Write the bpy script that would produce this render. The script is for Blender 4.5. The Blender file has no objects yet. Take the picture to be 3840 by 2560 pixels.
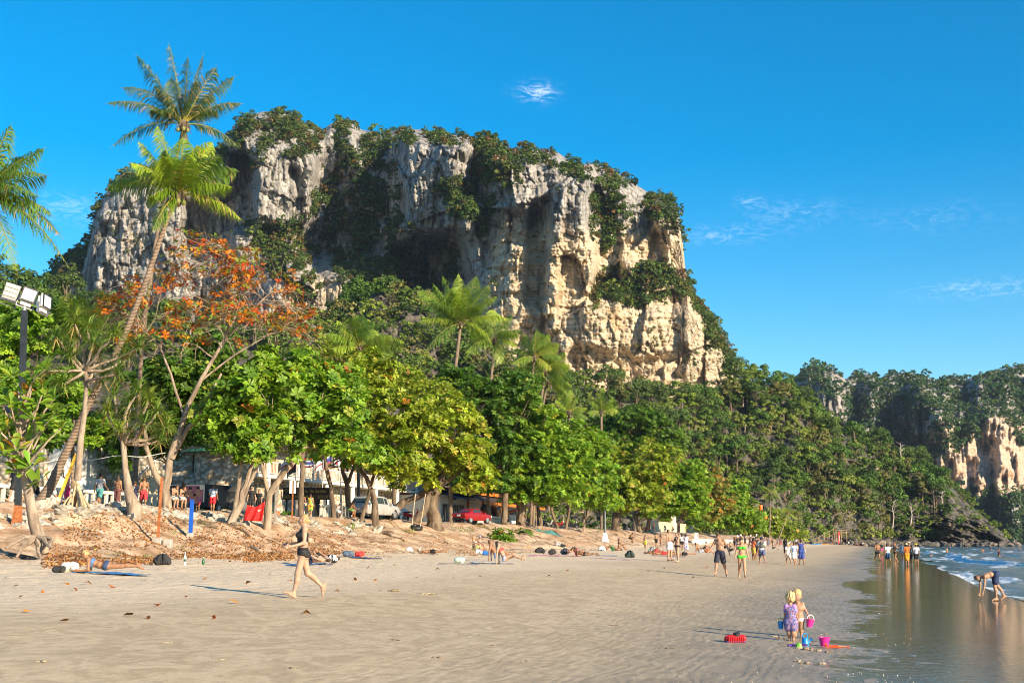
import bpy, bmesh, math, random
import numpy as np
from mathutils import Vector, Matrix
S = bpy.context.scene
COL = S.collection
rnd = random.Random(7)
R = math.radians
# ------------------------------------------------------------------ camera, sky, sun, exposure
FPX, HOR, CZ = 4800.0, 2031.0, 1.75            # focal length in photo pixels, horizon row, eye height
TH = math.atan((HOR - 1280) / FPX)
cam = bpy.data.cameras.new('camera'); cam.sensor_width = 36; cam.lens = FPX / 3840 * 36
cam.clip_start = .5; cam.clip_end = 20000
co = bpy.data.objects.new('camera', cam); COL.objects.link(co)
co.location = (0, 0, CZ); co.rotation_euler = (math.pi / 2 + TH, 0, 0); S.camera = co
SUN_AZ, SUN_EL = R(134), R(20)                  # azimuth clockwise from +Y
sd = Vector((math.sin(SUN_AZ) * math.cos(SUN_EL), math.cos(SUN_AZ) * math.cos(SUN_EL), math.sin(SUN_EL)))
world = bpy.data.worlds.new('World'); S.world = world; world.use_nodes = True
sun = bpy.data.lights.new('sun', 'SUN'); sun.energy = 5.0; sun.angle = R(.5); sun.color = (1, .82, .58)
so = bpy.data.objects.new('sun', sun); COL.objects.link(so)
so.rotation_euler = sd.to_track_quat('Z', 'Y').to_euler(); so.location = sd * 300
S.view_settings.view_transform = 'Standard'; S.view_settings.look = 'None'
S.view_settings.gamma = 1; S.view_settings.use_curve_mapping = False
S.view_settings.exposure = 0.95
S.render.engine = 'CYCLES'
cy = S.cycles; cy.max_bounces = 5; cy.diffuse_bounces = 3; cy.glossy_bounces = 3; cy.transmission_bounces = 4
cy.transparent_max_bounces = 6; cy.caustics_reflective = False; cy.caustics_refractive = False
cy.use_denoising = True; cy.use_adaptive_sampling = True; cy.adaptive_threshold = .01; cy.filter_width = 1.05
cy.sample_clamp_indirect = 6; cy.volume_bounces = 0

# ------------------------------------------------------------------ node helper
class NT:
    def __init__(s, tree): s.t = tree
    def n(s, typ, *ins, out=0, **kw):
        nd = s.t.nodes.new(typ)
        for k, v in kw.items():
            if k[0] == '_': s.put(nd.inputs[k[1:].replace('_', ' ')], v)
            else: setattr(nd, k, v)
        for i, v in enumerate(ins):
            if v is not None: s.put(nd.inputs[i], v)
        return nd.outputs[out]
    def put(s, sock, v):
        if hasattr(v, 'is_output') or isinstance(v, bpy.types.NodeSocket): s.t.links.new(v, sock)
        else:
            if hasattr(sock.default_value, '__len__') and not hasattr(v, '__len__'): v = [v] * len(sock.default_value)
            elif hasattr(v, '__len__') and len(sock.default_value) == 4 and len(v) == 3: v = tuple(v) + (1,)
            sock.default_value = v
    def math(s, op, a, b=None, c=None, clamp=False):
        nd = s.t.nodes.new('ShaderNodeMath'); nd.operation = op; nd.use_clamp = clamp
        for i, v in enumerate((a, b, c)):
            if v is not None: s.put(nd.inputs[i], v)
        return nd.outputs[0]
    def mix(s, f, a, b, mode='MIX'):
        nd = s.t.nodes.new('ShaderNodeMix'); nd.data_type = 'RGBA'; nd.blend_type = mode; nd.clamp_factor = True
        s.put(nd.inputs[0], f); s.put(nd.inputs[6], a); s.put(nd.inputs[7], b)
        return nd.outputs[2]
    def ramp(s, f, stops, interp='LINEAR'):
        nd = s.t.nodes.new('ShaderNodeValToRGB'); s.put(nd.inputs[0], f); cr = nd.color_ramp; cr.interpolation = interp
        while len(cr.elements) < len(stops): cr.elements.new(.5)
        for e, (p, c) in zip(cr.elements, stops):
            e.position = p; e.color = (c, c, c, 1) if not hasattr(c, '__len__') else tuple(c) + (1,) * (4 - len(c))
        return nd.outputs[0]
    def map(s, v, a, b, c=0., d=1., smooth=True):
        nd = s.t.nodes.new('ShaderNodeMapRange'); nd.interpolation_type = 'SMOOTHSTEP' if smooth else 'LINEAR'
        for i, x in enumerate((v, a, b, c, d)): s.put(nd.inputs[i], x)
        return nd.outputs[0]
    def noise(s, vec, scale, detail=4., rough=.55, dist=0., out=0):
        nd = s.t.nodes.new('ShaderNodeTexNoise')
        if vec is not None: s.put(nd.inputs['Vector'], vec)
        nd.inputs['Scale'].default_value = scale; nd.inputs['Detail'].default_value = detail
        nd.inputs['Roughness'].default_value = rough; nd.inputs['Distortion'].default_value = dist
        return nd.outputs[out]
    def scale(s, vec, xyz):
        nd = s.t.nodes.new('ShaderNodeVectorMath'); nd.operation = 'MULTIPLY'; s.put(nd.inputs[0], vec); s.put(nd.inputs[1], xyz)
        return nd.outputs[0]
    def dot(s, vec, xyz):
        nd = s.t.nodes.new('ShaderNodeVectorMath'); nd.operation = 'DOT_PRODUCT'; s.put(nd.inputs[0], vec); s.put(nd.inputs[1], xyz)
        return nd.outputs[1]
    def pos(s): return s.n('ShaderNodeNewGeometry')
    def obj(s): return s.n('ShaderNodeTexCoord', out=3)
    def attr(s, name, out=0): return s.n('ShaderNodeAttribute', out=out, attribute_name=name)
    def bump(s, h, strength=.5, dist=.1):
        nd = s.t.nodes.new('ShaderNodeBump'); nd.inputs['Strength'].default_value = strength; nd.inputs['Distance'].default_value = dist
        s.put(nd.inputs['Height'], h); return nd.outputs[0]
def material(name):
    m = bpy.data.materials.new(name); m.use_nodes = True; nt = NT(m.node_tree)
    b = m.node_tree.nodes['Principled BSDF']
    return m, nt, b
def setb(nt, b, col=None, rough=None, normal=None, spec=None, metal=None, **kw):
    for k, v in (('Base Color', col), ('Roughness', rough), ('Normal', normal), ('Specular IOR Level', spec), ('Metallic', metal)):
        if v is not None: nt.put(b.inputs[k], v)
    for k, v in kw.items(): nt.put(b.inputs[k.replace('_', ' ')], v)
_pm = {}
def paint(col, rough=.6, var=.12, scale=6., metal=0., bump=0., name=None):
    """plain material with a little procedural mottling"""
    key = (tuple(col), rough, var, scale, metal, bump)
    if key in _pm: return _pm[key]
    m, nt, b = material(name or 'paint'); o = nt.obj()
    nz = nt.noise(o, scale, 5.)
    c = nt.mix(nt.map(nz, .3, .7), tuple(x * (1 - var) for x in col), tuple(min(1, x * (1 + var)) for x in col))
    setb(nt, b, c, rough, metal=metal)
    if bump: setb(nt, b, normal=nt.bump(nt.noise(o, scale * 4, 4.), .6, bump))
    _pm[key] = m; return m

# ------------------------------------------------------------------ world: Nishita sky with thin wisps of cloud
def build_world():
    nt = NT(world.node_tree); bg = world.node_tree.nodes['Background']
    sky = world.node_tree.nodes.new('ShaderNodeTexSky'); sky.sky_type = 'NISHITA'; sky.sun_disc = False
    sky.sun_elevation = SUN_EL; sky.sun_rotation = SUN_AZ; sky.altitude = 0
    sky.air_density = 1.0; sky.dust_density = .15; sky.ozone_density = 3.0
    hs = world.node_tree.nodes.new('ShaderNodeHueSaturation'); hs.inputs['Saturation'].default_value = 1.5; hs.inputs['Hue'].default_value = .494
    world.node_tree.links.new(sky.outputs[0], hs.inputs['Color']); c = hs.outputs[0]
    d = nt.n('ShaderNodeTexCoord', out=0)
    def at(px, py):
        return Vector(ray(px, py)).normalized()
    cl = None
    up = Vector((0, 0, 1))
    for px, py, rx, ry, k in ((2010, 345, .013, .0062, .75), (2815, 755, .010, .006, .22), (2980, 800, .034, .010, .13), (2720, 880, .034, .007, .2), (3720, 1078, .045, .0065, .3), (300, 785, .04, .01, .22), (3500, 820, .05, .012, .08)):
        v = at(px, py); rt = v.cross(up).normalized(); u2 = rt.cross(v)
        a = nt.math('MULTIPLY', nt.dot(d, rt), 1 / rx); b = nt.math('MULTIPLY', nt.dot(d, u2), 1 / ry)
        r2 = nt.math('ADD', nt.math('MULTIPLY', a, a), nt.math('MULTIPLY', b, b))
        f = nt.math('MULTIPLY', nt.math('MULTIPLY', k, nt.math('POWER', 2.718, nt.math('MULTIPLY', r2, -1.1))), nt.map(nt.dot(d, v), 0, .5))
        cl = f if cl is None else nt.math('ADD', cl, f)
    nz = nt.noise(nt.scale(d, (1., 1., 2.6)), 62., 7., .7, 1.8)
    cl = nt.math('MULTIPLY', cl, nt.map(nz, .42, .72))
    c = nt.mix(cl, c, (8., 8.4, 9.))
    nt.put(bg.inputs[0], c); bg.inputs[1].default_value = .104
def ray(px, py):
    x = (px - 1920) / FPX; y = (1280 - py) / FPX
    return (x, math.cos(TH) - y * math.sin(TH), math.sin(TH) + y * math.cos(TH))
def W(px, py, Y):
    d = ray(px, py); k = Y / d[1]; return Vector((d[0] * k, Y, CZ + d[2] * k))
def Wn(px, py, Y):                                # numpy version
    x = (px - 1920) / FPX; y = (1280 - py) / FPX
    dy = math.cos(TH) - y * math.sin(TH); dz = math.sin(TH) + y * math.cos(TH); k = Y / dy
    return np.stack([x * k, Y + 0 * k, CZ + dz * k], -1)
build_world()

# ------------------------------------------------------------------ numpy noise
def _hash(ix, iy, iz, seed):
    h = (ix.astype(np.int64) * 374761393 + iy.astype(np.int64) * 668265263 + iz.astype(np.int64) * 2147483647 + seed * 974634777) & 0xffffffff
    h = ((h ^ (h >> 13)) * 1274126177) & 0xffffffff
    h = (h ^ (h >> 16)) & 0xffffffff
    h = (h * 2246822519) & 0xffffffff
    return ((h ^ (h >> 15)) & 0xffffff) / float(0xffffff)
def vnoise(x, y, seed=0):
    x = np.asarray(x, float); y = np.asarray(y, float)
    ix = np.floor(x); iy = np.floor(y); fx = x - ix; fy = y - iy
    fx = fx * fx * fx * (fx * (fx * 6 - 15) + 10); fy = fy * fy * fy * (fy * (fy * 6 - 15) + 10); z = np.zeros_like(ix)
    a = _hash(ix, iy, z, seed); b = _hash(ix + 1, iy, z, seed); c = _hash(ix, iy + 1, z, seed); d = _hash(ix + 1, iy + 1, z, seed)
    return (a * (1 - fx) + b * fx) * (1 - fy) + (c * (1 - fx) + d * fx) * fy
def fbm(x, y, seed=0, octv=4, gain=.5):
    s = 0; a = 1; t = 0
    for i in range(octv):
        s = s + a * vnoise(x, y, seed + i * 17); t += a; a *= gain; x = x * 2.03; y = y * 2.03
    return s / t
def sstep(a, b, x):
    t = np.clip((x - a) / (b - a), 0, 1); return t * t * (3 - 2 * t)
def inpoly(px, py, poly):
    r = np.zeros(px.shape, bool); n = len(poly); j = n - 1
    for i in range(n):
        xi, yi = poly[i]; xj, yj = poly[j]
        if yi != yj:
            r ^= ((yi > py) != (yj > py)) & (px < (xj - xi) * (py - yi) / (yj - yi) + xi)
        j = i
    return r

# ------------------------------------------------------------------ mesh helpers
def mesh_np(name, v, quads=None, tris=None, col=None, smooth=False, attrs=None):
    me = bpy.data.meshes.new(name); v = np.asarray(v, np.float32)
    q = np.zeros((0, 4), np.int32) if quads is None else np.asarray(quads, np.int32)
    t = np.zeros((0, 3), np.int32) if tris is None else np.asarray(tris, np.int32)
    me.vertices.add(len(v)); me.vertices.foreach_set('co', v.ravel())
    nl = q.size + t.size; me.loops.add(nl); me.loops.foreach_set('vertex_index', np.concatenate([q.ravel(), t.ravel()]))
    npoly = len(q) + len(t); me.polygons.add(npoly)
    st = np.concatenate([np.arange(len(q)) * 4, q.size + np.arange(len(t)) * 3]).astype(np.int32)
    me.polygons.foreach_set('loop_start', st)
    if smooth: me.polygons.foreach_set('use_smooth', np.ones(npoly, bool))
    if col is not None:
        a = me.attributes.new('Col', 'FLOAT_COLOR', 'POINT')
        c4 = np.ones((len(v), 4), np.float32); c4[:, :3] = col; a.data.foreach_set('color', c4.ravel())
    for k, x in (attrs or {}).items():
        a = me.attributes.new(k, 'FLOAT', 'POINT'); a.data.foreach_set('value', np.asarray(x, np.float32).ravel())
    me.update(calc_edges=True); me.validate(); return me
def grid_quads(nr, nc, keep=None):
    i = np.arange(nr * nc).reshape(nr, nc)
    q = np.stack([i[:-1, :-1], i[:-1, 1:], i[1:, 1:], i[1:, :-1]], -1).reshape(-1, 4)
    return q
def link(name, me, mat=None, parent=None, loc=None, rz=None):
    o = bpy.data.objects.new(name, me); COL.objects.link(o)
    if mat is not None and me is not None and len(me.materials) == 0: me.materials.append(mat)
    if parent is not None: o.parent = parent
    if loc is not None: o.location = loc
    if rz is not None: o.rotation_euler = (0, 0, rz)
    return o
def empty(name, loc=(0, 0, 0), rz=0.):
    o = bpy.data.objects.new(name, None); o.empty_display_size = .1; COL.objects.link(o); o.location = loc; o.rotation_euler = (0, 0, rz); return o
def tag(o, label, cat, group=None):
    o['label'] = label; o['category'] = cat
    if group: o['group'] = group
    return o
def struct(o): o['kind'] = 'structure'; return o
def stuff(o, label=None, cat=None):
    o['kind'] = 'stuff'
    if label: o['label'] = label; o['category'] = cat
    return o
class MB:
    """collects simple solids into one mesh"""
    def __init__(s): s.v = []; s.f = []
    def add(s, vs, fs):
        o = len(s.v); s.v += [tuple(x) for x in vs]; s.f += [tuple(i + o for i in f) for f in fs]; return s
    def box(s, c, d, rz=0., rx=0., ry=0.):
        m = Matrix.Rotation(rz, 3, 'Z') @ Matrix.Rotation(ry, 3, 'Y') @ Matrix.Rotation(rx, 3, 'X'); c = Vector(c)
        vs = [c + m @ Vector((x * d[0] / 2, y * d[1] / 2, z * d[2] / 2)) for x in (-1, 1) for y in (-1, 1) for z in (-1, 1)]
        return s.add(vs, [(0, 1, 3, 2), (4, 6, 7, 5), (0, 4, 5, 1), (2, 3, 7, 6), (0, 2, 6, 4), (1, 5, 7, 3)])
    def tube(s, pts, rad, n=8, cap=True):
        pts = [Vector(p) for p in pts]
        if not hasattr(rad, '__len__'): rad = [rad] * len(pts)
        o = len(s.v); up = None
        for i, p in enumerate(pts):
            t = (pts[min(i + 1, len(pts) - 1)] - pts[max(i - 1, 0)]).normalized()
            if up is None: up = t.orthogonal().normalized()
            up = (up - t * up.dot(t)).normalized(); w = t.cross(up)
            for k in range(n):
                a = 2 * math.pi * k / n; s.v.append(tuple(p + (up * math.cos(a) + w * math.sin(a)) * rad[i]))
        for i in range(len(pts) - 1):
            for k in range(n):
                a = o + i * n + k; b = o + i * n + (k + 1) % n; s.f.append((a, b, b + n, a + n))
        if cap:
            s.f.append(tuple(o + k for k in reversed(range(n)))); s.f.append(tuple(o + (len(pts) - 1) * n + k for k in range(n)))
        return s
    def lathe(s, prof, c=(0, 0, 0), n=16, cap=True):
        o = len(s.v); c = Vector(c)
        for r, z in prof:
            for k in range(n):
                a = 2 * math.pi * k / n; s.v.append((c.x + r * math.cos(a), c.y + r * math.sin(a), c.z + z))
        for i in range(len(prof) - 1):
            for k in range(n):
                a = o + i * n + k; b = o + i * n + (k + 1) % n; s.f.append((a, b, b + n, a + n))
        if cap:
            s.f.append(tuple(o + k for k in reversed(range(n)))); s.f.append(tuple(o + (len(prof) - 1) * n + k for k in range(n)))
        return s
    def prism(s, poly, y0, y1, axis='Y'):
        """poly in (x,z) extruded along y"""
        n = len(poly); vs = [(x, y0, z) for x, z in poly] + [(x, y1, z) for x, z in poly]
        if axis == 'X': vs = [(y, x, z) for x, y, z in vs]
        if axis == 'Z': vs = [(x, z, y) for x, y, z in vs]
        return s.add(vs, [tuple(range(n))[::-1], tuple(range(n, 2 * n))] + [(i, (i + 1) % n, (i + 1) % n + n, i + n) for i in range(n)])
    def ball(s, c, r, nu=10, nv=6):
        rx, ry, rz = (r, r, r) if not hasattr(r, '__len__') else r
        o = len(s.v); c = Vector(c)
        s.v.append((c.x, c.y, c.z - rz))
        for i in range(1, nv):
            a = -math.pi / 2 + math.pi * i / nv
            for k in range(nu):
                b = 2 * math.pi * k / nu; s.v.append((c.x + rx * math.cos(a) * math.cos(b), c.y + ry * math.cos(a) * math.sin(b), c.z + rz * math.sin(a)))
        s.v.append((c.x, c.y, c.z + rz)); top = len(s.v) - 1
        for k in range(nu):
            s.f.append((o, o + 1 + (k + 1) % nu, o + 1 + k)); e = o + 1 + (nv - 2) * nu; s.f.append((e + k, e + (k + 1) % nu, top))
        for i in range(nv - 2):
            for k in range(nu):
                a = o + 1 + i * nu + k; b = o + 1 + i * nu + (k + 1) % nu; s.f.append((a, b, b + nu, a + nu))
        return s
    def mesh(s, name='mesh', smooth=False, bevel=0.):
        me = bpy.data.meshes.new(name); me.from_pydata(s.v, [], s.f)
        bm = bmesh.new(); bm.from_mesh(me); bmesh.ops.recalc_face_normals(bm, faces=bm.faces)
        if bevel:
            ed = [e for e in bm.edges if len(e.link_faces) == 2 and e.calc_face_angle(0) > .6]
            bmesh.ops.bevel(bm, geom=ed, offset=bevel, segments=2, affect='EDGES', profile=.6)
        bm.to_mesh(me); bm.free()
        if smooth:
            for p in me.polygons: p.use_smooth = True
            try: me.set_sharp_from_angle(angle=R(40))
            except Exception: pass
        return me
    def build(s, name, mat, parent=None, smooth=False, loc=None, rz=None, bevel=0.):
        return link(name, s.mesh(name, smooth, bevel), mat, parent, loc, rz)

# ------------------------------------------------------------------ the lie of the land
SH = (-1 / 1.0385, .28 / 1.0385); SH0 = -.6 / 1.0385       # s = metres up the beach from the wet edge
PS = np.array([-4000, -60, -12, -5, -2, 0, 5, 10.6, 15, 25, 28.5, 31, 33.5, 36.5, 38, 200, 4000.])
PZ = np.array([-60, -2.6, -.62, -.16, -.06, 0, .2, .62, .8, 1., 1.15, 1.75, 2.55, 3.4, 3.55, 3.6, 3.6])
def sof(X, Y): return SH[0] * np.asarray(X, float) + SH[1] * np.asarray(Y, float) + SH0
def tof(X, Y): return .2696 * np.asarray(X, float) + .9629 * np.asarray(Y, float)
def ground(X, Y):
    s = sof(X, Y); t = tof(X, Y)
    emb = sstep(25, 29, s) * (1 - sstep(38, 42, s))
    s2 = s + emb * ((fbm(t / 9, s / 7, 3) - .5) * 5.0 + (fbm(t / 2.2, s / 1.6, 9) - .5) * 1.5)
    z = np.interp(s2, PS, PZ)
    z = z + emb * (fbm(t / 1.3, s / .9, 21, 3) - .5) * .42
    z = z + sstep(14, 20, s) * (1 - sstep(37, 39, s)) * (fbm(t / 1.1, s / .8, 31, 3) - .5) * .12
    z = z + (fbm(t / 6, s / 2.5, 41, 3) - .5) * .05 * sstep(-6, 4, s) * (1 - sstep(37, 39, s))
    return z
def G(px, py):
    """the point of the ground that the photo shows at px, py"""
    d = ray(px, py); Ya = 8. * 1.003 ** np.arange(1500); ka = Ya / d[1]; hit = np.flatnonzero(CZ + d[2] * ka < ground(d[0] * ka, Ya)); Y = float(Ya[hit[0] if len(hit) else -1])
    k = Y / d[1]; return Vector((d[0] * k, Y, float(ground(d[0] * k, Y))))
def GD(px, Y):
    x = (px - 1920) / FPX * Y; return Vector((x, Y, float(ground(x, Y))))
# ------------------------------------------------------------------ ground
def sand_material():
    m, nt, b = material('sand'); P = nt.pos()
    s = nt.math('ADD', nt.dot(P, (SH[0], SH[1], 0)), SH0); t = nt.dot(P, (.2696, .9629, 0))
    st = nt.n('ShaderNodeCombineXYZ', s, t, 0.)
    big = nt.noise(nt.scale(st, (.16, .055, 1)), 1., 3., .55, .4)
    mid = nt.noise(nt.scale(st, (.9, .5, 1)), 1., 4., .6, 1.2)
    fine = nt.noise(P, 9., 4., .65)
    spk = nt.noise(P, 55., 3., .7)
    sw = nt.math('ADD', s, nt.math('ADD', nt.math('MULTIPLY', nt.math('SUBTRACT', big, .5), 7.), nt.math('MULTIPLY', nt.math('SUBTRACT', mid, .5), 2.2)))
    dry = nt.map(sw, 3.5, 17.)
    wet_c = nt.mix(nt.map(mid, .35, .65), (.29, .23, .155), (.37, .295, .2))
    mid_c = nt.mix(nt.map(nt.noise(nt.scale(st, (1.5, .9, 1)), 1., 4., .65, 2.), .4, .6), (.47, .355, .22), (.6, .465, .3))
    dry_c = nt.mix(nt.map(fine, .3, .7), (.68, .52, .34), (.86, .69, .48))
    c = nt.mix(nt.map(sw, .5, 5.), wet_c, mid_c); c = nt.mix(nt.map(sw, 9., 15.), c, dry_c)
    earth = nt.mix(nt.map(nt.noise(P, .8, 6., .65), .35, .65), (.34, .2, .11), (.64, .47, .32))
    earth = nt.mix(nt.map(nt.noise(P, 3.5, 5., .7), .58, .72), earth, (.16, .095, .05))
    c = nt.mix(nt.map(sw, 26., 29.), c, earth)
    c = nt.mix(nt.map(s, 37.5, 38.5), c, (.2, .185, .16))
    c = nt.mix(nt.map(fine, .25, .75, 0., .35), c, nt.mix(.5, c, (.12, .09, .06)))
    # thin film of water in an uneven, patchy edge
    e = nt.math('ADD', nt.math('MULTIPLY', nt.math('SUBTRACT', nt.noise(nt.scale(st, (.22, .1, 1)), 1., 3., .5, .8), .5), 6.), nt.math('MULTIPLY', nt.math('SUBTRACT', nt.noise(nt.scale(st, (1.1, 1.3, 1)), 1., 4., .6, 1.6), .5), 3.2))
    film = nt.map(nt.math('ADD', s, e), .1, -.25)
    hmp = nt.map(nt.math('ADD', s, nt.math('MULTIPLY', e, .8)), 6.5, -1.)
    c = nt.mix(nt.math('MULTIPLY', film, .55), c, (.075, .052, .026))
    rough = nt.math('ADD', nt.math('MULTIPLY', hmp, -.42), .85)
    rough = nt.mix(film, rough, .07)
    shell = nt.map(nt.noise(P, 31., 1., .5), .735, .76)
    shell = nt.math('MULTIPLY', shell, nt.map(nt.noise(nt.scale(st, (.35, .2, 1)), 1., 3.), .5, .62))
    shell = nt.math('MULTIPLY', shell, nt.map(s, 9., 3.))
    c = nt.mix(shell, c, (.75, .7, .62))
    rip = nt.n('ShaderNodeTexWave', None, wave_type='BANDS', bands_direction='X', _Scale=1.3, _Distortion=11., _Detail=3., _Detail_Scale=1.4, _Vector=nt.scale(st, (1.1, .45, 1)), out=1)
    foot = nt.noise(nt.scale(st, (2.4, 1.9, 1)), 1., 3., .6, .3)
    h = nt.math('ADD', nt.math('MULTIPLY', rip, nt.map(sw, 2., 9., .0045, .0005)), nt.math('ADD', nt.math('MULTIPLY', fine, .012), nt.math('MULTIPLY', spk, .005)))
    h = nt.math('ADD', h, nt.math('MULTIPLY', foot, nt.map(sw, 6., 17., .004, .09)))
    h = nt.math('MULTIPLY', h, nt.map(film, 0., 1., 1., .06))
    rp = nt.noise(nt.scale(st, (2.2, 1.6, 1)), 3.2, 4., .6, .8)
    h = nt.math('ADD', h, nt.math('MULTIPLY', nt.math('MULTIPLY', rp, film), nt.map(s, -4.5, -1.5, .001, .0045)))
    setb(nt, b, c, rough, nt.bump(h, 1., 1.), spec=nt.mix(film, .28, .5))
    return m
def build_ground():
    s = np.concatenate([np.linspace(-3500, -60, 14), np.linspace(-55, -12, 12), np.arange(-11, 14, .5), np.arange(14, 40, .22), np.linspace(40.5, 80, 24), np.linspace(90, 3500, 14)])
    t = [-60.]
    while t[-1] < 12: t.append(t[-1] + 4)
    while t[-1] < 700: t.append(t[-1] + max(.16, .0065 * t[-1]))
    while t[-1] < 9000: t.append(t[-1] * 1.25)
    t = np.array(t); Sg, Tg = np.meshgrid(s, t)
    # invert s,t -> X,Y
    A = np.array([[SH[0], SH[1]], [.2696, .9629]]); Ai = np.linalg.inv(A)
    X = Ai[0, 0] * (Sg - SH0) + Ai[0, 1] * Tg; Y = Ai[1, 0] * (Sg - SH0) + Ai[1, 1] * Tg
    Z = ground(X, Y)
    me = mesh_np('ground', np.stack([X, Y, Z], -1).reshape(-1, 3), grid_quads(*X.shape)[:, ::-1], smooth=True)
    struct(link('ground', me, sand_material()))
build_ground()

# ------------------------------------------------------------------ sea
def build_sea():
    m, nt, b = material('sea_water'); P = nt.pos(); foam = nt.attr('foam', 2)
    st = nt.n('ShaderNodeCombineXYZ', nt.math('ADD', nt.dot(P, (SH[0], SH[1], 0)), SH0), nt.dot(P, (.2696, .9629, 0)), 0.)
    nz = nt.noise(nt.scale(st, (1.8, 1.3, 1)), 2.4, 6., .75, .6)
    f = nt.map(nt.math('ADD', foam, nt.math('MULTIPLY', nt.math('SUBTRACT', nz, .5), 2.2)), .5, .66)
    s = nt.math('ADD', nt.dot(P, (SH[0], SH[1], 0)), SH0)
    deep = nt.mix(nt.map(s, -6., -40.), (.1, .15, .14), (.0, .11, .2))
    c = nt.mix(f, deep, (.82, .84, .84))
    h = nt.math('ADD', nt.math('MULTIPLY', nt.noise(nt.scale(st, (.7, .22, 1)), 1.2, 5., .6, .5), .5), nt.math('MULTIPLY', nt.noise(nt.scale(st, (3., 1.4, 1)), 1.5, 4., .6), .06))
    setb(nt, b, c, nt.mix(f, .09, .7), nt.bump(h, .9, 1.), IOR=1.33)
    sg = -np.concatenate([np.arange(3.6, 34, .22), np.geomspace(34, 7000, 120)])
    t = [-20.]
    while t[-1] < 10: t.append(t[-1] + 2)
    while t[-1] < 700: t.append(t[-1] + max(.3, .007 * t[-1]))
    while t[-1] < 9000: t.append(t[-1] * 1.12)
    t = np.array(t); Sg, Tg = np.meshgrid(sg, t)
    A = np.linalg.inv(np.array([[SH[0], SH[1]], [.2696, .9629]]))
    X = A[0, 0] * (Sg - SH0) + A[0, 1] * Tg; Y = A[1, 0] * (Sg - SH0) + A[1, 1] * Tg
    far = np.clip(-Sg, 0, None)
    Z = -.10 + 0 * X; foamv = np.zeros_like(X)
    edge = -5.2 + (fbm(Tg / 14, Tg * 0, 5) - .5) * 3.2 + (fbm(Tg / 3, Tg * 0 + 3, 6) - .5) * .8      # water's edge
    Z = Z - .06 + .06 * sstep(0, 3, edge - Sg)
    foamv += .62 * np.exp(-((Sg - edge + .35) / .4) ** 2)
    for k, (s0, amp, wd) in enumerate(((-7.6, .16, .55), (-10.6, .3, .75), (-14.5, .26, .9), (-19, .3, 1.1), (-25, .24, 1.3))):
        ln = s0 + (fbm(Tg / 26, Tg * 0 + k, 11 + k, 3) - .5) * 6.5
        a = sstep(.4, .62, fbm(Tg / 17, Tg * 0 + k * 3.7, 51 + k, 3)) * amp
        u = Sg - ln
        Z += a * np.exp(-(np.where(u > 0, u / (wd * .5), u / (wd * 1.7))) ** 2)
        foamv += (a / amp) * np.clip(.95 * np.exp(-((u - wd * .55) / (wd * .75)) ** 2), 0, 1) * (1 - .45 * (k > 2))
    Z += (fbm(Tg / 5, Sg / 2.2, 71, 3) - .5) * .16 * sstep(6, 12, far) * (1 - sstep(200, 600, far))
    foamv += .26 * (fbm(Tg / 8, Sg / 3, 81, 3) - .35) * sstep(16, 7, far) + .12 * sstep(.6, .75, fbm(Tg / 6, Sg / 4, 91, 3)) * sstep(90, 20, far) * 2
    keep = (Sg < edge + .3)
    q = grid_quads(*X.shape)[:, ::-1]; q = q[keep.ravel()[q].all(1)]
    me = mesh_np('sea', np.stack([X, Y, Z], -1).reshape(-1, 3), q, smooth=True, attrs={'foam': foamv})
    struct(link('sea', me, m))
build_sea()

# ------------------------------------------------------------------ limestone massif
def rock_material(name, greyc, palec, ochre, orange):
    m, nt, b = material(name); P = nt.pos(); oc = nt.attr('ochre', 2)
    v = nt.noise(nt.scale(P, (1, 1, .09)), .22, 7., .68, .9)              # vertical runs
    v2 = nt.noise(nt.scale(P, (1, 1, .12)), .75, 5., .65, .5)
    h = nt.noise(nt.scale(P, (.1, .1, 1)), .9, 6., .65, .8)               # bedding
    bl = nt.noise(P, .06, 6., .62)
    f = nt.math('ADD', oc, nt.math('MULTIPLY', nt.math('SUBTRACT', bl, .5), .9))
    grey = nt.mix(nt.map(v, .36, .62), greyc, palec)
    och = nt.mix(nt.map(nt.math('ADD', nt.math('MULTIPLY', h, .5), nt.math('MULTIPLY', v, .5)), .36, .6), ochre, tuple(min(1, x * 1.55) for x in ochre))
    c = nt.mix(nt.map(f, .35, .65), grey, och)
    c = nt.mix(nt.math('MULTIPLY', nt.map(nt.noise(P, .045, 5., .6), .56, .7), nt.map(f, .4, .7)), c, orange)
    c = nt.mix(nt.math('MULTIPLY', nt.map(v2, .56, .7), nt.map(f, .9, .2, .15, .85)), c, tuple(x * .32 for x in greyc))
    c = nt.mix(nt.map(nt.noise(P, .35, 5., .7), .64, .74), c, (.05, .06, .035))
    c = nt.mix(nt.math('MULTIPLY', nt.map(nt.noise(nt.scale(P, (.05, .05, 1)), 1.5, 4., .6, .5), .54, .62), nt.map(f, .3, .7, .12, .5)), c, (.13, .1, .07))
    hh = nt.math('ADD', nt.math('MULTIPLY', v, 1.5), nt.math('ADD', nt.math('MULTIPLY', h, nt.map(f, .2, .7, .3, 1.5)), nt.math('MULTIPLY', nt.noise(P, .6, 6., .7), 1.6)))
    setb(nt, b, c, .95, nt.bump(hh, .9, 1.2), spec=.1)
    return m
def interp(x, pts, col=1):
    p = np.array(pts, float); return np.interp(x, p[:, 0], p[:, col])
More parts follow.
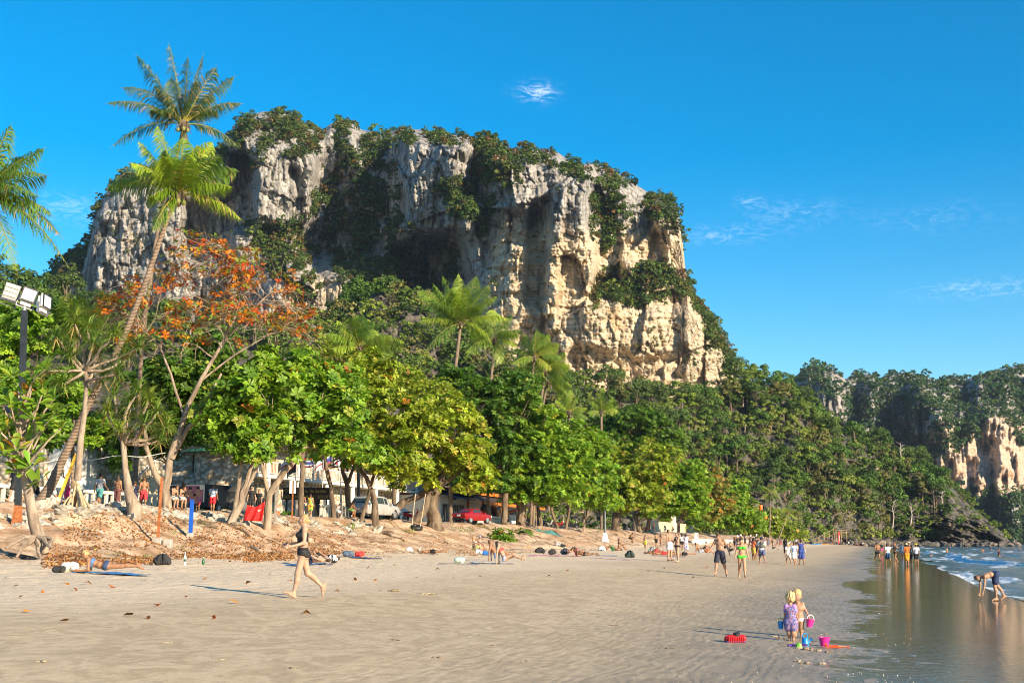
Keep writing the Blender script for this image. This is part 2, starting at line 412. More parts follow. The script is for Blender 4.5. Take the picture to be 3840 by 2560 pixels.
CLIFF_TOP = [(t[0] * 1.6327, t[1] * 1.6327) for t in ((40, 740), (85, 660), (130, 610), (200, 560), (222, 475), (240, 445), (290, 405), (330, 388), (375, 385), (430, 372), (480, 347), (510, 327), (545, 292), (570, 266), (600, 257), (645, 255), (680, 268), (705, 290), (735, 303), (760, 284), (800, 278), (830, 298), (855, 303), (880, 308), (905, 301), (940, 296), (985, 300), (1030, 309), (1070, 311), (1120, 322), (1150, 338), (1180, 353), (1205, 340), (1240, 348), (1280, 349), (1300, 364), (1320, 378), (1360, 376), (1400, 389), (1440, 410), (1470, 430), (1500, 449), (1545, 456), (1556, 480), (1566, 530), (1573, 610), (1580, 655), (1602, 700), (1640, 740), (1662, 785), (1682, 830), (1690, 880), (1700, 930))]
def gauss(x, y, cx, cy, rx, ry, tilt=0.):
    u = (x - cx - tilt * (y - cy)) / rx; v = (y - cy) / ry
    return np.exp(-(u * u + v * v))
def slab(x, y, x0, x1, y0, y1, e=25., tilt=0.):
    xx = x - tilt * (y - (y0 + y1) / 2)
    return sstep(x0 - e, x0 + e, xx) * (1 - sstep(x1 - e, x1 + e, xx)) * sstep(y0 - e, y0 + e, y) * (1 - sstep(y1 - e, y1 + e, y))
def cliff_depth(x, y):
    wx = x + (fbm(x / 160, y / 160, 101) - .5) * 90; wy = y + (fbm(x / 140, y / 140, 103) - .5) * 90
    d = interp(x, [(0, 150), (300, 95), (700, 62), (900, 45), (1200, 55), (1600, 30), (1850, -22), (2200, -30), (2500, -8), (2760, 50)])
    d = d + 55 * slab(wx, wy, 1170, 1490, 430, 1000, 60, -.15) - 30 * slab(wx, wy, 950, 1400, 1000, 1300, 70)   # wooded ramp and the wall below it
    d = d + 62 * slab(wx, wy, 1490, 1760, 900, 1260, 45, .1)                        # dark cavern
    d = d - 26 * slab(wx, wy, 1500, 1780, 520, 900, 32)                             # centre face
    d = d + 40 * slab(wx, wy, 850, 935, 600, 880, 22) - 14 * slab(wx, wy, 935, 1180, 560, 840, 25)  # recess and white wall
    d = d + 16 * slab(wx, wy, 1075, 1120, 640, 860, 18)
    d = d + 30 * slab(wx, wy, 690, 860, 740, 960, 25)                               # shaded left recess
    d = d - 16 * slab(wx, wy, 330, 690, 700, 1150, 40)
    d = d + 26 * slab(wx, wy, 1740, 1860, 560, 760, 40)
    d = d - 12 * slab(wx, wy, 1860, 2215, 560, 1450, 30)                            # right buttress
    d = d + 15 * slab(x, wy, 1975, 2050, 760, 1170, 16, -.05) - 9 * slab(x, wy, 2058, 2105, 700, 1250, 14, -.08)
    d = d + 10 * slab(wx, wy, 1900, 2010, 800, 905, 18) - 7 * slab(wx, wy, 1900, 2020, 740, 800, 14)
    d = d + 22 * slab(wx, wy, 2220, 2330, 600, 1100, 22) + 14 * slab(wx, wy, 2330, 2460, 640, 980, 25) + 18 * slab(wx, wy, 2440, 2500, 880, 1010, 14)
    d = d - 16 * sstep(1120, 1185, wy) * sstep(2150, 2260, x)                       # lower wall stands out under the ledge
    d = d + 12 * slab(wx, wy, 2150, 2560, 1330, 1420, 22) - 9 * slab(wx, wy, 2560, 2640, 1150, 1400, 20)
    d = d + 9 * slab(wx, wy, 2020, 2060, 1180, 1330, 16)
    return d
def cliff_detail(x, y):
    wx = x + (fbm(x / 60, y / 200, 111) - .5) * 50
    fl = 1 - np.abs(2 * fbm(wx / 34, y / 300, 121, 4) - 1); fl2 = 1 - np.abs(2 * fbm(wx / 14, y / 110, 131, 3) - 1)
    a1, e1 = worley(wx / 120, (y + x * .15) / 210, 171); a2, e2 = worley(wx / 44, (y - x * .2) / 90, 173); a3, e3 = worley(x / 14, y / 26, 177)
    bed = fbm(x / 260, y / 11, 141, 3); blk = fbm(x / 70, y / 80, 151, 5, .6)
    rt = sstep(1750, 1950, x)
    return a1 * 15 + a2 * 4.5 + a3 * 2. + 2.6 * np.exp(-e2 * 12) + 1.2 * np.exp(-e3 * 8) - (fl - .6) * (5 - 3.4 * rt) - (fl2 - .6) * (2.6 - 1.6 * rt) + (bed - .5) * (.8 + 2. * rt) + (blk - .5) * 9
def worley(x, y, seed):
    """angular facets: tilted cells and the distance to their edges"""
    ix = np.floor(x); iy = np.floor(y); b1 = np.full(x.shape, 9.); b2 = np.full(x.shape, 9.); val = np.zeros(x.shape); z = np.zeros(x.shape)
    for i in (-1, 0, 1):
        for j in (-1, 0, 1):
            cx = ix + i; cy_ = iy + j; px = cx + .1 + .8 * _hash(cx, cy_, z, seed); py = cy_ + .1 + .8 * _hash(cx, cy_, z, seed + 1); d = np.hypot(x - px, y - py)
            v = (_hash(cx, cy_, z, seed + 2) - .5) + (x - px) * (_hash(cx, cy_, z, seed + 3) - .5) * 1.5 + (y - py) * (_hash(cx, cy_, z, seed + 4) - .5) * .7
            n = d < b1; b2 = np.where(n, b1, np.minimum(b2, d)); val = np.where(n, v, val); b1 = np.where(n, d, b1)
    return val, b2 - b1
D0 = 700.
def surf(xs, top, bot, nrow, depth, back, name, mat, roll=90., rolld=70., ochre=None):
    """a rock face: columns xs (photo px at the face), rows from the crest to the foot; it rolls back over the crest"""
    v = np.linspace(0, 1, nrow) ** 1.0; yt = top(xs); yb = bot(xs)
    x = np.repeat(xs[None], nrow, 0); y = yt[None] + v[:, None] * (yb - yt)[None]
    e = np.clip((y - yt[None]) / roll, 0, 1); d = depth(x, y) + rolld * (1 - np.sqrt(np.clip(1 - (1 - e) ** 2, 0, 1)))
    V = Wn(x, y, d)
    # crest goes on backwards
    rows = []
    for k, (bk, dz) in enumerate(((40, -3), (110, -12), (220, -60))):
        p = V[0].copy(); p[:, 1] += bk; p[:, 2] += dz; rows.append(p)
    V2 = np.concatenate([np.stack(rows[::-1]), V]); xx = np.concatenate([x[:3], x]); yy = np.concatenate([y[:3] * 0 + yt[None], y])
    at = {'ochre': ochre(xx, yy) if ochre is not None else np.zeros(xx.shape)}
    me = mesh_np(name, V2.reshape(-1, 3), grid_quads(*xx.shape), smooth=True, attrs=at)
    struct(link(name, me, mat)); return x, y, V
def poly_mask(x, y, polys, jit=28.):
    jx = x + (fbm(x / 45, y / 45, 201, 3) - .5) * jit * 2.2; jy = y + (fbm(x / 45, y / 45, 203, 3) - .5) * jit * 2.2
    r = np.zeros(x.shape, bool)
    for p in polys: r |= inpoly(jx, jy, p)
    return r
CLIFF_BOT = [(60, 1500), (300, 1480), (800, 1430), (1500, 1500), (1800, 1500), (2100, 1560), (2400, 1600), (2700, 1600), (2780, 1540)]
def cliff_ochre(x, y):
    o = .05 + .75 * sstep(1760, 1900, x) * sstep(720, 980, y) + .3 * gauss(x, y, 2200, 1300, 500, 260)
    o = o + .5 * gauss(x, y, 1200, 1130, 230, 130) + .35 * gauss(x, y, 1660, 860, 90, 90) + .4 * gauss(x, y, 450, 900, 160, 160) + .3 * gauss(x, y, 780, 830, 60, 130)
    return np.clip(o, 0, 1)
GREY = rock_material('limestone', (.17, .165, .16), (.55, .52, .48), (.55, .45, .32), (.6, .43, .24))
_cx = np.arange(66, 2772, 4.)
CX, CY, CV = surf(_cx, lambda x: interp(x, CLIFF_TOP), lambda x: interp(x, CLIFF_BOT), 300,
    lambda x, y: D0 + cliff_depth(x, y) + cliff_detail(x, y), None, 'cliff', GREY, ochre=cliff_ochre)
# far range on the right
def far_depth(x, y):
    d = 1350 + 180 * (fbm(x / 170, y / 500, 301, 4) - .5) + (fbm(x / 40, y / 60, 303, 4) - .5) * 60
    d = d - 90 * slab(x, y, 2995, 3180, 1340, 1585, 25, -.1) - 60 * slab(x, y, 3480, 3840, 1540, 1900, 50) + (y - 1600) * -.22 - 60 * slab(x, y, 3420, 3560, 1440, 1640, 30)
    return d + (1 - np.abs(2 * fbm(x / 22, y / 160, 311, 3) - 1)) * -22
FAR_TOP = [(a_, b_ + 12) for a_, b_ in [(2640, 1475), (2850, 1445), (2920, 1428), (2990, 1405), (3010, 1372), (3060, 1354), (3120, 1370), (3170, 1410), (3200, 1390), (3250, 1388), (3300, 1405), (3330, 1390), (3400, 1384), (3460, 1395), (3520, 1420), (3560, 1400), (3620, 1410), (3680, 1390), (3750, 1375), (3840, 1350), (3900, 1340), (4200, 1340)]]
FARROCK = rock_material('far_limestone', (.16, .16, .16), (.5, .46, .42), (.5, .38, .28), (.5, .29, .16))
FX, FY, FV = surf(np.arange(2640, 4100, 4.), lambda x: interp(x, FAR_TOP), lambda x: x * 0 + 2044, 220, far_depth, None, 'far_mountain', FARROCK, roll=110., rolld=120., ochre=lambda x, y: .85 * slab(x, y, 3480, 3900, 1560, 1880, 60) + .4 * slab(x, y, 3040, 3160, 1500, 1590, 20))
# wooded slope below the massif, running down to the headland
HILL_TOP = [(-300, 1000), (60, 1060), (200, 1130), (600, 1230), (900, 1190), (1000, 1230), (1250, 1225), (1330, 1130), (1420, 1080), (1560, 1130), (1700, 1190), (1850, 1330), (2050, 1420), (2200, 1450), (2350, 1480), (2480, 1492), (2600, 1500), (2680, 1460), (2740, 1415), (2800, 1420), (2870, 1438), (2960, 1490), (3060, 1560), (3180, 1640), (3270, 1680), (3350, 1722), (3420, 1762), (3500, 1795), (3580, 1835), (3640, 1895), (3700, 1945), (3740, 1980), (3775, 2010), (3790, 2036)]
HILL_FOOT = [(-300, 330), (600, 330), (1500, 380), (2300, 430), (2900, 470), (3200, 520), (3500, 548), (3790, 560)]
def hill_depth(x, y):
    f = interp(x, HILL_FOOT); z = (2046 - y) / FPX; k = interp(x, [(-300, 1.2), (2000, 1.1), (2700, 1.3), (3400, .9), (3790, .6)])
    D = f / np.clip(1 - z * k, .3, 1)
    D = np.minimum(D, 690 + 0 * x)
    rocky = sstep(3340, 3520, x) * sstep(1930, 1960, y)
    return D * (1 + (fbm(x / 120, y / 120, 401, 4) - .5) * .06) + (fbm(x / 22, y / 12, 403, 4) - .5) * (5 + 16 * rocky) + rocky * (1 - np.abs(2 * fbm((x + y * .8) / 40, (y - x * .35) / 9, 407, 3) - 1)) * -7
HILLROCK = rock_material('hill_ground', (.07, .065, .06), (.2, .18, .15), (.4, .31, .2), (.25, .14, .06))
def hill_ochre(x, y): return .9 * gauss(x, y, 3535, 1990, 45, 45) + .0 * x
HX, HY, HV = surf(np.arange(-300, 3792, 6.), lambda x: interp(x, HILL_TOP), lambda x: x * 0 + 2052, 150, hill_depth, None, 'hillside', HILLROCK, roll=40., rolld=30., ochre=hill_ochre)
# ------------------------------------------------------------------ foliage tools
def leaf_mat(name, trans=.35, rough=.45, spec=.35, tboost=(1.5, 1.6, .5), hv=.25):
    m, nt, b = material(name); c = nt.attr('Col'); r = nt.n('ShaderNodeObjectInfo', out=5)
    c = nt.mix(nt.math('MULTIPLY', r, hv), c, nt.mix(1., c, (1.5, 1.25, .7), 'MULTIPLY'))
    setb(nt, b, c, rough, spec=spec)
    tr = nt.n('ShaderNodeBsdfTranslucent', nt.mix(1., c, tboost, 'MULTIPLY'))
    mx = nt.n('ShaderNodeMixShader', trans, b.outputs[0], tr)
    nt.t.links.new(mx, nt.t.nodes['Material Output'].inputs[0]); return m
LEAF = leaf_mat('leaf'); FARLEAF = leaf_mat('forest_leaf', .22, .6, .2); FROND = leaf_mat('palm_leaf', .3, .4, .4, (1.3, 1.5, .5))
LITTER = leaf_mat('dry_leaf', .1, .7, .15, (1.2, 1., .7))
def bark_mat(name, a, bcol, scale=3., stretch=.25, ring=0.):
    m, nt, b = material(name); P = nt.obj()
    n1 = nt.noise(nt.scale(P, (1, 1, stretch)), scale, 6., .65, .4); n2 = nt.noise(P, scale * 5, 4., .6)
    c = nt.mix(nt.map(n1, .35, .65), a, bcol); c = nt.mix(nt.map(n2, .6, .75, 0., .6), c, tuple(min(1, x * 1.7) for x in bcol))
    h = n1
    if ring:
        w = nt.n('ShaderNodeTexWave', out=1, wave_type='BANDS', bands_direction='Z', _Scale=ring, _Distortion=1.6, _Detail=2., _Vector=P)
        c = nt.mix(nt.map(w, .0, .3), tuple(x * .55 for x in a), c); h = w
    setb(nt, b, c, .9, nt.bump(h, .7, .05), spec=.15); return m
BARK = bark_mat('bark', (.09, .065, .045), (.22, .165, .115)); PALEBARK = bark_mat('pale_bark', (.2, .15, .11), (.4, .32, .24)); PALMBARK = bark_mat('palm_bark', (.24, .17, .12), (.4, .3, .22), 2., .6, 4.5)
def unit(a): return a / np.maximum(np.linalg.norm(a, axis=-1, keepdims=True), 1e-9)
def rdir(rg, n): return unit(rg.normal(size=(n, 3)))
def pal(rg, n, cols, var=.18):
    """random colours out of a palette of (weight, rgb)"""
    w = np.array([c[0] for c in cols], float); i = rg.choice(len(cols), n, p=w / w.sum())
    c = np.array([c[1] for c in cols])[i]; return c * (1 + rg.uniform(-var, var, (n, 1))) * (1 + rg.uniform(-var * .3, var * .3, (n, 3)))
def cards(c, nrm, size, rg, asp=.62):
    """diamond leaf faces: centres, normals, lengths -> (n,4,3)"""
    d = unit(np.cross(nrm, rdir(rg, len(c)))); w = np.cross(nrm, d); L = size[:, None]
    fold = nrm * L * .12
    return np.stack([c - d * L * .5, c + w * L * .5 * asp - fold, c + d * L * .5, c - w * L * .5 * asp - fold], 1)
def card_mesh(name, V, col):
    n = len(V); q = np.arange(n * 4).reshape(n, 4)
    return mesh_np(name, V.reshape(-1, 3), q, col=np.repeat(col, 4, 0))
def clump_tree(rg, rx, ry, rz, ncl, per, leaf, cr=.34, low=-.35):
    """leaf faces of a crown about the origin, as rounded clumps with gaps between them"""
    u = rdir(rg, ncl * 3); u = u[u[:, 2] > low][:ncl]; rad = rg.uniform(.55, .86, (len(u), 1))
    cc = u * rad * np.array([rx, ry, rz]); rr = cr * (rx + rz) / 2 * rg.uniform(.65, 1.25, len(u))
    n = rdir(rg, len(u) * per); n = np.where((n[:, 2:] < -.25), -n, n); k = np.repeat(np.arange(len(u)), per)
    p = cc[k] + n * (rr[k] * rg.uniform(.72, 1.05, len(k)))[:, None] * np.array([1, 1, .8])
    nn = unit(n + rdir(rg, len(k)) * .55 + np.array([0, 0, .35])); V = cards(p, nn, leaf * rg.uniform(.6, 1.35, len(k)), rg)
    return V, k, cc
def place_many(V, loc, scale, rz, col0, tint):
    """merge many copies of a crown"""
    N = len(loc); c, s = np.cos(rz), np.sin(rz); P = V.reshape(-1, 3)
    out = np.empty((N, len(P), 3), np.float32)
    out[:, :, 0] = (P[None, :, 0] * c[:, None] - P[None, :, 1] * s[:, None]) * scale[:, None] + loc[:, 0:1]
    out[:, :, 1] = (P[None, :, 0] * s[:, None] + P[None, :, 1] * c[:, None]) * scale[:, None] + loc[:, 1:2]
    out[:, :, 2] = P[None, :, 2] * scale[:, None] + loc[:, 2:3]
    col = (col0[None] * tint[:, None, :]).reshape(-1, 3)
    return out.reshape(-1, 4, 3), col
# ------------------------------------------------------------------ cliff woods
CLIFF_VEG = [[(900, 430), (960, 412), (1060, 410), (1135, 440), (1150, 500), (1100, 545), (1010, 560), (950, 600), (905, 560)],
 [(1057, 474), (1193, 480), (1200, 560), (1160, 600), (1080, 590)],
 [(1266, 558), (1370, 580), (1475, 600), (1491, 694), (1507, 850), (1540, 1034), (1423, 1120), (1318, 1086), (1224, 930), (1160, 830), (1151, 746), (1235, 694), (1255, 615)],
 [(926, 850), (1161, 800), (1193, 903), (1172, 981), (1099, 1040), (1004, 1040), (926, 900)],
 [(1203, 479), (1266, 448), (1344, 479), (1465, 500), (1553, 470), (1658, 480), (1750, 510), (1606, 537), (1486, 553), (1423, 589), (1329, 553), (1282, 563), (1214, 516)],
 [(1764, 530), (1860, 530), (1942, 570), (1935, 691), (1860, 755), (1840, 870), (1783, 890), (1710, 798), (1632, 746), (1658, 673), (1736, 694), (1789, 641)],
 [(1500, 820), (1560, 860), (1710, 930), (1737, 1060), (1540, 1100)],
 [(2150, 602), (2274, 610), (2376, 670), (2453, 710), (2545, 740), (2566, 844), (2530, 880), (2453, 832), (2414, 787), (2370, 720), (2312, 663), (2210, 691), (2159, 660)],
 [(2217, 690), (2312, 700), (2344, 787), (2338, 883), (2287, 921), (2242, 976), (2223, 883)],
 [(2229, 1029), (2306, 1010), (2325, 1055), (2389, 1004), (2466, 972), (2517, 1000), (2584, 1030), (2578, 1112), (2497, 1125), (2402, 1138), (2338, 1157), (2274, 1132), (2223, 1170), (2217, 1087)],
 [(2593, 1087), (2625, 1130), (2695, 1180), (2733, 1275), (2765, 1349), (2721, 1349), (2657, 1253), (2619, 1170)],
 [(120, 1120), (250, 900), (350, 720), (420, 690), (350, 850), (300, 1000), (240, 1130), (150, 1200)], [(400, 720), (480, 630), (640, 600), (820, 520), (900, 560), (820, 600), (640, 665), (520, 700)],
 [(930, 520), (1010, 500), (1000, 600), (930, 640)], [(1930, 540), (2040, 545), (2140, 600), (2130, 640), (2060, 610), (1960, 600)], [(1040, 1040), (1200, 1060), (1180, 1140), (1080, 1130)], [(1290, 1080), (1500, 1060), (1560, 1250), (1330, 1230)]]
GREENS = [(3, (.07, .12, .026)), (3, (.05, .09, .022)), (2, (.11, .145, .035)), (.8, (.12, .1, .035)), (.5, (.15, .1, .045))]
def cliff_woods():
    rg = np.random.default_rng(11)
    m = poly_mask(CX, CY, CLIFF_VEG); yt = interp(CX, CLIFF_TOP)
    band = (CY - yt) < 22 + 62 * fbm(CX / 60, CX * 0, 221, 3); m |= band & (fbm(CX / 50, CY / 40, 223, 3) > .3)
    hole = fbm(CX / 40, CY / 60, 231, 3); m &= hole < .63
    sparse = (fbm(CX / 22, CY / 22, 241, 2) > .74) & (CY > 600)
    idx = np.flatnonzero(m.ravel()); pick = rg.choice(idx, 5000); sp = np.flatnonzero((sparse & ~m).ravel()); pick2 = rg.choice(sp, 420)
    loc = CV.reshape(-1, 3)[np.concatenate([pick, pick2])] + rg.normal(size=(len(pick) + len(pick2), 3)) * .8
    sc = np.concatenate([rg.uniform(.38, 1.15, len(pick)) * (1 + .35 * (rg.random(len(pick)) > .9)), rg.uniform(.3, .55, len(pick2))])
    loc[:, 2] += sc * .8; loc[:, 1] -= sc * 1.6
    parts = np.array_split(rg.permutation(len(loc)), 6); VV = []; CC = []
    for k, ii in enumerate(parts):
        V, kk, cc = clump_tree(rg, 3.6, 3.6, 3.0, 8, 12, 1.3, .42, -.5)
        c0 = np.ones((V.shape[0], 1)) * np.repeat((1 + rg.uniform(-.25, .25, 8))[kk[:len(V)] % 8][:, None], 3, 1)
        c0 = np.repeat(c0, 4, 0)
        v, c = place_many(V, loc[ii], sc[ii], rg.uniform(0, 6.28, len(ii)), c0, pal(rg, len(ii), GREENS, .3)); VV.append(v); CC.append(c)
    V = np.concatenate(VV); me = mesh_np('cliff_woodland', V.reshape(-1, 3), np.arange(len(V) * 4).reshape(-1, 4), col=np.concatenate(CC))
    stuff(link('cliff_woodland', me, FARLEAF), 'dark green trees and shrubs clinging to the ledges of the big limestone cliff', 'woodland')
cliff_woods()
FAR_BARE = [[(3715, 1550), (3771, 1586), (3822, 1657), (3880, 1700), (3880, 1836), (3746, 1853), (3695, 1841), (3577, 1820), (3496, 1759), (3501, 1723), (3593, 1688), (3644, 1657), (3669, 1606)], [(3085, 1500), (3160, 1495), (3170, 1540), (3120, 1580), (3080, 1570)], [(3110, 1390), (3178, 1410), (3175, 1445), (3110, 1425)], [(3490, 1470), (3535, 1460), (3530, 1500), (3500, 1510)], [(3450, 1585), (3490, 1570), (3480, 1660), (3460, 1680)], [(3040, 1440), (3060, 1440), (3090, 1560), (3070, 1560)]]
def far_woods():
    rg = np.random.default_rng(12)
    m = ~poly_mask(FX, FY, FAR_BARE, 14.) & (FX < 3900)
    pick = rg.choice(np.flatnonzero(m.ravel()), 7000); loc = FV.reshape(-1, 3)[pick] + rg.normal(size=(len(pick), 3)) * 2
    sc = rg.uniform(.5, 1.15, len(pick)); loc[:, 1] -= 4 * sc; loc[:, 2] += 1.
    VV = []; CC = []
    for ii in np.array_split(rg.permutation(len(loc)), 4):
        V, kk, cc = clump_tree(rg, 4.4, 4.4, 3.8, 6, 6, 2.9, .45, -.5); c0 = np.ones((len(V) * 4, 3))
        v, c = place_many(V, loc[ii], sc[ii], rg.uniform(0, 6.28, len(ii)), c0, pal(rg, len(ii), [(3, (.05, .105, .035)), (2, (.036, .075, .03)), (1, (.09, .13, .04))], .3)); VV.append(v); CC.append(c)
    V = np.concatenate(VV); me = mesh_np('far_woodland', V.reshape(-1, 3), np.arange(len(V) * 4).reshape(-1, 4), col=np.concatenate(CC))
    stuff(link('far_woodland', me, FARLEAF), 'bluish green forest covering the far limestone mountain on the right', 'woodland')
far_woods()
# ------------------------------------------------------------------ hillside trees: the nearest ones singly, the rest as one mass
def hill_woods():
    rg = np.random.default_rng(13); rows = []
    for k in range(9):
        h = (1.0, 1.25, .8, 1.1, .9, 1.4, .75, 1.15, 1.)[k]; ncl = 15
        V, kk, cc = clump_tree(rg, 4.6, 4.6, 4.2 * h, ncl, 85, .66, (.3, .4, .26, .34, .3, .42, .28, .36, .32)[k], -.45)
        base = [(.1, .17, .03), (.075, .14, .028), (.16, .23, .035), (.06, .11, .026), (.13, .2, .034), (.09, .14, .035), (.2, .25, .05), (.085, .16, .03), (.15, .15, .05)][k]
        col = np.array(base) * (1 + rg.uniform(-.28, .28, ncl))[kk % ncl][:, None] * (1 + rg.uniform(-.25, .25, (len(V), 1)))
        me = card_mesh('crown', V, col); me.materials.append(FARLEAF)
        tm = MB(); top = Vector((0, 0, 1.5)); tm.tube([(0, 0, -9), (.15, 0, -4), tuple(top)], [.42, .3, .16], 6)
        for c in cc[::3]: tm.tube([(.1, 0, -3.2), tuple(Vector(c) * .55 + Vector((0, 0, -1))), tuple(c)], [.16, .1, .04], 4, False)
        tme = tm.mesh('trunk'); tme.materials.append(PALEBARK if k in (2, 6) else BARK); rows.append((me, tme, V, col, h))
    ok = ~poly_mask(HX, HY, [[(3470, 2060), (3480, 2020), (3530, 1955), (3570, 1985), (3620, 1978), (3680, 2000), (3740, 1998), (3800, 2030), (3800, 2060)]], 10.) & (HY < 2024) & (HX > -150)
    vis = np.where(HX < 1250, HY < 1330, np.where(HX < 1900, HY < 1500, True)); ok &= vis
    pool = rg.permutation(np.flatnonzero(ok.ravel())); taken = np.zeros((0, 3)); pts = []
    HVf = HV.reshape(-1, 3); cell = {}
    for i in pool:
        p = HVf[i]; key = (int(p[0] // 4.6), int(p[2] // 3.4))
        if any((key[0] + a, key[1] + b) in cell for a in (0,) for b in (0,)): continue
        cell[key] = 1; pts.append(i)
        if len(pts) > 2600: break
    pts = np.array(pts); P = HVf[pts]; px = HX.ravel()[pts]; py = HY.ravel()[pts]
    size = (.5 + .95 * rg.random(len(P)) ** 1.6) * np.where(py > 1900, .75, 1.) * np.where(px > 3550, .55, 1.)
    shrub = fbm(px / 120, py / 120, 261, 2)
    score = size / P[:, 1] * 500 + (px > 1900) * .5 - (py > 1990) * .2; order = np.argsort(-score)
    nobj = 285; kinds = rg.integers(0, 9, len(P))
    light = (px > 2650) & (px < 3150) & (py < 1690); kinds = np.where(light & (rg.random(len(P)) < .6), rg.choice([2, 4, 6, 0], len(P)), kinds)  # favours lighter crown kinds here, painting the sunlit upper slope into leaf colour
    yel = (py > 1950) | (px > 3500); kinds = np.where(yel & (rg.random(len(P)) < .5), rg.choice([2, 4, 8, 6], len(P)), kinds)
    for j in order[:nobj]:
        me, tme, V, col, h = rows[kinds[j]]
        e = empty('forest_tree', tuple(P[j] + np.array([0, -2.2, 2.2 * h]) * size[j]), rg.uniform(0, 6.28)); s = float(size[j]); e.scale = (s, s, s)
        link('crown', me, parent=e); link('trunk', tme, parent=e)
        tag(e, 'broad green forest tree growing on the steep slope below the big cliff', 'tree', 'forest trees on the steep slope')
    VV = []; CC = []
    for k in range(9):
        ii = order[nobj:][kinds[order[nobj:]] == k]; me, tme, V, col, h = rows[k]; sub = rg.random(len(V)) < .17
        v, c = place_many(V[sub] * 1.0, P[ii] + np.array([[0, -2.2, 2.2 * h]]) * size[ii][:, None], size[ii] * 1.0, rg.uniform(0, 6.28, len(ii)), np.repeat(col[sub], 4, 0), 1 + rg.uniform(-.25, .25, (len(ii), 1)) * np.ones((1, 3)))
        VV.append(v); CC.append(c)
    V = np.concatenate(VV)
    # grow the faces of the far ones a little, since they carry fewer leaves
    cen = V.mean(1, keepdims=True); V = cen + (V - cen) * 1.9
    me = mesh_np('hillside_woodland', V.reshape(-1, 3), np.arange(len(V) * 4).reshape(-1, 4), col=np.concatenate(CC))
    stuff(link('hillside_woodland', me, FARLEAF), 'dense mixed green forest covering the slope under the limestone cliff', 'woodland')
    print('hill trees', len(P), len(V))
hill_woods()
# ------------------------------------------------------------------ beach trees
def Ys(px, s): return (1.0385 * s + .6) / (.28 - (px - 1920) / FPX)
def big_leaves(base, d, nrm, L, wid, droop=.18, fold=.12):
    """obovate leaves folded along the midrib -> verts (n,5,3)"""
    w = unit(np.cross(d, nrm)); n2 = unit(np.cross(w, d)); L = L[:, None]; wd = wid[:, None]
    return np.stack([base, base + d * L * .63 + w * wd * .5 + n2 * L * .0, base + d * L - n2 * L * droop, base + d * L * .63 - w * wd * .5, base + d * L * .55 - n2 * L * fold], 1)
def leaf5_mesh(name, V, col):
    n = len(V); o = np.arange(n)[:, None] * 5
    q = np.concatenate([o + np.array([[0, 1, 2, 4]]), o + np.array([[0, 4, 2, 3]])])
    return mesh_np(name, V.reshape(-1, 3), q, col=np.repeat(col, 5, 0))
def rosettes(rg, c, ax, L, nl=8, tilt=(48, 84), asp=.46):
    n = len(c); k = np.repeat(np.arange(n), nl); a = np.tile(np.arange(nl) * 2.399, n) + np.repeat(rg.uniform(0, 6.28, n), nl) + rg.normal(size=n * nl) * .2
    t = np.radians(rg.uniform(tilt[0], tilt[1], n * nl)); A = ax[k]
    u = unit(np.cross(A, np.array([.31, .52, .79]) + 0 * A)); v = np.cross(A, u)
    rad = u * np.cos(a)[:, None] + v * np.sin(a)[:, None]
    d = unit(rad * np.sin(t)[:, None] + A * np.cos(t)[:, None]); nn = unit(A - d * (A * d).sum(1, keepdims=True))
    ll = np.repeat(L, nl) * rg.uniform(.65, 1.15, n * nl)
    return big_leaves(c[k] + d * ll[:, None] * .06, d, nn, ll, ll * asp), k
def limb(mb, a, b, r0, r1, rg, n=5, sag=.12, seg=6):
    a = Vector(a); b = Vector(b); L = (b - a).length; pts = []; off = Vector(rg.normal(size=3)) * L * .06
    for i in range(n + 1):
        f = i / n; p = a.lerp(b, f) + off * math.sin(math.pi * f) + Vector((0, 0, sag * L * math.sin(math.pi * f * .9)))
        if 0 < i < n: p += Vector(rg.normal(size=3)) * L * .025
        pts.append(p)
    mb.tube(pts, [r0 + (r1 - r0) * (i / n) ** .8 for i in range(n + 1)], seg, False); return pts
ALM = [(4, (.16, .29, .025)), (3, (.24, .38, .035)), (2, (.1, .2, .025)), (.6, (.33, .36, .05)), (.06, (.45, .16, .03))]
LIME = [(4, (.23, .31, .025)), (3, (.31, .38, .04)), (1.5, (.15, .21, .025)), (.8, (.42, .36, .07)), (.08, (.45, .18, .04))]
DARK = [(4, (.085, .175, .022)), (3, (.13, .24, .027)), (2, (.055, .12, .02)), (.5, (.24, .3, .045))]
OLIVE = [(3, (.17, .21, .04)), (2, (.25, .27, .05)), (1, (.34, .23, .07)), (.5, (.5, .2, .04))]
ORANGE = [(3, (.62, .17, .015)), (1.6, (.5, .07, .015)), (1.6, (.7, .3, .02)), (3., (.2, .26, .03)), (1, (.3, .12, .03))]
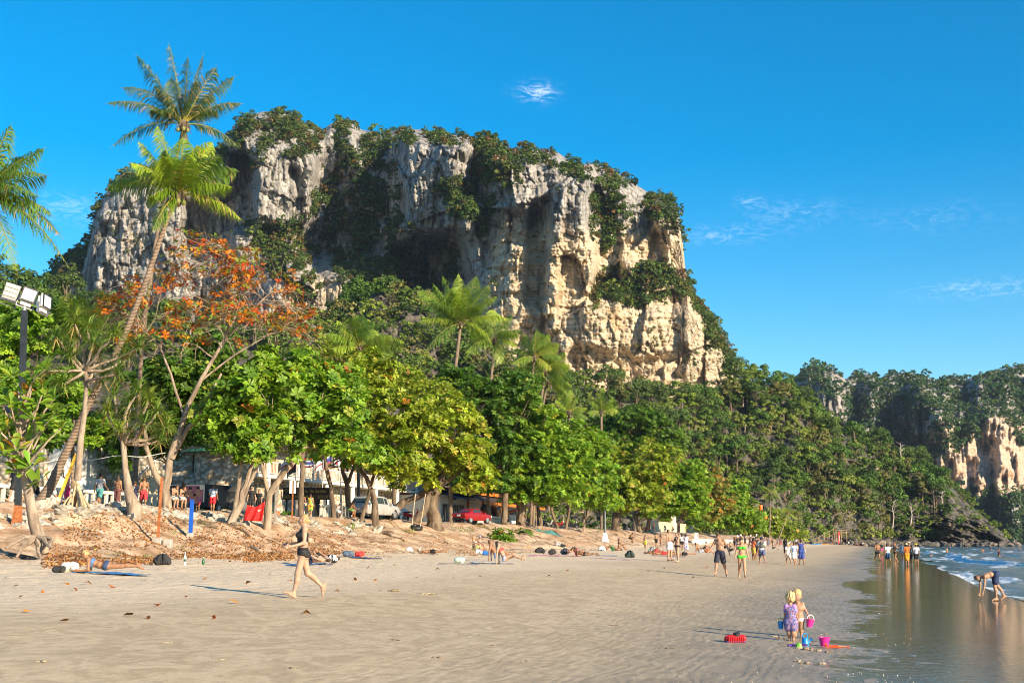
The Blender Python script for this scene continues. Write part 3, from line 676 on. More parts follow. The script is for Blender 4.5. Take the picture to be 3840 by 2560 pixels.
def beach_tree(label, s0, trunks, lobes, leafL, palette, seed, dens=1., clump=1.0, nl=8, barkm=None, ros=26, asp=.5, group='beach trees', name='almond_tree', twigs=1, spread=1., mixp=None, dr=1.):
    """trunks: polylines of (px,py,radius px[,dY]); lobes: (px,py,rx,ry[,dY]) of the crown, all at the tree's own distance"""
    rg = np.random.default_rng(seed); bx, by = trunks[0][0][:2]; Y = Ys(bx, s0); k = Y / FPX
    root = Vector((W(bx, by, Y).x, Y, 0)); root.z = float(ground(root.x, root.y)); e = empty(name, root)
    tm = MB(); ends = []
    for tr in trunks:
        pts = [W(p[0], p[1], Y + (p[3] if len(p) > 3 else 0)) - root for p in tr]; rr = [p[2] * k * .66 for p in tr]
        if tr is trunks[0]: pts = [Vector((0, 0, -.5))] + pts[0:]; pts[0].x = pts[1].x; rr = [rr[0] * 1.5] + rr
        fine = []; fr = []
        for i in range(len(pts) - 1):
            for j in range(3):
                f = j / 3; fine.append(pts[i].lerp(pts[i + 1], f) + Vector(rg.normal(size=3)) * rr[i] * .18); fr.append((rr[i] * (1 - f) + rr[i + 1] * f) * (1 + rg.normal() * .05))
        fine.append(pts[-1]); fr.append(rr[-1]); tm.tube(fine, fr, 9); ends += [(p, r) for p, r in zip(fine[len(fine) // 2:], fr[len(fr) // 2:])]
    C = []; AX = []; LL = []
    for lb in lobes:
        px, py, rx, ry = lb[:4]; dY = lb[4] if len(lb) > 4 else 0.
        c = np.array(W(px, py, Y + dY) - root); rx *= 1.1; ry *= 1.1; rad = np.array([rx * k, (rx * .8 + ry * .3) * k * dr, ry * k])
        n = max(4, int(dens * 1.5 * rad[0] * rad[2] / (clump * .62) ** 2)); u = rdir(rg, n * 2); u = u[(u[:, 2] > -.75) & (u[:, 1] < .55)][:n]
        cc = c + u * rad * rg.uniform(.35, .95, (len(u), 1)); cr = clump * rg.uniform(.6, 1.25, len(u))
        for q, (p, r_) in enumerate(zip(cc, cr)):
            if q % 3 == 0 or twigs > 1:
                b, br = min(ends, key=lambda t: (t[0] - Vector(p)).length + rg.uniform(0, 1.5))
                pts = limb(tm, b, p, min(br * .55, .11 * spread), .018, rg, 5, .1, 5)
                if twigs > 1:
                    for w in range(twigs * 2):
                        a = pts[rg.integers(2, 6)]; tip = Vector(p) + Vector(rdir(rg, 1)[0]) * r_ * 1.6; limb(tm, a, tip, .022, .006, rg, 3, .05, 3)
        kk = np.repeat(np.arange(len(u)), ros); nd = rdir(rg, len(kk)); nd = np.where((nd[:, 2:] < -.3), -nd, nd)
        pos = cc[kk] + nd * (cr[kk] * rg.uniform(.45, 1.05, len(kk)))[:, None] * np.array([1, 1, .75])
        C.append(pos); AX.append(unit(nd * .7 + np.array([0, -.12, .55]) + rdir(rg, len(kk)) * .45)); LL.append(leafL * rg.uniform(.7, 1.2, len(kk)))
    C = np.concatenate(C); AX = np.concatenate(AX); LL = np.concatenate(LL)
    V, kk = rosettes(rg, C, AX, LL, nl, asp=asp); rc = pal(rg, len(C), palette, .25)
    col = rc[kk] * (1 + rg.uniform(-.2, .2, (len(kk), 1)))
    tm.build('trunk', barkm or BARK, e, True)
    cr = link('crown', leaf5_mesh('crown', V, col), LEAF, e); cr['kind'] = 'stuff'
    tag(e, label, 'tree', group); return e
GRP = 'trees along the top of the beach'
def bt(*a, **k): return beach_tree(*a, group=GRP, **k)
bt('leafy green tree at the far left edge behind the floodlight pole', 43, [[(110, 1900, 9), (95, 1600, 7), (70, 1400, 5)]], [(50, 1290, 160, 150), (190, 1240, 110, 90), (60, 1470, 150, 120), (230, 1520, 120, 130), (120, 1640, 150, 90), (330, 1640, 110, 60)], .36, ALM, 21)
bt('dark green tree behind the leaning palm, left of the resort building', 44, [[(640, 1900, 12), (640, 1750, 9), (650, 1600, 6)]], [(640, 1560, 150, 140), (730, 1450, 130, 110), (720, 1620, 100, 120), (520, 1700, 130, 90), (800, 1330, 100, 90), (410, 1640, 110, 90), (610, 1420, 140, 80)], .36, DARK, 22, dens=1.3)
bt('half bare tree with orange and red leaves in front of the cliff', 37, [[(635, 1960, 34), (622, 1840, 27), (640, 1700, 20), (690, 1560, 15), (750, 1430, 13), (830, 1290, 10), (885, 1180, 7), (903, 1060, 5), (908, 960, 3)], [(618, 1830, 24), (575, 1770, 17), (548, 1680, 13), (540, 1580, 10)], [(640, 1720, 16), (700, 1610, 14), (770, 1530, 12), (800, 1460, 9), (830, 1400, 6)], [(690, 1560, 9), (640, 1400, 7), (600, 1300, 5), (520, 1220, 4)], [(830, 1290, 7), (930, 1180, 6), (1010, 1100, 4)], [(750, 1430, 7), (880, 1330, 6), (1000, 1260, 4)]],
   [(560, 1120, 190, 110), (790, 1000, 170, 120), (940, 1090, 170, 130), (1080, 1230, 120, 80), (620, 1250, 200, 80), (400, 1200, 150, 80), (850, 1190, 170, 90), (980, 1250, 130, 80)], .29, ORANGE, 23, dens=.6, clump=.9, nl=5, barkm=PALEBARK, ros=12, twigs=4, spread=.7)
bt('bright green almond tree with forked trunk holding the red cloth', 33.5, [[(863, 1965, 26), (905, 1880, 22), (928, 1786, 13), (961, 1700, 9)], [(880, 1915, 15), (900, 1786, 12), (912, 1690, 9)], [(905, 1880, 13), (945, 1790, 11), (985, 1700, 8), (1010, 1600, 6)]], [(960, 1500, 130, 130), (880, 1560, 90, 150), (1010, 1420, 150, 90), (910, 1680, 90, 60), (1000, 1620, 110, 100), (850, 1660, 70, 60), (960, 1720, 70, 35)], .42, ALM, 24, barkm=PALEBARK)
bt('bright green almond tree with slanting trunk right of the red cloth', 33.5, [[(998, 1985, 24), (1010, 1850, 20), (1067, 1769, 16), (1128, 1696, 14), (1165, 1640, 10)], [(1010, 1850, 13), (985, 1760, 11), (975, 1680, 8)]], [(1110, 1500, 150, 150), (1220, 1580, 130, 130), (1080, 1660, 120, 60), (1280, 1690, 90, 60), (1180, 1690, 80, 45), (1200, 1440, 110, 80), (1310, 1540, 80, 90)], .42, ALM, 25, barkm=PALEBARK)
bt('green tree with straight mottled trunk in front of the resort sign', 37, [[(1128, 1945, 18), (1130, 1800, 15), (1134, 1690, 13), (1150, 1600, 8)]], [(1150, 1600, 110, 80), (1240, 1480, 130, 100), (1080, 1560, 90, 80)], .38, ALM, 26)
bt('tree with twisting trunk left of the silver car', 37, [[(1255, 1955, 16), (1240, 1820, 12), (1215, 1710, 10), (1200, 1640, 6)], [(1305, 1900, 17, 4), (1300, 1820, 15, 4), (1280, 1740, 10, 4)], [(1300, 1820, 12, 4), (1325, 1760, 9, 4), (1340, 1690, 6, 4)]], [(1320, 1640, 130, 90), (1400, 1720, 120, 60), (1320, 1730, 90, 35), (1260, 1540, 100, 80)], .38, ALM, 27)
bt('yellowish almond tree with two crossing trunks beside the silver car', 35.5, [[(1350, 1975, 13), (1378, 1870, 11), (1402, 1780, 9), (1415, 1700, 6)], [(1412, 1965, 22), (1398, 1850, 15), (1372, 1790, 12), (1330, 1735, 9)]], [(1440, 1620, 150, 100), (1560, 1600, 140, 100), (1490, 1740, 140, 65), (1420, 1780, 80, 35), (1400, 1500, 120, 70), (1370, 1400, 110, 80)], .4, LIME, 28)
bt('feathery yellow green tree rising behind the almond trees', 44, [[(1480, 1900, 14), (1480, 1700, 11), (1470, 1520, 7)]], [(1440, 1440, 150, 70), (1560, 1480, 150, 80), (1330, 1360, 120, 60), (1650, 1540, 110, 70), (1230, 1330, 130, 60)], .2, LIME, 29, dens=1.5, ros=30, nl=7)
bt('thick leaning almond tree carrying the tyre swing', 34, [[(1625, 1975, 44), (1620, 1900, 36), (1638, 1830, 28), (1665, 1770, 18), (1690, 1700, 10)], [(1440, 1960, 26), (1500, 1895, 22), (1560, 1862, 19), (1620, 1832, 17), (1690, 1795, 13), (1740, 1760, 8)], [(1560, 1945, 24, -2), (1592, 1912, 19, -2), (1612, 1850, 15, -1), (1620, 1800, 10)], [(1620, 1832, 14), (1580, 1770, 10), (1550, 1700, 7)]], [(1660, 1640, 140, 110), (1740, 1730, 100, 100), (1600, 1720, 150, 70), (1700, 1560, 110, 80), (1560, 1800, 120, 42), (1740, 1820, 70, 40), (1790, 1800, 60, 50)], .4, LIME, 30)
bt('dense dark green tree standing over the orange trimmed shop', 37, [[(1890, 1960, 21), (1895, 1860, 18), (1890, 1780, 13), (1880, 1700, 8)]], [(1830, 1540, 160, 110), (1740, 1460, 100, 80), (1880, 1680, 140, 120), (1790, 1800, 110, 70), (1930, 1480, 110, 80), (1860, 1820, 110, 50)], .36, DARK, 31, dens=1.3)
bt('broad green tree with thick pale trunk right of the shop', 36, [[(1948, 1985, 28), (1955, 1890, 24), (1965, 1820, 17), (1990, 1740, 9)], [(1955, 1890, 13), (2010, 1860, 10), (2070, 1840, 7)]], [(2000, 1640, 150, 130), (2090, 1740, 130, 120), (1990, 1800, 130, 90), (2110, 1860, 120, 60), (1960, 1870, 90, 30)], .36, ALM, 32, dens=1.2)
bt('leafy tree with thin slanting stems by the parked motorbikes', 36, [[(2095, 1990, 9), (2065, 1900, 8), (2050, 1820, 6)], [(2120, 1990, 8), (2135, 1920, 7), (2140, 1850, 5)], [(2030, 1985, 14, 3), (2015, 1900, 12, 3), (2000, 1830, 8, 3)]], [(2160, 1680, 120, 110), (2220, 1790, 100, 110), (2120, 1780, 100, 100), (2250, 1880, 70, 60)], .36, ALM, 33, dens=1.2)
bt('dark layered tree rising above the tree line left of the hill', 43, [[(2380, 1960, 14), (2380, 1800, 11), (2370, 1680, 7)]], [(2360, 1580, 150, 60), (2280, 1660, 120, 70), (2470, 1650, 100, 80), (2400, 1690, 130, 60)], .36, DARK, 34, dens=1.4)
bt('large tree with the thickest trunk beside the slim beach lamp', 34, [[(2315, 2020, 33), (2312, 1940, 27), (2322, 1880, 20), (2340, 1800, 11)]], [(2320, 1780, 110, 110), (2410, 1850, 110, 100), (2330, 1880, 110, 55), (2440, 1740, 110, 90), (2260, 1860, 60, 70)], .36, LIME, 35, dens=1.3)
bt('round green tree over the standing bathers', 36, [[(2400, 1995, 14), (2385, 1940, 12), (2370, 1890, 8)], [(2425, 1990, 13, 3), (2435, 1930, 11, 3), (2440, 1880, 8, 3)]], [(2500, 1830, 110, 100), (2560, 1900, 90, 80), (2470, 1910, 90, 55), (2580, 1810, 80, 80)], .36, ALM, 36, dens=1.3)
bt('green tree touched with orange above the beige wall', 35, [[(2545, 2020, 9), (2545, 1960, 8), (2560, 1900, 6)]], [(2650, 1830, 80, 70), (2620, 1920, 90, 70), (2690, 1900, 70, 60)], .4, OLIVE, 37, dens=1.3, clump=1.3)
bt('bushy green tree behind the white beach wall', 33, [[(2700, 2030, 6), (2700, 1980, 5), (2710, 1920, 4)]], [(2720, 1920, 90, 80), (2790, 1950, 80, 65), (2660, 1970, 80, 45), (2760, 1860, 60, 60)], .5, ALM, 38, dens=1.2, clump=1.6)
bt('green tree right of the two orange lanterns', 33, [[(2850, 2035, 5), (2850, 1990, 4), (2855, 1950, 3)]], [(2850, 1960, 80, 60), (2910, 1985, 75, 48), (2820, 1990, 70, 40), (2970, 2005, 70, 32)], .6, LIME, 39, dens=1.2, clump=2.)
# ------------------------------------------------------------------ left sapling with large single leaves
def fine_leaf(v, col):
    """a single obovate leaf with a midrib fold, from the five corner points"""
    b, r, t, l, m = v; V = [b]; F = []
    prof = ((.18, .22), (.4, .6), (.63, 1.), (.82, .95), (.94, .55)); ax = lambda f: (1 - f) ** 2 * b + 2 * f * (1 - f) * (m * 1.5 - (b + t) * .25) + f * f * t; wd = (r - l) / 2; up = ((r + l) / 2 - ax(.63))
    for f, w in prof: c = ax(f); V += [c + wd * w + up * w, c, c - wd * w + up * w]
    V.append(t); n = len(prof); F += [(0, 1, 2), (0, 2, 3)]
    for i in range(n - 1):
        a = 1 + i * 3; F += [(a, a + 3, a + 4), (a, a + 4, a + 1), (a + 1, a + 4, a + 5), (a + 1, a + 5, a + 2)]
    a = 1 + (n - 1) * 3; F += [(a, len(V) - 1, a + 1), (a + 1, len(V) - 1, a + 2)]
    return mesh_np('leaf', np.array(V), None, F, col=np.tile(col, (len(V), 1)), smooth=True)
def sapling():
    rg = np.random.default_rng(40); Y = 47.; k = Y / FPX; root = W(150, 2055, Y); root.z = float(ground(root.x, root.y)); e = empty('almond_sapling', root)
    tm = MB(); tr = [(172, 2075, 13), (150, 2020, 26), (128, 1960, 21), (112, 1870, 18), (98, 1800, 17), (85, 1730, 9), (75, 1600, 7), (90, 1480, 5)]
    tm.tube([W(a, b, Y) - root for a, b, r in tr], [r * k for a, b, r in tr], 9); tops = []
    for a, b in ((150, 2020), (140, 2010)):
        for tx, ty in ((168, 2130), (60, 2095), (20, 2060), (190, 2060)): limb(tm, W(a, b, Y) - root, W(tx, ty, Y - 1.2) - root, .14, .03, rg, 5, .12, 6)
    heads = [(90, 1470, 1.), (160, 1440, .9), (40, 1500, 1.), (130, 1560, 1.05), (210, 1530, .9), (30, 1590, 1.), (95, 1640, 1.1), (180, 1640, .9), (20, 1690, .8), (115, 1740, 1.2), (150, 1790, .75), (65, 1755, .9), (205, 1480, .8), (50, 1400, .9), (170, 1370, .8), (-30, 1560, 1.), (-20, 1440, 1.), (230, 1590, .75), (120, 1690, .8), (70, 1545, .9), (15, 1480, 1.), (120, 1420, .9), (60, 1670, .9), (180, 1580, .9), (0, 1640, 1.), (140, 1500, .9)]
    for i, (hx, hy, sc) in enumerate(heads):
        c = W(hx, hy + 12, Y + rg.uniform(-.7, .5)) - root
        limb(tm, W(85, min(1760, hy + 160), Y) - root, c, .07, .025, rg, 4, -.05, 5)
        V, kk = rosettes(rg, np.array([c]), unit(np.array([[rg.normal() * .35, -.35, .8]])), np.array([.6 * sc]), 11, (28, 100), .46)
        col = pal(rg, len(V), [(4, (.17, .31, .03)), (3, (.24, .37, .04)), (1.5, (.1, .2, .02)), (.5, (.42, .34, .05)), (.2, (.5, .2, .03))], .22)
        for q in range(len(V)):
            link('leaf', fine_leaf(V[q], col[q]), LEAF, e)
    tm.build('trunk', PALEBARK, e, True)
    tag(e, 'young almond tree with big glossy leaves and bleached bare trunk, left edge', 'tree', GRP)
sapling()
# ------------------------------------------------------------------ coconut palms
def frond_mesh(C, T, rg, arch=.25, nleaf=80, ll=.95, col=(.1, .17, .025), dry=0., wid=.05):
    C = np.array(C); T = np.array(T); L = np.linalg.norm(T - C); M = (C + T) / 2 + np.array([0, 0, arch * L])
    def at(f): f = np.asarray(f)[:, None]; return (1 - f) ** 2 * C + 2 * f * (1 - f) * M + f * f * T
    f = np.linspace(.13, .99, nleaf); p = at(f); tg = unit(at(f + .01) - at(f - .01)); up = np.array([0, 0, 1.])
    side = unit(np.cross(tg, up + 0 * tg) + 1e-6); nn = np.cross(side, tg); V = []; Q = []; Tt = []; cl = []
    roll = rg.normal() * .5; tw = side * math.cos(roll) + nn * math.sin(roll)
    for sg in (-1, 1):
        ln = (1.3 * ll * (np.sin(np.pi * np.clip(f * .93 + .12, 0, 1)) ** .7) * rg.uniform(.8, 1.1, nleaf))[:, None]
        d = unit(tw * sg * .72 + tg * .55 + np.array([0, 0, -.22]) + rg.normal(size=(nleaf, 3)) * .13); dd = unit(d + np.array([0, 0, -1.25]) + rg.normal(size=(nleaf, 3)) * .1)
        w = tg * wid * .5; m = p + d * ln * .5; t = m + dd * ln * .55; o = len(V)
        V += [p - w * .6, p + w * .6, m + w, m - w, t]; cl.append(f)
    blocks = []; cols = []
    for b in range(2):
        a = np.stack(V[b * 5:b * 5 + 5], 1); blocks.append(a)
        g = np.array(col)[None] * (1 + rg.uniform(-.25, .25, (nleaf, 1))) * (1 + .25 * (f[:, None] - .5)); dr = (rg.random(nleaf) < dry)[:, None]
        cols.append(np.where(dr, np.array([[.42, .31, .15]]), g))
    A = np.concatenate(blocks); n = len(A); o = np.arange(n)[:, None] * 5
    q = (o + np.array([[0, 1, 2, 3]])); t = (o + np.array([[3, 2, 4]])); Vv = A.reshape(-1, 3); Cc = np.repeat(np.concatenate(cols), 5, 0)
    # rachis
    fr = np.linspace(0, 1, 12); rp = at(fr); tg = unit(np.gradient(rp, axis=0)); sd = unit(np.cross(tg, np.array([.01, .02, 1.]))); n2 = np.cross(sd, tg); rr = (.05 * (1 - fr) + .008)[:, None]
    ring = np.stack([rp + sd * rr, rp + n2 * rr, rp - sd * rr, rp - n2 * rr], 1); b0 = len(Vv); qs = []
    for i in range(11):
        for k in range(4): qs.append((b0 + i * 4 + k, b0 + i * 4 + (k + 1) % 4, b0 + i * 4 + 4 + (k + 1) % 4, b0 + i * 4 + 4 + k))
    Vv = np.concatenate([Vv, ring.reshape(-1, 3)]); Cc = np.concatenate([Cc, np.tile(np.array([[.33, .3, .04]]), (48, 1))])
    return mesh_np('frond', Vv, np.concatenate([q, np.array(qs)]), t, col=Cc)
def palm(label, Y, trunk, tips, seed, ll=.95, nleaf=52, cols=((.2, .31, .04), (.28, .38, .05), (.14, .24, .045)), dry=.04, extra=4, exlen=220, group='coconut palms', archs=None, nuts=True):
    """trunk: (px,py,r px) from foot to crown, crown point last; tips: (px,py[,dY]) of the fronds"""
    rg = np.random.default_rng(seed); k = Y / FPX; b = W(trunk[0][0], trunk[0][1], Y); root = Vector((b.x, b.y, float(ground(b.x, b.y)))); e = empty('coconut_palm', root)
    pts = [W(a, c, Y) - root for a, c, r in trunk]; rr = [r * k * .72 for a, c, r in trunk]; fine = []; fr = []
    if pts[0].z > .2: pts = [Vector((pts[0].x, 0, -.3))] + pts; rr = [rr[0]] + rr
    for i in range(len(pts) - 1):
        p0 = pts[max(i - 1, 0)]; p3 = pts[min(i + 2, len(pts) - 1)]; p1, p2 = pts[i], pts[i + 1]
        for j in range(4):
            f = j / 4; fine.append(.5 * ((2 * p1) + (p2 - p0) * f + (2 * p0 - 5 * p1 + 4 * p2 - p3) * f * f + (3 * p1 - p0 - 3 * p2 + p3) * f ** 3)); fr.append(rr[i] * (1 - f) + rr[i + 1] * f)
    fine.append(pts[-1]); fr.append(rr[-1]); MB().tube(fine, fr, 10).build('trunk', PALMBARK, e, True)
    C = pts[-1]; ct = trunk[-1]
    bs = MB(); bs.ball(C + Vector((0, 0, -.1)), (.3, .3, .5), 8, 6)
    for i in range(9): a = i * .7; bs.tube([C + Vector((0, 0, -.25)), C + Vector((math.cos(a) * .35, math.sin(a) * .35, -.05 + .1 * (i % 3))), C + Vector((math.cos(a) * .55, math.sin(a) * .55, -.35 - .2 * (i % 2)))], [.05, .04, .02], 5)
    bs.build('leaf_base', BARK, e, True)
    tl = [(t[0], t[1], t[2] if len(t) > 2 else rg.uniform(-2.2, 1.2)) for t in tips]
    for i in range(extra): a = rg.uniform(-.3, 3.4); tl.append((ct[0] + math.cos(a) * exlen * .6, ct[1] - abs(math.sin(a)) * exlen * .75, rg.choice([-3.2, 3.2]) * rg.uniform(.6, 1)))
    for i, (tx, ty, dy) in enumerate(tl):
        c = cols[i % len(cols)]; low = ty > ct[1] + 40
        ar = .12 if ty < ct[1] - 150 else (.3 if low else .26)
        me = frond_mesh(C, W(tx, ty, Y + dy) - root, rg, ar, nleaf, ll, c, dry + (.25 if low and rg.random() < .3 else 0)); link('frond', me, FROND, e)
    if nuts:
        for i in range(4): a = i * 1.7; MB().ball(C + Vector((math.cos(a) * .3, math.sin(a) * .3 - .1, -.4)), (.13, .13, .16), 8, 6).build('coconut', paint((.2, .22, .05), .6), e, True)
    tag(e, label, 'palm tree', group); return e
TALL = ((.075, .135, .035), (.06, .115, .035), (.11, .175, .045))
palm('tallest coconut palm, its silvery crown highest against the sky', 80, [(500, 1960, 15), (520, 1500, 13), (535, 1250, 12), (560, 1080, 11), (585, 900, 10), (620, 740, 9), (665, 580, 8), (688, 468, 7)], [(505, 200), (632, 158), (388, 390), (408, 560), (816, 245), (887, 282), (913, 390), (903, 560), (705, 205), (765, 200), (580, 330), (640, 290), (740, 300), (700, 560), (450, 330, 2)], 61, ll=1.0, nleaf=78, cols=TALL, dry=.14, extra=5)
palm('coconut palm with long leaning ringed trunk, lower of the two tall palms', 62, [(140, 1895, 34), (190, 1820, 26), (250, 1690, 21), (330, 1520, 19), (395, 1400, 18), (460, 1270, 17), (530, 1100, 15), (580, 960, 14), (625, 830, 12), (668, 732, 10)], [(587, 462), (515, 527), (388, 712), (566, 880), (801, 527), (898, 644), (877, 704), (918, 836), (690, 510), (560, 740), (740, 540), (840, 590), (620, 560), (480, 610)], 62, ll=.92, nleaf=78, cols=((.19, .3, .03), (.28, .38, .04), (.15, .26, .035)), extra=4)
palm('coconut palm at the left edge with only its drooping fronds in view', 55, [(-230, 1960, 20), (-200, 1500, 16), (-130, 1000, 13), (-80, 745, 11)], [(46, 462), (175, 552), (184, 660), (204, 816), (262, 1010), (70, 1045), (90, 590), (-250, 700), (-300, 850), (-40, 480), (240, 900), (-160, 500), (150, 740)], 63, ll=1.0, nleaf=78, cols=((.15, .26, .04), (.11, .21, .04), (.21, .32, .045)))
palm('coconut palm with full crown, tallest of the palms in front of the cliff', 138, [(1690, 1960, 11), (1692, 1600, 11), (1702, 1440, 10), (1715, 1320, 9), (1727, 1215, 8)], [(1555, 1090), (1570, 1205), (1590, 1330), (1870, 1110), (1920, 1200), (1840, 1060), (1655, 1030), (1720, 1020), (1790, 1030), (1620, 1060), (1850, 1300), (1790, 1150, -3), (1690, 1090, -3)], 64, ll=1.4, nleaf=90, extra=7, exlen=190)
palm('thin coconut palm right of the tallest mid palm', 140, [(1830, 1960, 8), (1830, 1600, 8), (1838, 1460, 8), (1848, 1360, 7), (1855, 1275, 6)], [(1740, 1330), (1880, 1370), (1960, 1240), (1790, 1180), (1850, 1160), (1920, 1180), (1760, 1250), (1940, 1300)], 65, ll=1.3, nleaf=76, extra=3, exlen=140)
palm('coconut palm leaning right, left of the twin trunked palms', 150, [(1940, 1960, 8), (1955, 1700, 8), (1978, 1505, 7), (1995, 1420, 7), (2005, 1340, 6)], [(1930, 1310), (1960, 1260), (2010, 1235), (2060, 1250), (2100, 1290), (2110, 1340), (1915, 1370), (2070, 1390), (2030, 1250)], 66, ll=1.25, nleaf=76, extra=3, exlen=110)
palm('twin palm with brown crown centre, front trunk of the pair', 152, [(1990, 1960, 8), (2005, 1700, 8), (2020, 1565, 7), (2035, 1460, 7), (2047, 1395, 6)], [(1960, 1370), (2000, 1320), (2060, 1300), (2120, 1320), (2140, 1370), (2135, 1430), (1990, 1450), (2080, 1340)], 67, ll=1.25, nleaf=76, extra=2, exlen=110)
palm('twin palm with lower crown, rear trunk of the pair', 156, [(2000, 1960, 7), (2012, 1700, 7), (2028, 1565, 6), (2042, 1490, 6), (2053, 1435, 5)], [(2150, 1450), (2130, 1490), (1985, 1520), (2000, 1460), (2090, 1400), (1950, 1430)], 68, ll=1.2, nleaf=76, extra=1, exlen=90)
palm('low palm with orange crown centre above the dark beach trees', 160, [(2130, 1960, 8), (2132, 1700, 8), (2135, 1550, 7)], [(2060, 1560), (2080, 1500), (2120, 1465), (2170, 1480), (2205, 1530), (2210, 1570), (2140, 1460), (2100, 1480)], 69, ll=.95, nleaf=50, extra=2, exlen=90)
palm('low palm further right, half hidden by the dark layered tree', 180, [(2255, 1960, 7), (2255, 1700, 7), (2255, 1545, 6)], [(2200, 1550), (2215, 1500), (2255, 1470), (2300, 1490), (2320, 1540), (2240, 1480)], 70, ll=.95, nleaf=50, extra=2, exlen=80)
palm('wide crowned palm rising behind the feathery yellow tree', 110, [(1345, 1960, 10), (1345, 1600, 9), (1350, 1310, 8)], [(1220, 1250), (1260, 1200), (1400, 1200), (1470, 1260), (1525, 1290), (1310, 1190), (1350, 1180), (1240, 1310), (1480, 1330)], 71, ll=1.3, nleaf=76, extra=2, exlen=130)
palm('young palm with upright fronds behind the floodlights', 70, [(270, 1960, 10), (275, 1500, 9), (280, 1290, 8)], [(200, 1130), (260, 1090), (300, 1100), (370, 1150), (240, 1180), (420, 1180), (330, 1120)], 72, ll=.9, nleaf=50, extra=2, exlen=130)
palm('distant palm beside the upper orange lantern', 330, [(2885, 2030, 4), (2888, 1930, 3.5), (2890, 1850, 3)], [(2850, 1870), (2860, 1825), (2890, 1808), (2920, 1825), (2930, 1870), (2910, 1895), (2870, 1890)], 73, ll=1.1, nleaf=36, extra=2, exlen=45, nuts=False)
palm('distant palm leaning over the far end of the beach', 370, [(2915, 2035, 4), (2935, 1980, 3.5), (2955, 1925, 3)], [(2920, 1940), (2935, 1905), (2960, 1895), (2990, 1910), (2995, 1950), (2970, 1975), (2940, 1970)], 74, ll=1.1, nleaf=36, extra=2, exlen=45, nuts=False)
# ------------------------------------------------------------------ screw pines
def straps(rg, C, n, L, col, wid=.055):
    a = rg.uniform(0, 6.28, n); el = np.radians(rg.uniform(-25, 80, n)); d = np.stack([np.cos(a) * np.cos(el), np.sin(a) * np.cos(el), np.sin(el)], 1)
    l = L * rg.uniform(.65, 1.1, n)[:, None]; w = unit(np.cross(d, np.array([.1, .2, 1.]))) * wid * .5; p0 = C + d * .05
    m = p0 + d * l * .55; t = m + unit(d + np.array([0, 0, -.8])) * l * .5
    return np.stack([p0 - w, p0 + w, m + w, m - w, t], 1), np.array(col)[None] * (1 + rg.uniform(-.3, .3, (n, 1)))
def screw_pine(label, Y, trunk, heads, seed, proproots=None, L=1.0, n=60):
    rg = np.random.default_rng(seed); k = Y / FPX; b = W(trunk[0][0], trunk[0][1], Y); root = Vector((b.x, b.y, float(ground(b.x, b.y)))); e = empty('screw_pine', root)
    tm = MB(); pts = [W(a, c, Y) - root for a, c, r in trunk]; ra = [r * k * .8 for a, c, r in trunk]; pre = [] if proproots else [Vector((pts[0].x, 0, -.5))]; tm.tube(pre + pts, ra[:len(pre)] + ra, 10)
    A = []; C = []
    for hx, hy in heads:
        c = W(hx, hy, Y + rg.uniform(-1.2, 1.)) - root; limb(tm, pts[-1] if rg.random() < .5 else pts[-2], c, trunk[-1][2] * k * .7, .05, rg, 4, -.08, 6)
        v, col = straps(rg, np.array(c), n, L, [(.18, .28, .06), (.25, .33, .07), (.13, .22, .055)][rg.integers(3)]); A.append(v); C.append(col)
        v, col = straps(rg, np.array(c) - np.array([0, 0, .15]), 8, L * .8, (.4, .3, .12)); v[:, 2:, 2] -= .3; A.append(v); C.append(col)
    A = np.concatenate(A); C = np.concatenate(C); o = np.arange(len(A))[:, None] * 5
    cr = link('crown', mesh_np('crown', A.reshape(-1, 3), o + np.array([[0, 1, 2, 3]]), o + np.array([[3, 2, 4]]), col=np.repeat(C, 5, 0)), FROND, e); cr['kind'] = 'stuff'
    tm.build('trunk', PALEBARK, e, True)
    if proproots:
        (tx, ty), feet, nr = proproots
        for i in range(nr):
            f = i / (nr - 1); fx = feet[0] + (feet[1] - feet[0]) * f; p0 = W(tx + rg.normal() * 4, ty + rg.uniform(-25, 60), Y - .1) - root; yy = Y - rg.uniform(-.7, 1.6)
            p1 = W(fx, feet[2] + rg.uniform(-25, 20), yy) - root
            MB().tube([p0, p0.lerp(p1, .5) + Vector((0, -.05, .12)), p1], [.05, .04, .045], 6).build('prop_root', paint((.5, .38, .22), .85, .2), e, True)
    tag(e, label, 'screw pine', 'screw pines'); return e
screw_pine('screw pine standing on a skirt of pale prop roots', 60, [(290, 1800, 17), (297, 1720, 16), (303, 1640, 15), (318, 1540, 12), (325, 1430, 10), (320, 1390, 9)], [(210, 1260), (330, 1225), (430, 1260), (260, 1340), (370, 1330), (470, 1340), (170, 1390), (300, 1400), (390, 1420), (240, 1440), (350, 1280), (280, 1210), (520, 1300), (440, 1400)], 81, ((290, 1810), (222, 345, 1920), 22), 1.05, 70)
screw_pine('screw pine with drooping leaf heads over a swollen mossy trunk foot', 62, [(505, 1905, 36), (485, 1850, 22), (470, 1760, 14), (462, 1660, 13), (470, 1600, 12)], [(430, 1480), (520, 1470), (590, 1540), (470, 1570), (400, 1540), (620, 1600), (540, 1590), (490, 1520), (600, 1650), (560, 1500), (450, 1620)], 82, None, 1.0, 70)
screw_pine('small distant screw pine left of the slim beach lamp', 165, [(2190, 2000, 7), (2190, 1950, 6), (2192, 1920, 5)], [(2180, 1890), (2210, 1880), (2195, 1865), (2165, 1910), (2225, 1905)], 83, None, 1.1, 60)
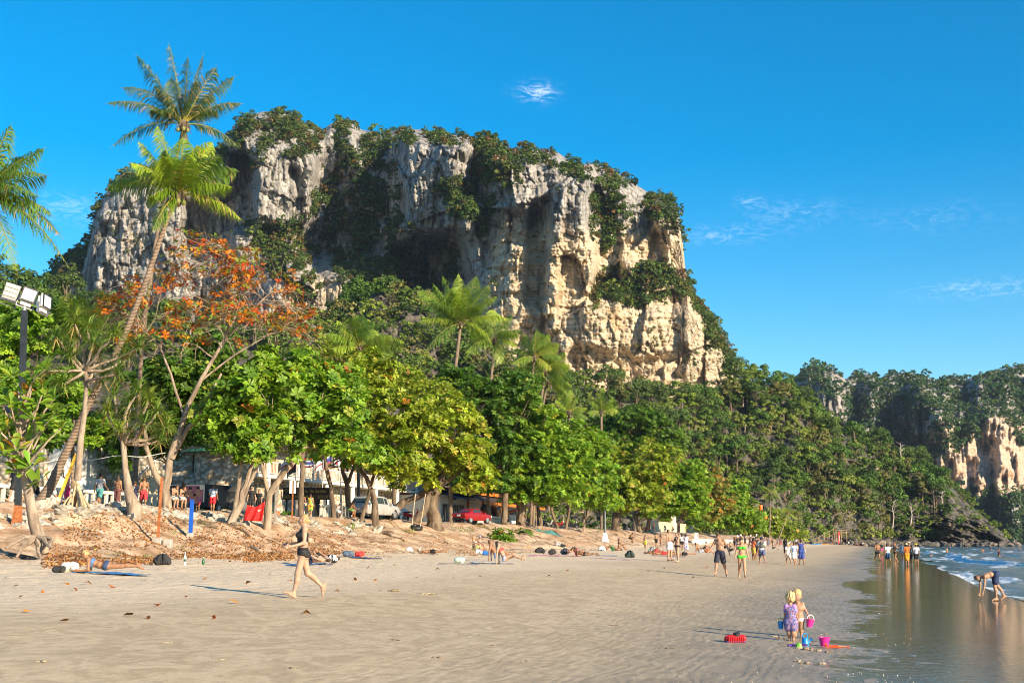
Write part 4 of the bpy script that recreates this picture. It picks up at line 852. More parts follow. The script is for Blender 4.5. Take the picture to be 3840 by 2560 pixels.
# ------------------------------------------------------------------ buildings and fixtures
AT = math.atan2(.9629, .2696)                       # the beach runs this way
def place(px, s, z=None):
    Y = Ys(px, s); x = (px - 1920) / FPX * Y; return Vector((x, Y, float(ground(x, Y)) if z is None else z))
def m_stucco():
    m, nt, b = material('scalloped_stone'); o = nt.obj()
    vo = nt.n('ShaderNodeTexVoronoi', out=0, _Vector=nt.scale(o, (2.4, 2.4, 3.4)), _Scale=1.)
    nz = nt.noise(o, 1.2, 5., .6); c = nt.mix(nt.map(nz, .3, .7), (.56, .48, .36), (.74, .67, .54)); c = nt.mix(nt.map(vo, .38, .6), c, (.36, .29, .2))
    setb(nt, b, c, .9, nt.bump(vo, 1., -.14), spec=.1); return m
STUCCO = m_stucco(); CREAM = paint((.74, .68, .56), .8, .08, 2.); WHITE = paint((.8, .78, .73), .7, .06, 2.); WOOD = paint((.3, .15, .06), .6, .25, 5.); SLATE = paint((.05, .052, .055), .8, .3, 3.)
GLASS = paint((.03, .05, .055), .06, .1, 1.); RUST = paint((.36, .12, .035), .85, .4, 8.); STEEL = paint((.035, .042, .05), .45, .2, 4., .3); CONC = paint((.4, .37, .32), .9, .2, 4., bump=.02); GREYMETAL = paint((.35, .35, .35), .4, .15, 5., .6)
SHINGLE = paint((.055, .04, .035), .85, .35, 4., bump=.03); ORANGEP = paint((.72, .19, .02), .5, .12, 4.); BLACK = paint((.015, .015, .016), .55, .3, 6.)
def sub(name, mat, parent, f, smooth=False, bevel=0.):
    b = MB(); f(b); return b.build(name, mat, parent, smooth, bevel=bevel)
def railing(parent, x0, x1, y, z0, h, mat, step=.3, th=.035):
    r = sub('rail', mat, parent, lambda b: b.box(((x0 + x1) / 2, y, z0 + h), (x1 - x0, .09, .07)))
    sub('rail', mat, parent, lambda b: b.box(((x0 + x1) / 2, y, z0 + .12), (x1 - x0, .06, .05)))
    me = MB().box((0, 0, h / 2 + .04), (th, th, h - .12)).mesh('baluster'); me.materials.append(mat); n = int((x1 - x0) / step)
    for i in range(n + 1): link('baluster', me, parent=parent, loc=(x0 + (x1 - x0) * i / n, y, z0))
def window(parent, x, y, z, w, h, frame=WOOD, name='window'):
    f = sub(name, frame, parent, lambda b: (b.box((x, y, z + h), (w + .16, .1, .1)), b.box((x, y, z), (w + .16, .1, .1)), b.box((x - w / 2, y, z + h / 2), (.09, .1, h - .1)), b.box((x + w / 2, y, z + h / 2), (.09, .1, h - .1)), b.box((x, y, z + h / 2), (.06, .1, h - .1))))
    sub('pane', GLASS, f, lambda b: b.box((x, y + .03, z + h / 2), (w - .1, .03, h - .12)))
def resort():
    p0 = place(740, 50, 3.5); p1 = place(1560, 50, 3.5); L = (p1 - p0).length; e = empty('resort_building', p0, AT)
    sub('wall', STUCCO, e, lambda b: b.box((L / 2, 5, 1.8), (L, 10, 3.6)))
    sub('balcony_floor', CREAM, e, lambda b: b.box((L / 2 + 2, -.9, 3.72), (L - 4, 1.8, .28)))
    sub('wall', STUCCO, e, lambda b: b.box((L / 2, 5.2, 5.35), (L - .2, 9.6, 3.5)))
    for i in range(7):
        x = 5.6 + i * (L - 7) / 7
        window(e, x, .34, 3.95, 1.5, 2.3); d = sub('door', WOOD, e, lambda b: b.box((x + 2.2, .36, 4.95), (1.05, .1, 2.1))); sub('handle', GREYMETAL, d, lambda b: b.box((x + 1.8, .28, 4.9), (.04, .08, .2)))
        sub('column', WHITE, e, lambda b: b.tube([(x + 3.6, -1.55, 0), (x + 3.6, -1.55, 3.55)], .24, 12), True); sub('column', WHITE, e, lambda b: b.tube([(x + 3.6, -1.55, 3.88), (x + 3.6, -1.55, 7)], .16, 12), True)
        window(e, x + 1., -.06, .6, 1.9, 2., GREYMETAL)
    railing(e, 4.2, L - .2, -1.7, 3.86, 1.05, WHITE, .27)
    rf = sub('roof', SLATE, e, lambda b: b.add([(-1, -2.8, 7.1), (L + 1, -2.8, 7.1), (L + 1, 11, 7.1), (-1, 11, 7.1), (5, 4.2, 10.6), (L - 5, 4.2, 10.6)], [(0, 1, 5, 4), (1, 2, 5), (2, 3, 4, 5), (3, 0, 4), (3, 2, 1, 0)]))
    sub('fascia', paint((.05, .2, .13), .6), rf, lambda b: b.box((L / 2, -2.84, 7.0), (L + 2, .08, .26)))
    sub('tower', STUCCO, e, lambda b: b.lathe([(2.3, 0), (2.3, 5.4)], (1.4, -1.6, 0), 12), False)
    tr = sub('tower_roof', SLATE, e, lambda b: b.lathe([(3.3, 5.25), (3.25, 5.4), (.15, 7.3)], (1.4, -1.6, 0), 12), False)
    sub('fascia', paint((.05, .2, .13), .6), tr, lambda b: b.lathe([(3.32, 5.1), (3.34, 5.3)], (1.4, -1.6, 0), 12))
    tag(e, 'cream scalloped stone resort building with white balcony rails behind the trees', 'building')
resort()
def left_block():
    p0 = place(170, 50, 3.5); p1 = place(520, 50, 3.5); L = (p1 - p0).length; e = empty('resort_annex', p0, AT)
    sub('wall', STUCCO, e, lambda b: b.box((L / 2, 4, 2.6), (L, 8, 5.2))); sub('roof', SLATE, e, lambda b: b.add([(-1, -1, 5.3), (L + 1, -1, 5.3), (L + 1, 9, 5.3), (-1, 9, 5.3), (3, 4, 7.5), (L - 3, 4, 7.5)], [(0, 1, 5, 4), (1, 2, 5), (2, 3, 4, 5), (3, 0, 4), (3, 2, 1, 0)]))
    sub('wall', WHITE, e, lambda b: b.box((2.2, -.6, 2.2), (3.6, 1.15, 4.4)))
    st = sub('staircase', paint((.62, .5, .33), .8), e, lambda b: [b.box((L * .5 + i * .3, -1.2, .1 + i * .09), (.3, 1.2, .2 + i * .18)) for i in range(18)])
    for y in (-1.75,):
        a = (L * .5, y, 1.05); c = (L * .5 + 5.2, y, 4.2); sub('rail', WHITE, e, lambda b: b.tube([a, c], .05, 6))
        for i in range(18): f = i / 17; x = a[0] + 5.2 * f; sub('baluster', WHITE, e, lambda b: b.tube([(x, y, a[2] + 3.15 * f - .95), (x, y, a[2] + 3.15 * f)], .02, 4))
    tag(e, 'cream scalloped stone annex with outside staircase behind the left terrace', 'building')
left_block()
def balustrade(label, px0, px1, s, h=.85, z=None):
    a = place(px0, s); c = place(px1, s); zz = 3.5 if z is None else z; L = (c - a).length; e = empty('balustrade', (a.x, a.y, zz), AT)
    n = max(2, int(L / .62)); me = MB().box((0, 0, h / 2), (.17, .15, h)).mesh('post'); me.materials.append(CREAM); cap = MB()
    for i in range(n + 1): link('post', me, parent=e, loc=(L * i / n, 0, 0))
    sub('rail', CREAM, e, lambda b: b.box((L / 2, 0, h + .09), (L + .2, .24, .17))); sub('plinth', CONC, e, lambda b: b.box((L / 2, 0, .03), (L + .2, .34, .1)))
    tag(e, label, 'balustrade', 'cream balustrades along the terrace')
balustrade('long cream balustrade behind the people on the left terrace', -40, 590, 40.2)
balustrade('short cream balustrade left of the silver car', 1130, 1330, 39)
balustrade('short cream balustrade piece right of the red car under the urns', 1795, 1900, 39.5)
# stone edging of the bank
def seawall():
    rg = np.random.default_rng(91); e = empty('stone_edging', place(300, 36.5)); e0 = e.location; meshes = []
    for k in range(6):
        b = MB(); b.ball((0, 0, 0), (.5, .4, .3), 8, 6); b.v = [tuple(np.array(v) * (1 + .3 * (_hash(np.array([i]), np.array([k]), np.array([3]), 5)[0] - .5) * 2)) for i, v in enumerate(b.v)]
        me = b.mesh('stone'); me.materials.append((CONC, paint((.5, .44, .35), .9, .25, 3., bump=.03), paint((.3, .26, .2), .9, .25, 3., bump=.03))[k % 3]); meshes.append(me)
    for i in range(290):
        px = rg.uniform(-20, 1420); p = place(px, 34.9 + rg.normal() * .8); s = rg.uniform(.3, .85) * (1.3 if rg.random() < .12 else 1)
        o = link('stone', meshes[rg.integers(6)], parent=e, loc=p - e0 + Vector((0, 0, -.02))); o.rotation_euler = (rg.normal() * .3, rg.normal() * .3, rg.uniform(0, 6)); o.scale = (s, s, s * .8)
    tag(e, 'rough stone edging along the top of the sandy bank below the terrace', 'stone wall')
seawall()
def shop():
    p0 = place(1650, 45, 3.5); p1 = place(1945, 45, 3.5); L = (p1 - p0).length; e = empty('shop_building', p0, AT)
    sub('wall', WHITE, e, lambda b: b.box((L / 2, 4, 1.7), (L, 8, 3.4)))
    for i in range(4): window(e, 1.6 + i * 2., -.06, .1, 1.6, 2.3, GREYMETAL, 'glass_door')
    rf = sub('roof', SHINGLE, e, lambda b: (b.add([(7, -3.4, 2.6), (L + .6, -3.4, 2.6), (L + .3, -.6, 3.75), (7, -.6, 3.75), (7, -3.4, 2.5), (L + .6, -3.4, 2.5)], [(0, 1, 2, 3), (4, 5, 1, 0)]), b.add([(4, -1.2, 4.0), (L, -1.2, 4.0), (L - 4, 4, 7.2), (8, 4, 7.2), (L, 9, 4), (4, 9, 4)], [(0, 1, 2, 3), (1, 4, 2), (4, 5, 3, 2), (5, 0, 3)])))
    sub('fascia', ORANGEP, rf, lambda b: b.box((L / 2 + 3.8, -3.44, 2.6), (L - 6.4, .1, .34))); sub('fascia', ORANGEP, rf, lambda b: b.box((L / 2 + 2, -1.24, 3.88), (L - 4, .1, .4)))
    sub('awning', paint((.07, .06, .06), .8), e, lambda b: b.add([(0, -2.2, 2.9), (7, -2.2, 2.9), (7, 0, 3.5), (0, 0, 3.5)], [(0, 1, 2, 3)]))
    for x in (10, 16, 22): sub('brace', ORANGEP, e, lambda b: b.tube([(x, -.1, 1.2), (x + .6, -3.2, 2.5)], .1, 4)); sub('column', ORANGEP, e, lambda b: b.box((x, -.12, 1.7), (.25, .2, 3.3)))
    text('Beach Sabai', e, (4.2, -.1, 2.95), .62, paint((.03, .03, .12), .6))
    bd = sub('sign_board', ORANGEP, e, lambda b: b.box((13, -3.3, 1.95), (2.4, .08, .55))); text('Tai Tai Massage', bd, (13, -3.36, 1.8), .3, paint((.85, .7, .2), .6))
    tag(e, 'white shop with brown tiled roof and orange trim behind the red car', 'building')
def text(s, parent, loc, size, mat, name='lettering', ext=.012):
    cu = bpy.data.curves.new(name, 'FONT'); cu.body = s; cu.size = size; cu.align_x = 'CENTER'; cu.extrude = ext; cu.resolution_u = 3
    o = bpy.data.objects.new(name, cu); COL.objects.link(o); bpy.context.view_layer.update()
    dg = bpy.context.evaluated_depsgraph_get(); me = bpy.data.meshes.new_from_object(o.evaluated_get(dg)); bpy.data.objects.remove(o)
    me.transform(Matrix.Rotation(math.pi / 2, 4, 'X')); me.materials.clear(); return link(name, me, mat, parent, loc)
shop()
def urn(px, label):
    p = place(px, 41.5, 3.5); e = empty('bronze_urn', p); BR = paint((.14, .075, .045), .28, .2, 5., .5)
    sub('pedestal', WHITE, e, lambda b: b.box((0, 0, .4), (.9, .9, .8)), bevel=.03); sub('urn', BR, e, lambda b: b.lathe([(.3, .82), (.5, 1.2), (.62, 1.7), (.58, 2.1), (.42, 2.35), (.46, 2.45), (.4, 2.42)], n=18), True); tag(e, label, 'urn', 'bronze urns before the shop')
urn(1822, 'bronze urn on white pedestal, left one before the shop'); urn(1860, 'bronze urn on white pedestal, right one before the shop')
# resort sign, flags
def resort_sign():
    p = place(1150, 41, 0); k = p.y / FPX; e = empty('resort_sign', W(1150, 1850, p.y)); e.rotation_euler = (0, 0, R(6)); w = 174 * k; h = 45 * k
    GOLD = paint((.55, .38, .1), .35, .2, 4., .4)
    sub('board', paint((.02, .013, .01), .6, .3), e, lambda b: b.box((0, 0, 0), (w, .12, h)), bevel=.02)
    text('GOLDEN BEACH RESORT', e, (.02, -.075, -h * .37), .315, GOLD); text('โกลเด้น บีช รีสอร์ท', e, (.35, -.075, h * .08), .3, GOLD)
    b = MB(); pts = [Vector((-w * .43 + .17 * (1 - i / 22) * math.cos(i * .55), -.08, h * .22 + .17 * (1 - i / 22) * math.sin(i * .55))) for i in range(20)]; b.tube(pts, .012, 4); b.tube([(-w * .36, -.08, h * .1), (-w * .31, -.08, h * .02), (-w * .27, -.08, h * .1)], .012, 4); b.build('scroll', GOLD, e)
    for x in (-w * .42, w * .42): sub('post', STEEL, e, lambda b: b.box((x, .1, -h / 2 - .65), (.14, .1, 1.9)))
    tag(e, 'black resort sign board with gold Thai and English lettering', 'sign')
resort_sign()
def flag(px, top, kind, label, fy, dz=0):
    Y = Ys(px, 43); k = Y / FPX; b0 = W(px, 1940, Y); b0.z = 3.5; e = empty('flagpole', b0); H = W(px, top, Y).z - 3.5
    sub('pole', GREYMETAL, e, lambda b: b.tube([(0, 0, 0), (0, 0, H)], [.05, .03], 8), True); fz = W(px, fy, Y).z - 3.5
    sheets = {'thai': [((.55, .03, .05), 0, 1 / 6), ((.8, .8, .78), 1 / 6, 1 / 3), ((.03, .04, .2), 1 / 3, 2 / 3), ((.8, .8, .78), 2 / 3, 5 / 6), ((.55, .03, .05), 5 / 6, 1)], 'white': [((.8, .8, .78), 0, 1)], 'cross': [((.8, .8, .78), 0, .4), ((.6, .04, .05), .4, .6), ((.8, .8, .78), .6, 1)], 'union': [((.03, .05, .25), 0, .5), ((.55, .04, .06), .5, 1)], 'red': [((.5, .03, .04), 0, .55), ((.08, .1, .05), .55, 1)]}[kind]
    fl = None
    for c, a, z in sheets:
        v = []; n = 10
        for i in range(n + 1):
            f = i / n; x = -f * .95 if kind != 'white' else f * .8 - .8; y = .08 * math.sin(f * 7); dr = -.55 * f * f if kind != 'thai' else -.1 * math.sin(f * 3) ; sh = .75 if kind != 'thai' else .95
            for q in (a, z): v.append((x * sh, y, -q * .72 + dr))
        o = MB().add(v, [(2 * i, 2 * i + 1, 2 * i + 3, 2 * i + 2) for i in range(n)]).build('flag' if fl is None else 'stripe', paint(c, .8, .08), e if fl is None else fl)
        if fl is None: fl = o; o.location = (0, 0, fz)
    if kind == 'white':
        d = sub('emblem', paint((.6, .04, .05), .8), fl, lambda b: b.lathe([(.0, 0), (.14, 0)], (0, 0, 0), 14, False)); d.location = (-.36, -.02, -.5); d.rotation_euler = (math.pi / 2, 0, 0)
        for i, (x, z) in enumerate(((-.56, -.4), (-.56, -.72), (-.14, -.3), (-.14, -.62))): sub('trigram', BLACK, fl, lambda b: [b.box((x, -.02, z + q * .035), (.12, .01, .02)) for q in range(3)])
    tag(e, label, 'flag', 'flags before the resort')
flag(1172, 1690, 'thai', 'flag with red, white and blue horizontal stripes before the resort', 1715); flag(1105, 1720, 'red', 'limp red and dark flag left of the striped one', 1735); flag(1207, 1700, 'cross', 'limp white flag with a red bar before the resort', 1722); flag(1240, 1690, 'union', 'hanging blue and red flag beside the white emblem flag', 1712); flag(1275, 1690, 'white', 'white flag with red disc and black bars, rightmost of the flags', 1712); flag(1076, 1700, 'cross', 'leftmost flag before the resort, partly behind a branch', 1725)
# posts
def post(label, px, y0, y1, s, w, mat, lean=0., cap=None, name='post', blocks=()):
    p = place(px, s); Y = p.y; z1 = W(px, y1, Y).z; e = empty(name, p)
    sub('shaft', mat, e, lambda b: b.tube([(0, 0, -.2), (lean, 0, z1 - p.z)], [w * .7, w * .7], 4))
    for (dx, dz, bw, bh) in blocks: sub('concrete_block', CONC, e, lambda b: b.box((dx, 0, dz), (bw, bw, bh)), bevel=.03)
    if cap: cap(e, z1 - p.z)
    tag(e, label, 'post'); return e
post('rusty orange steel post standing in concrete blocks on the leafy bank', 606, 1985, 1790, 31.2, .11, RUST, .09, blocks=((0, .05, .4, .5), (.5, .0, .35, .45), (-.35, 0, .3, .3)))
post('bright blue square post on the leafy bank', 727, 1985, 1873, 31.8, .17, paint((.005, .09, .5), .5, .12), .03, blocks=((0, .0, .32, .3),))
post('weathered grey wooden post right of the red cloth', 1038, 1975, 1735, 33.6, .14, paint((.3, .27, .23), .9, .3), .22)
post('slim rusty sign post with two white plates before the resort sign', 1103, 1945, 1800, 36.5, .08, RUST, 0, cap=lambda e, h: (sub('plate', WHITE, e, lambda b: b.box((-.12, -.08, h - .45), (.18, .03, .85))), sub('plate', WHITE, e, lambda b: b.box((.14, -.08, h - .45), (.14, .03, .85)))))
post('yellow and white striped slanting pole behind the screw pine roots', 218, 1890, 1700, 38.6, .12, paint((.72, .42, .04), .7, .3, 2.5), .95)
post('thin leaning stick near the parked motorbikes', 2180, 2000, 1890, 34, .1, PALEBARK, .9); post('thin upright stake by the pale trunk', 2010, 1995, 1860, 34, .08, PALEBARK)
# floodlight pole on the left
def floodlights():
    Y = 54.; p = W(62, 1985, Y); g = float(ground(p.x, p.y)); e = empty('floodlight_pole', (p.x, p.y, g)); o = e.location
    sub('concrete_base', CONC, e, lambda b: b.add([(-.75, -.7, -.6), (.75, -.7, -.6), (.75, .7, -.6), (-.75, .7, -.6), (-.55, -.5, p.z - g), (.45, -.5, p.z - g), (.45, .5, p.z - g), (-.55, .5, p.z - g)], [(0, 1, 2, 3), (4, 5, 6, 7), (0, 1, 5, 4), (1, 2, 6, 5), (2, 3, 7, 6), (3, 0, 4, 7)]), bevel=.04)
    top = W(92, 1165, Y) - o; bz = p.z - g
    sub('foot', RUST, e, lambda b: b.tube([(-.02, 0, bz - .1), (0.02, 0, bz + 1.)], [.28, .17], 4)); sub('pole', STEEL, e, lambda b: b.tube([(0, 0, bz + .9), tuple(top)], .155, 4)); sub('pole_tip', GREYMETAL, e, lambda b: b.tube([tuple(top - Vector((0, 0, .1))), tuple(W(93, 1143, Y) - o)], .09, 8))
    a = W(-40, 1105, Y - 1.) - o; c = W(190, 1175, Y + 1.) - o; sub('crossarm', STEEL, e, lambda b: b.tube([a, c], .075, 4))
    LAMP = paint((.75, .74, .7), .4, .06); LENS = paint((.5, .56, .56), .05, .1); GR = paint((.42, .42, .42), .5)
    def lamp(px, py, rz, tilt, roll, kind):
        h = empty('x'); bpy.data.objects.remove(h); c0 = W(px, py, Y) - o
        b = MB()
        if kind == 'led': b.box((0, 0, 0), (.62, .22, .78))
        else: b.prism([(-.32, -.3), (.32, -.3), (.32, .3), (-.32, .3)], -.1, .0); b.prism([(-.3, -.28), (.3, -.28), (.26, .22), (-.26, .22)], 0., .18); b.prism([(-.2, -.24), (.2, -.24), (.16, .1), (-.16, .1)], .18, .3); b.box((0, .12, -.4), (.46, .26, .16))
        hd = b.build('floodlight', GR if kind == 'led' else LAMP, e, False, bevel=.03); hd.location = c0; hd.rotation_euler = (tilt, roll, rz)
        if kind == 'led':
            for i in range(3): sub('light_strip', paint((.85, .78, .6), .4), hd, lambda q: q.box((0, -.125, .3 - i * .19), (.54, .03, .12)))
        else:
            sub('lens', LENS, hd, lambda q: q.box((.02, -.115, .0), (.5, .02, .5))); sub('rim', BLACK, hd, lambda q: (q.box((-.29, -.12, 0), (.06, .03, .6)), q.box((.3, -.12, 0), (.04, .03, .6)), q.box((.02, -.12, .29), (.52, .03, .04)), q.box((.02, -.12, -.29), (.52, .03, .04))))
        sub('bracket', GREYMETAL, hd, lambda q: (q.box((-.35, .06, -.32), (.025, .07, .5)), q.box((.35, .06, -.32), (.025, .07, .5)), q.box((0, .06, -.56), (.72, .07, .025))))
    lamp(42, 1098, R(12), R(12), R(17), 'led'); lamp(108, 1108, R(22), R(-8), R(17), 'box'); lamp(168, 1132, R(78), R(-4), R(8), 'box')
    tag(e, 'dark floodlight pole with three lamps on a tilted crossarm, left edge', 'light pole')
floodlights()
def beach_lamp():
    p = G(2268, 2036); p = place(2265, 30.5); Y = p.y; e = empty('beach_lamp', p); H = W(2262, 1752, Y).z - p.z
    sub('concrete_base', WHITE, e, lambda b: b.add([(-.5, -.4, -.3), (.5, -.4, -.3), (.5, .4, -.3), (-.5, .4, -.3), (-.2, -.2, 1.1), (.2, -.2, 1.1), (.2, .2, 1.1), (-.2, .2, 1.1)], [(0, 1, 2, 3), (4, 5, 6, 7), (0, 1, 5, 4), (1, 2, 6, 5), (2, 3, 7, 6), (3, 0, 4, 7)]))
    sub('pole', paint((.12, .14, .16), .5, .15, 3., .3), e, lambda b: b.tube([(0, 0, 1.), (0, 0, H)], [.13, .09], 8), True)
    for dx, ry in ((-.55, .1), (.5, -.9)): sub('lamp_head', paint((.6, .62, .62), .4), e, lambda b: b.box((dx, 0, H + .2), (.85, .35, .5), 0, 0, ry), bevel=.04)
    tag(e, 'slim beach lamp with two heads on a white concrete foot', 'light pole')
beach_lamp()
# walls further along
def low_wall(label, px0, px1, s, y0, y1, mat, th=.4, extra=None):
    a = place(px0, s); c = place(px1, s); d = c - a; L = Vector((d.x, d.y, 0)).length; Y = (a.y + c.y) / 2; zt = W((px0 + px1) / 2, y0, Y).z; zb = min(a.z, c.z) - .6
    e = empty('low_wall', (a.x, a.y, zb), math.atan2(d.y, d.x)); n = max(1, int(L / 6))
    for i in range(n): sub('panel', mat, e, lambda b: b.box((L * (i + .5) / n, 0, (zt - zb) / 2), (L / n - .03, th, zt - zb)), bevel=.02)
    sub('coping', mat, e, lambda b: b.box((L / 2, 0, zt - zb + .06), (L, th + .14, .12)))
    if extra: extra(e, L, zt - zb)
    tag(e, label, 'wall'); return e
low_wall('beige garden wall with pillar behind the standing bathers', 2440, 2590, 41, 1962, 2005, paint((.62, .5, .32), .85, .1, 1.), extra=lambda e, L, h: sub('pillar', CREAM, e, lambda b: b.box((L * .45, -.3, h / 2 + .8), (1.6, .8, h + 1.8))))
def plate309(e, L, h):
    s = sub('sign_panel', WHITE, e, lambda b: b.box((2.2, -.35, h + .5), (3.4, .2, 1.5))); t = text('309', s, (2.2, -.47, h + .45), .95, BLACK)
low_wall('white painted beach wall with a number sign on it', 2590, 2735, 30, 2024, 2045, WHITE, extra=plate309)
low_wall('pale sloping sea wall in front of the crowded terrace', 2738, 2830, 30, 2026, 2040, paint((.66, .6, .52), .85, .12, 1.))
# parasols, lanterns, banner, stairs
def parasol(label, px, py, r, s, col, col2):
    p = place(px, s); k = p.y / FPX; z = W(px, py, p.y).z; e = empty('parasol', p); h = z - p.z; r *= k; n = 12
    sub('pole', GREYMETAL, e, lambda b: b.tube([(0, 0, 0), (0, 0, h)], .03, 6)); cn = None
    for i in range(n):
        a0, a1 = 2 * math.pi * i / n, 2 * math.pi * (i + 1) / n
        sub('panel', paint(col if i % 2 else col2, .7), e, lambda b: b.add([(0, 0, h), (.6 * r * math.cos(a0), .6 * r * math.sin(a0), h - .24 * r), (.6 * r * math.cos(a1), .6 * r * math.sin(a1), h - .24 * r), (r * math.cos(a0), r * math.sin(a0), h - .55 * r), (r * math.cos(a1), r * math.sin(a1), h - .55 * r)], [(0, 1, 2), (1, 3, 4, 2)]))
    tag(e, label, 'parasol', 'parasols behind the trees')
parasol('pale blue and white parasol right of the urns', 1928, 1908, 36, 44, (.6, .66, .74), (.4, .52, .7)); parasol('white parasol half hidden behind the dark trunk', 1868, 1914, 22, 44, (.7, .73, .78), (.6, .66, .74))
def lantern(label, px, py, s, arm):
    Y = Ys(px, s); c = W(px, py, Y); k = Y / FPX; e = empty('lantern', c); OR = material('lantern_orange')
    m, nt, b = OR; setb(nt, b, (.85, .16, .01), .5); b.inputs['Subsurface Weight'].default_value = 0
    R_ = 7.2 * k; H = 20 * k; prof = [(R_ * .55, -H / 2)] + [(R_ * (.8 + .2 * math.sin(math.pi * i / 8)) * (1 + .05 * (-1) ** i), -H / 2 + H * (i + .0) / 8) for i in range(9)] + [(R_ * .55, H / 2 + .02)]
    sub('shade', m, e, lambda b: b.lathe(prof, n=16), True); a = W(px + arm[0], py + arm[1], Y + 1) - c; t = W(px, py - 22, Y) - c
    sub('cord', BLACK, e, lambda b: b.tube([(0, 0, H / 2), tuple(t)], .05, 5)); sub('bamboo_arm', paint((.55, .44, .28), .7), e, lambda b: b.tube([tuple(t + Vector((.3, 0, 0))), tuple(a)], .09, 6)); tag(e, label, 'lantern', 'orange lanterns hung from the tree')
lantern('upper orange paper lantern hanging from a bamboo arm', 2853, 1902, 31, (-36, -12)); lantern('lower orange paper lantern hanging from a bamboo arm', 2870, 1943, 31, (-18, -20))
def banner():
    p = place(3128, 6); p = GD(3126, 480); e = empty('beach_banner', p); k = p.y / FPX
    sub('pole', GREYMETAL, e, lambda b: b.tube([(0, 0, 0), (.35, 0, 4.6)], .05, 6)); sub('sail', paint((.75, .02, .02), .6), e, lambda b: b.prism([(.03, .5), (.75, .6), (1.1, 4.3), (.9, 4.7), (.35, 4.6)], -.02, .02)); sub('lettering', WHITE, e, lambda b: [b.box((.55 + .06 * i, -.04, 1.2 + .42 * i), (.2, .02, .28)) for i in range(6)])
    tag(e, 'tall red feather banner at the far end of the beach', 'banner')
banner()
def wood_stairs():
    p = GD(3080, 490); e = empty('wooden_stairs', p); WD = paint((.4, .28, .16), .85, .25, 3.)
    for i in range(9): sub('step', WD, e, lambda b: b.box((-4 + i * .9, 0, .4 + i * .45), (1., 2., .12)))
    for i in range(5): sub('post', WD, e, lambda b: b.box((-4 + i * 1.8, -1, 1.2 + i * .9), (.16, .16, 2.6)))
    sub('rail', WD, e, lambda b: b.tube([(-4, -1, 2.0), (3.4, -1, 5.9)], .09, 5)); sub('platform', WD, e, lambda b: b.box((6, 0, 4.4), (4.5, 2.2, .2))); sub('rail', WD, e, lambda b: b.tube([(3.8, -1, 5.4), (8.2, -1, 5.4)], .09, 5))
    for x in (4, 6, 8): sub('post', WD, e, lambda b: b.box((x, -1, 3.2), (.18, .18, 4.6)))
    tag(e, 'rough wooden stairs and platform at the foot of the hill', 'stairs')
wood_stairs()
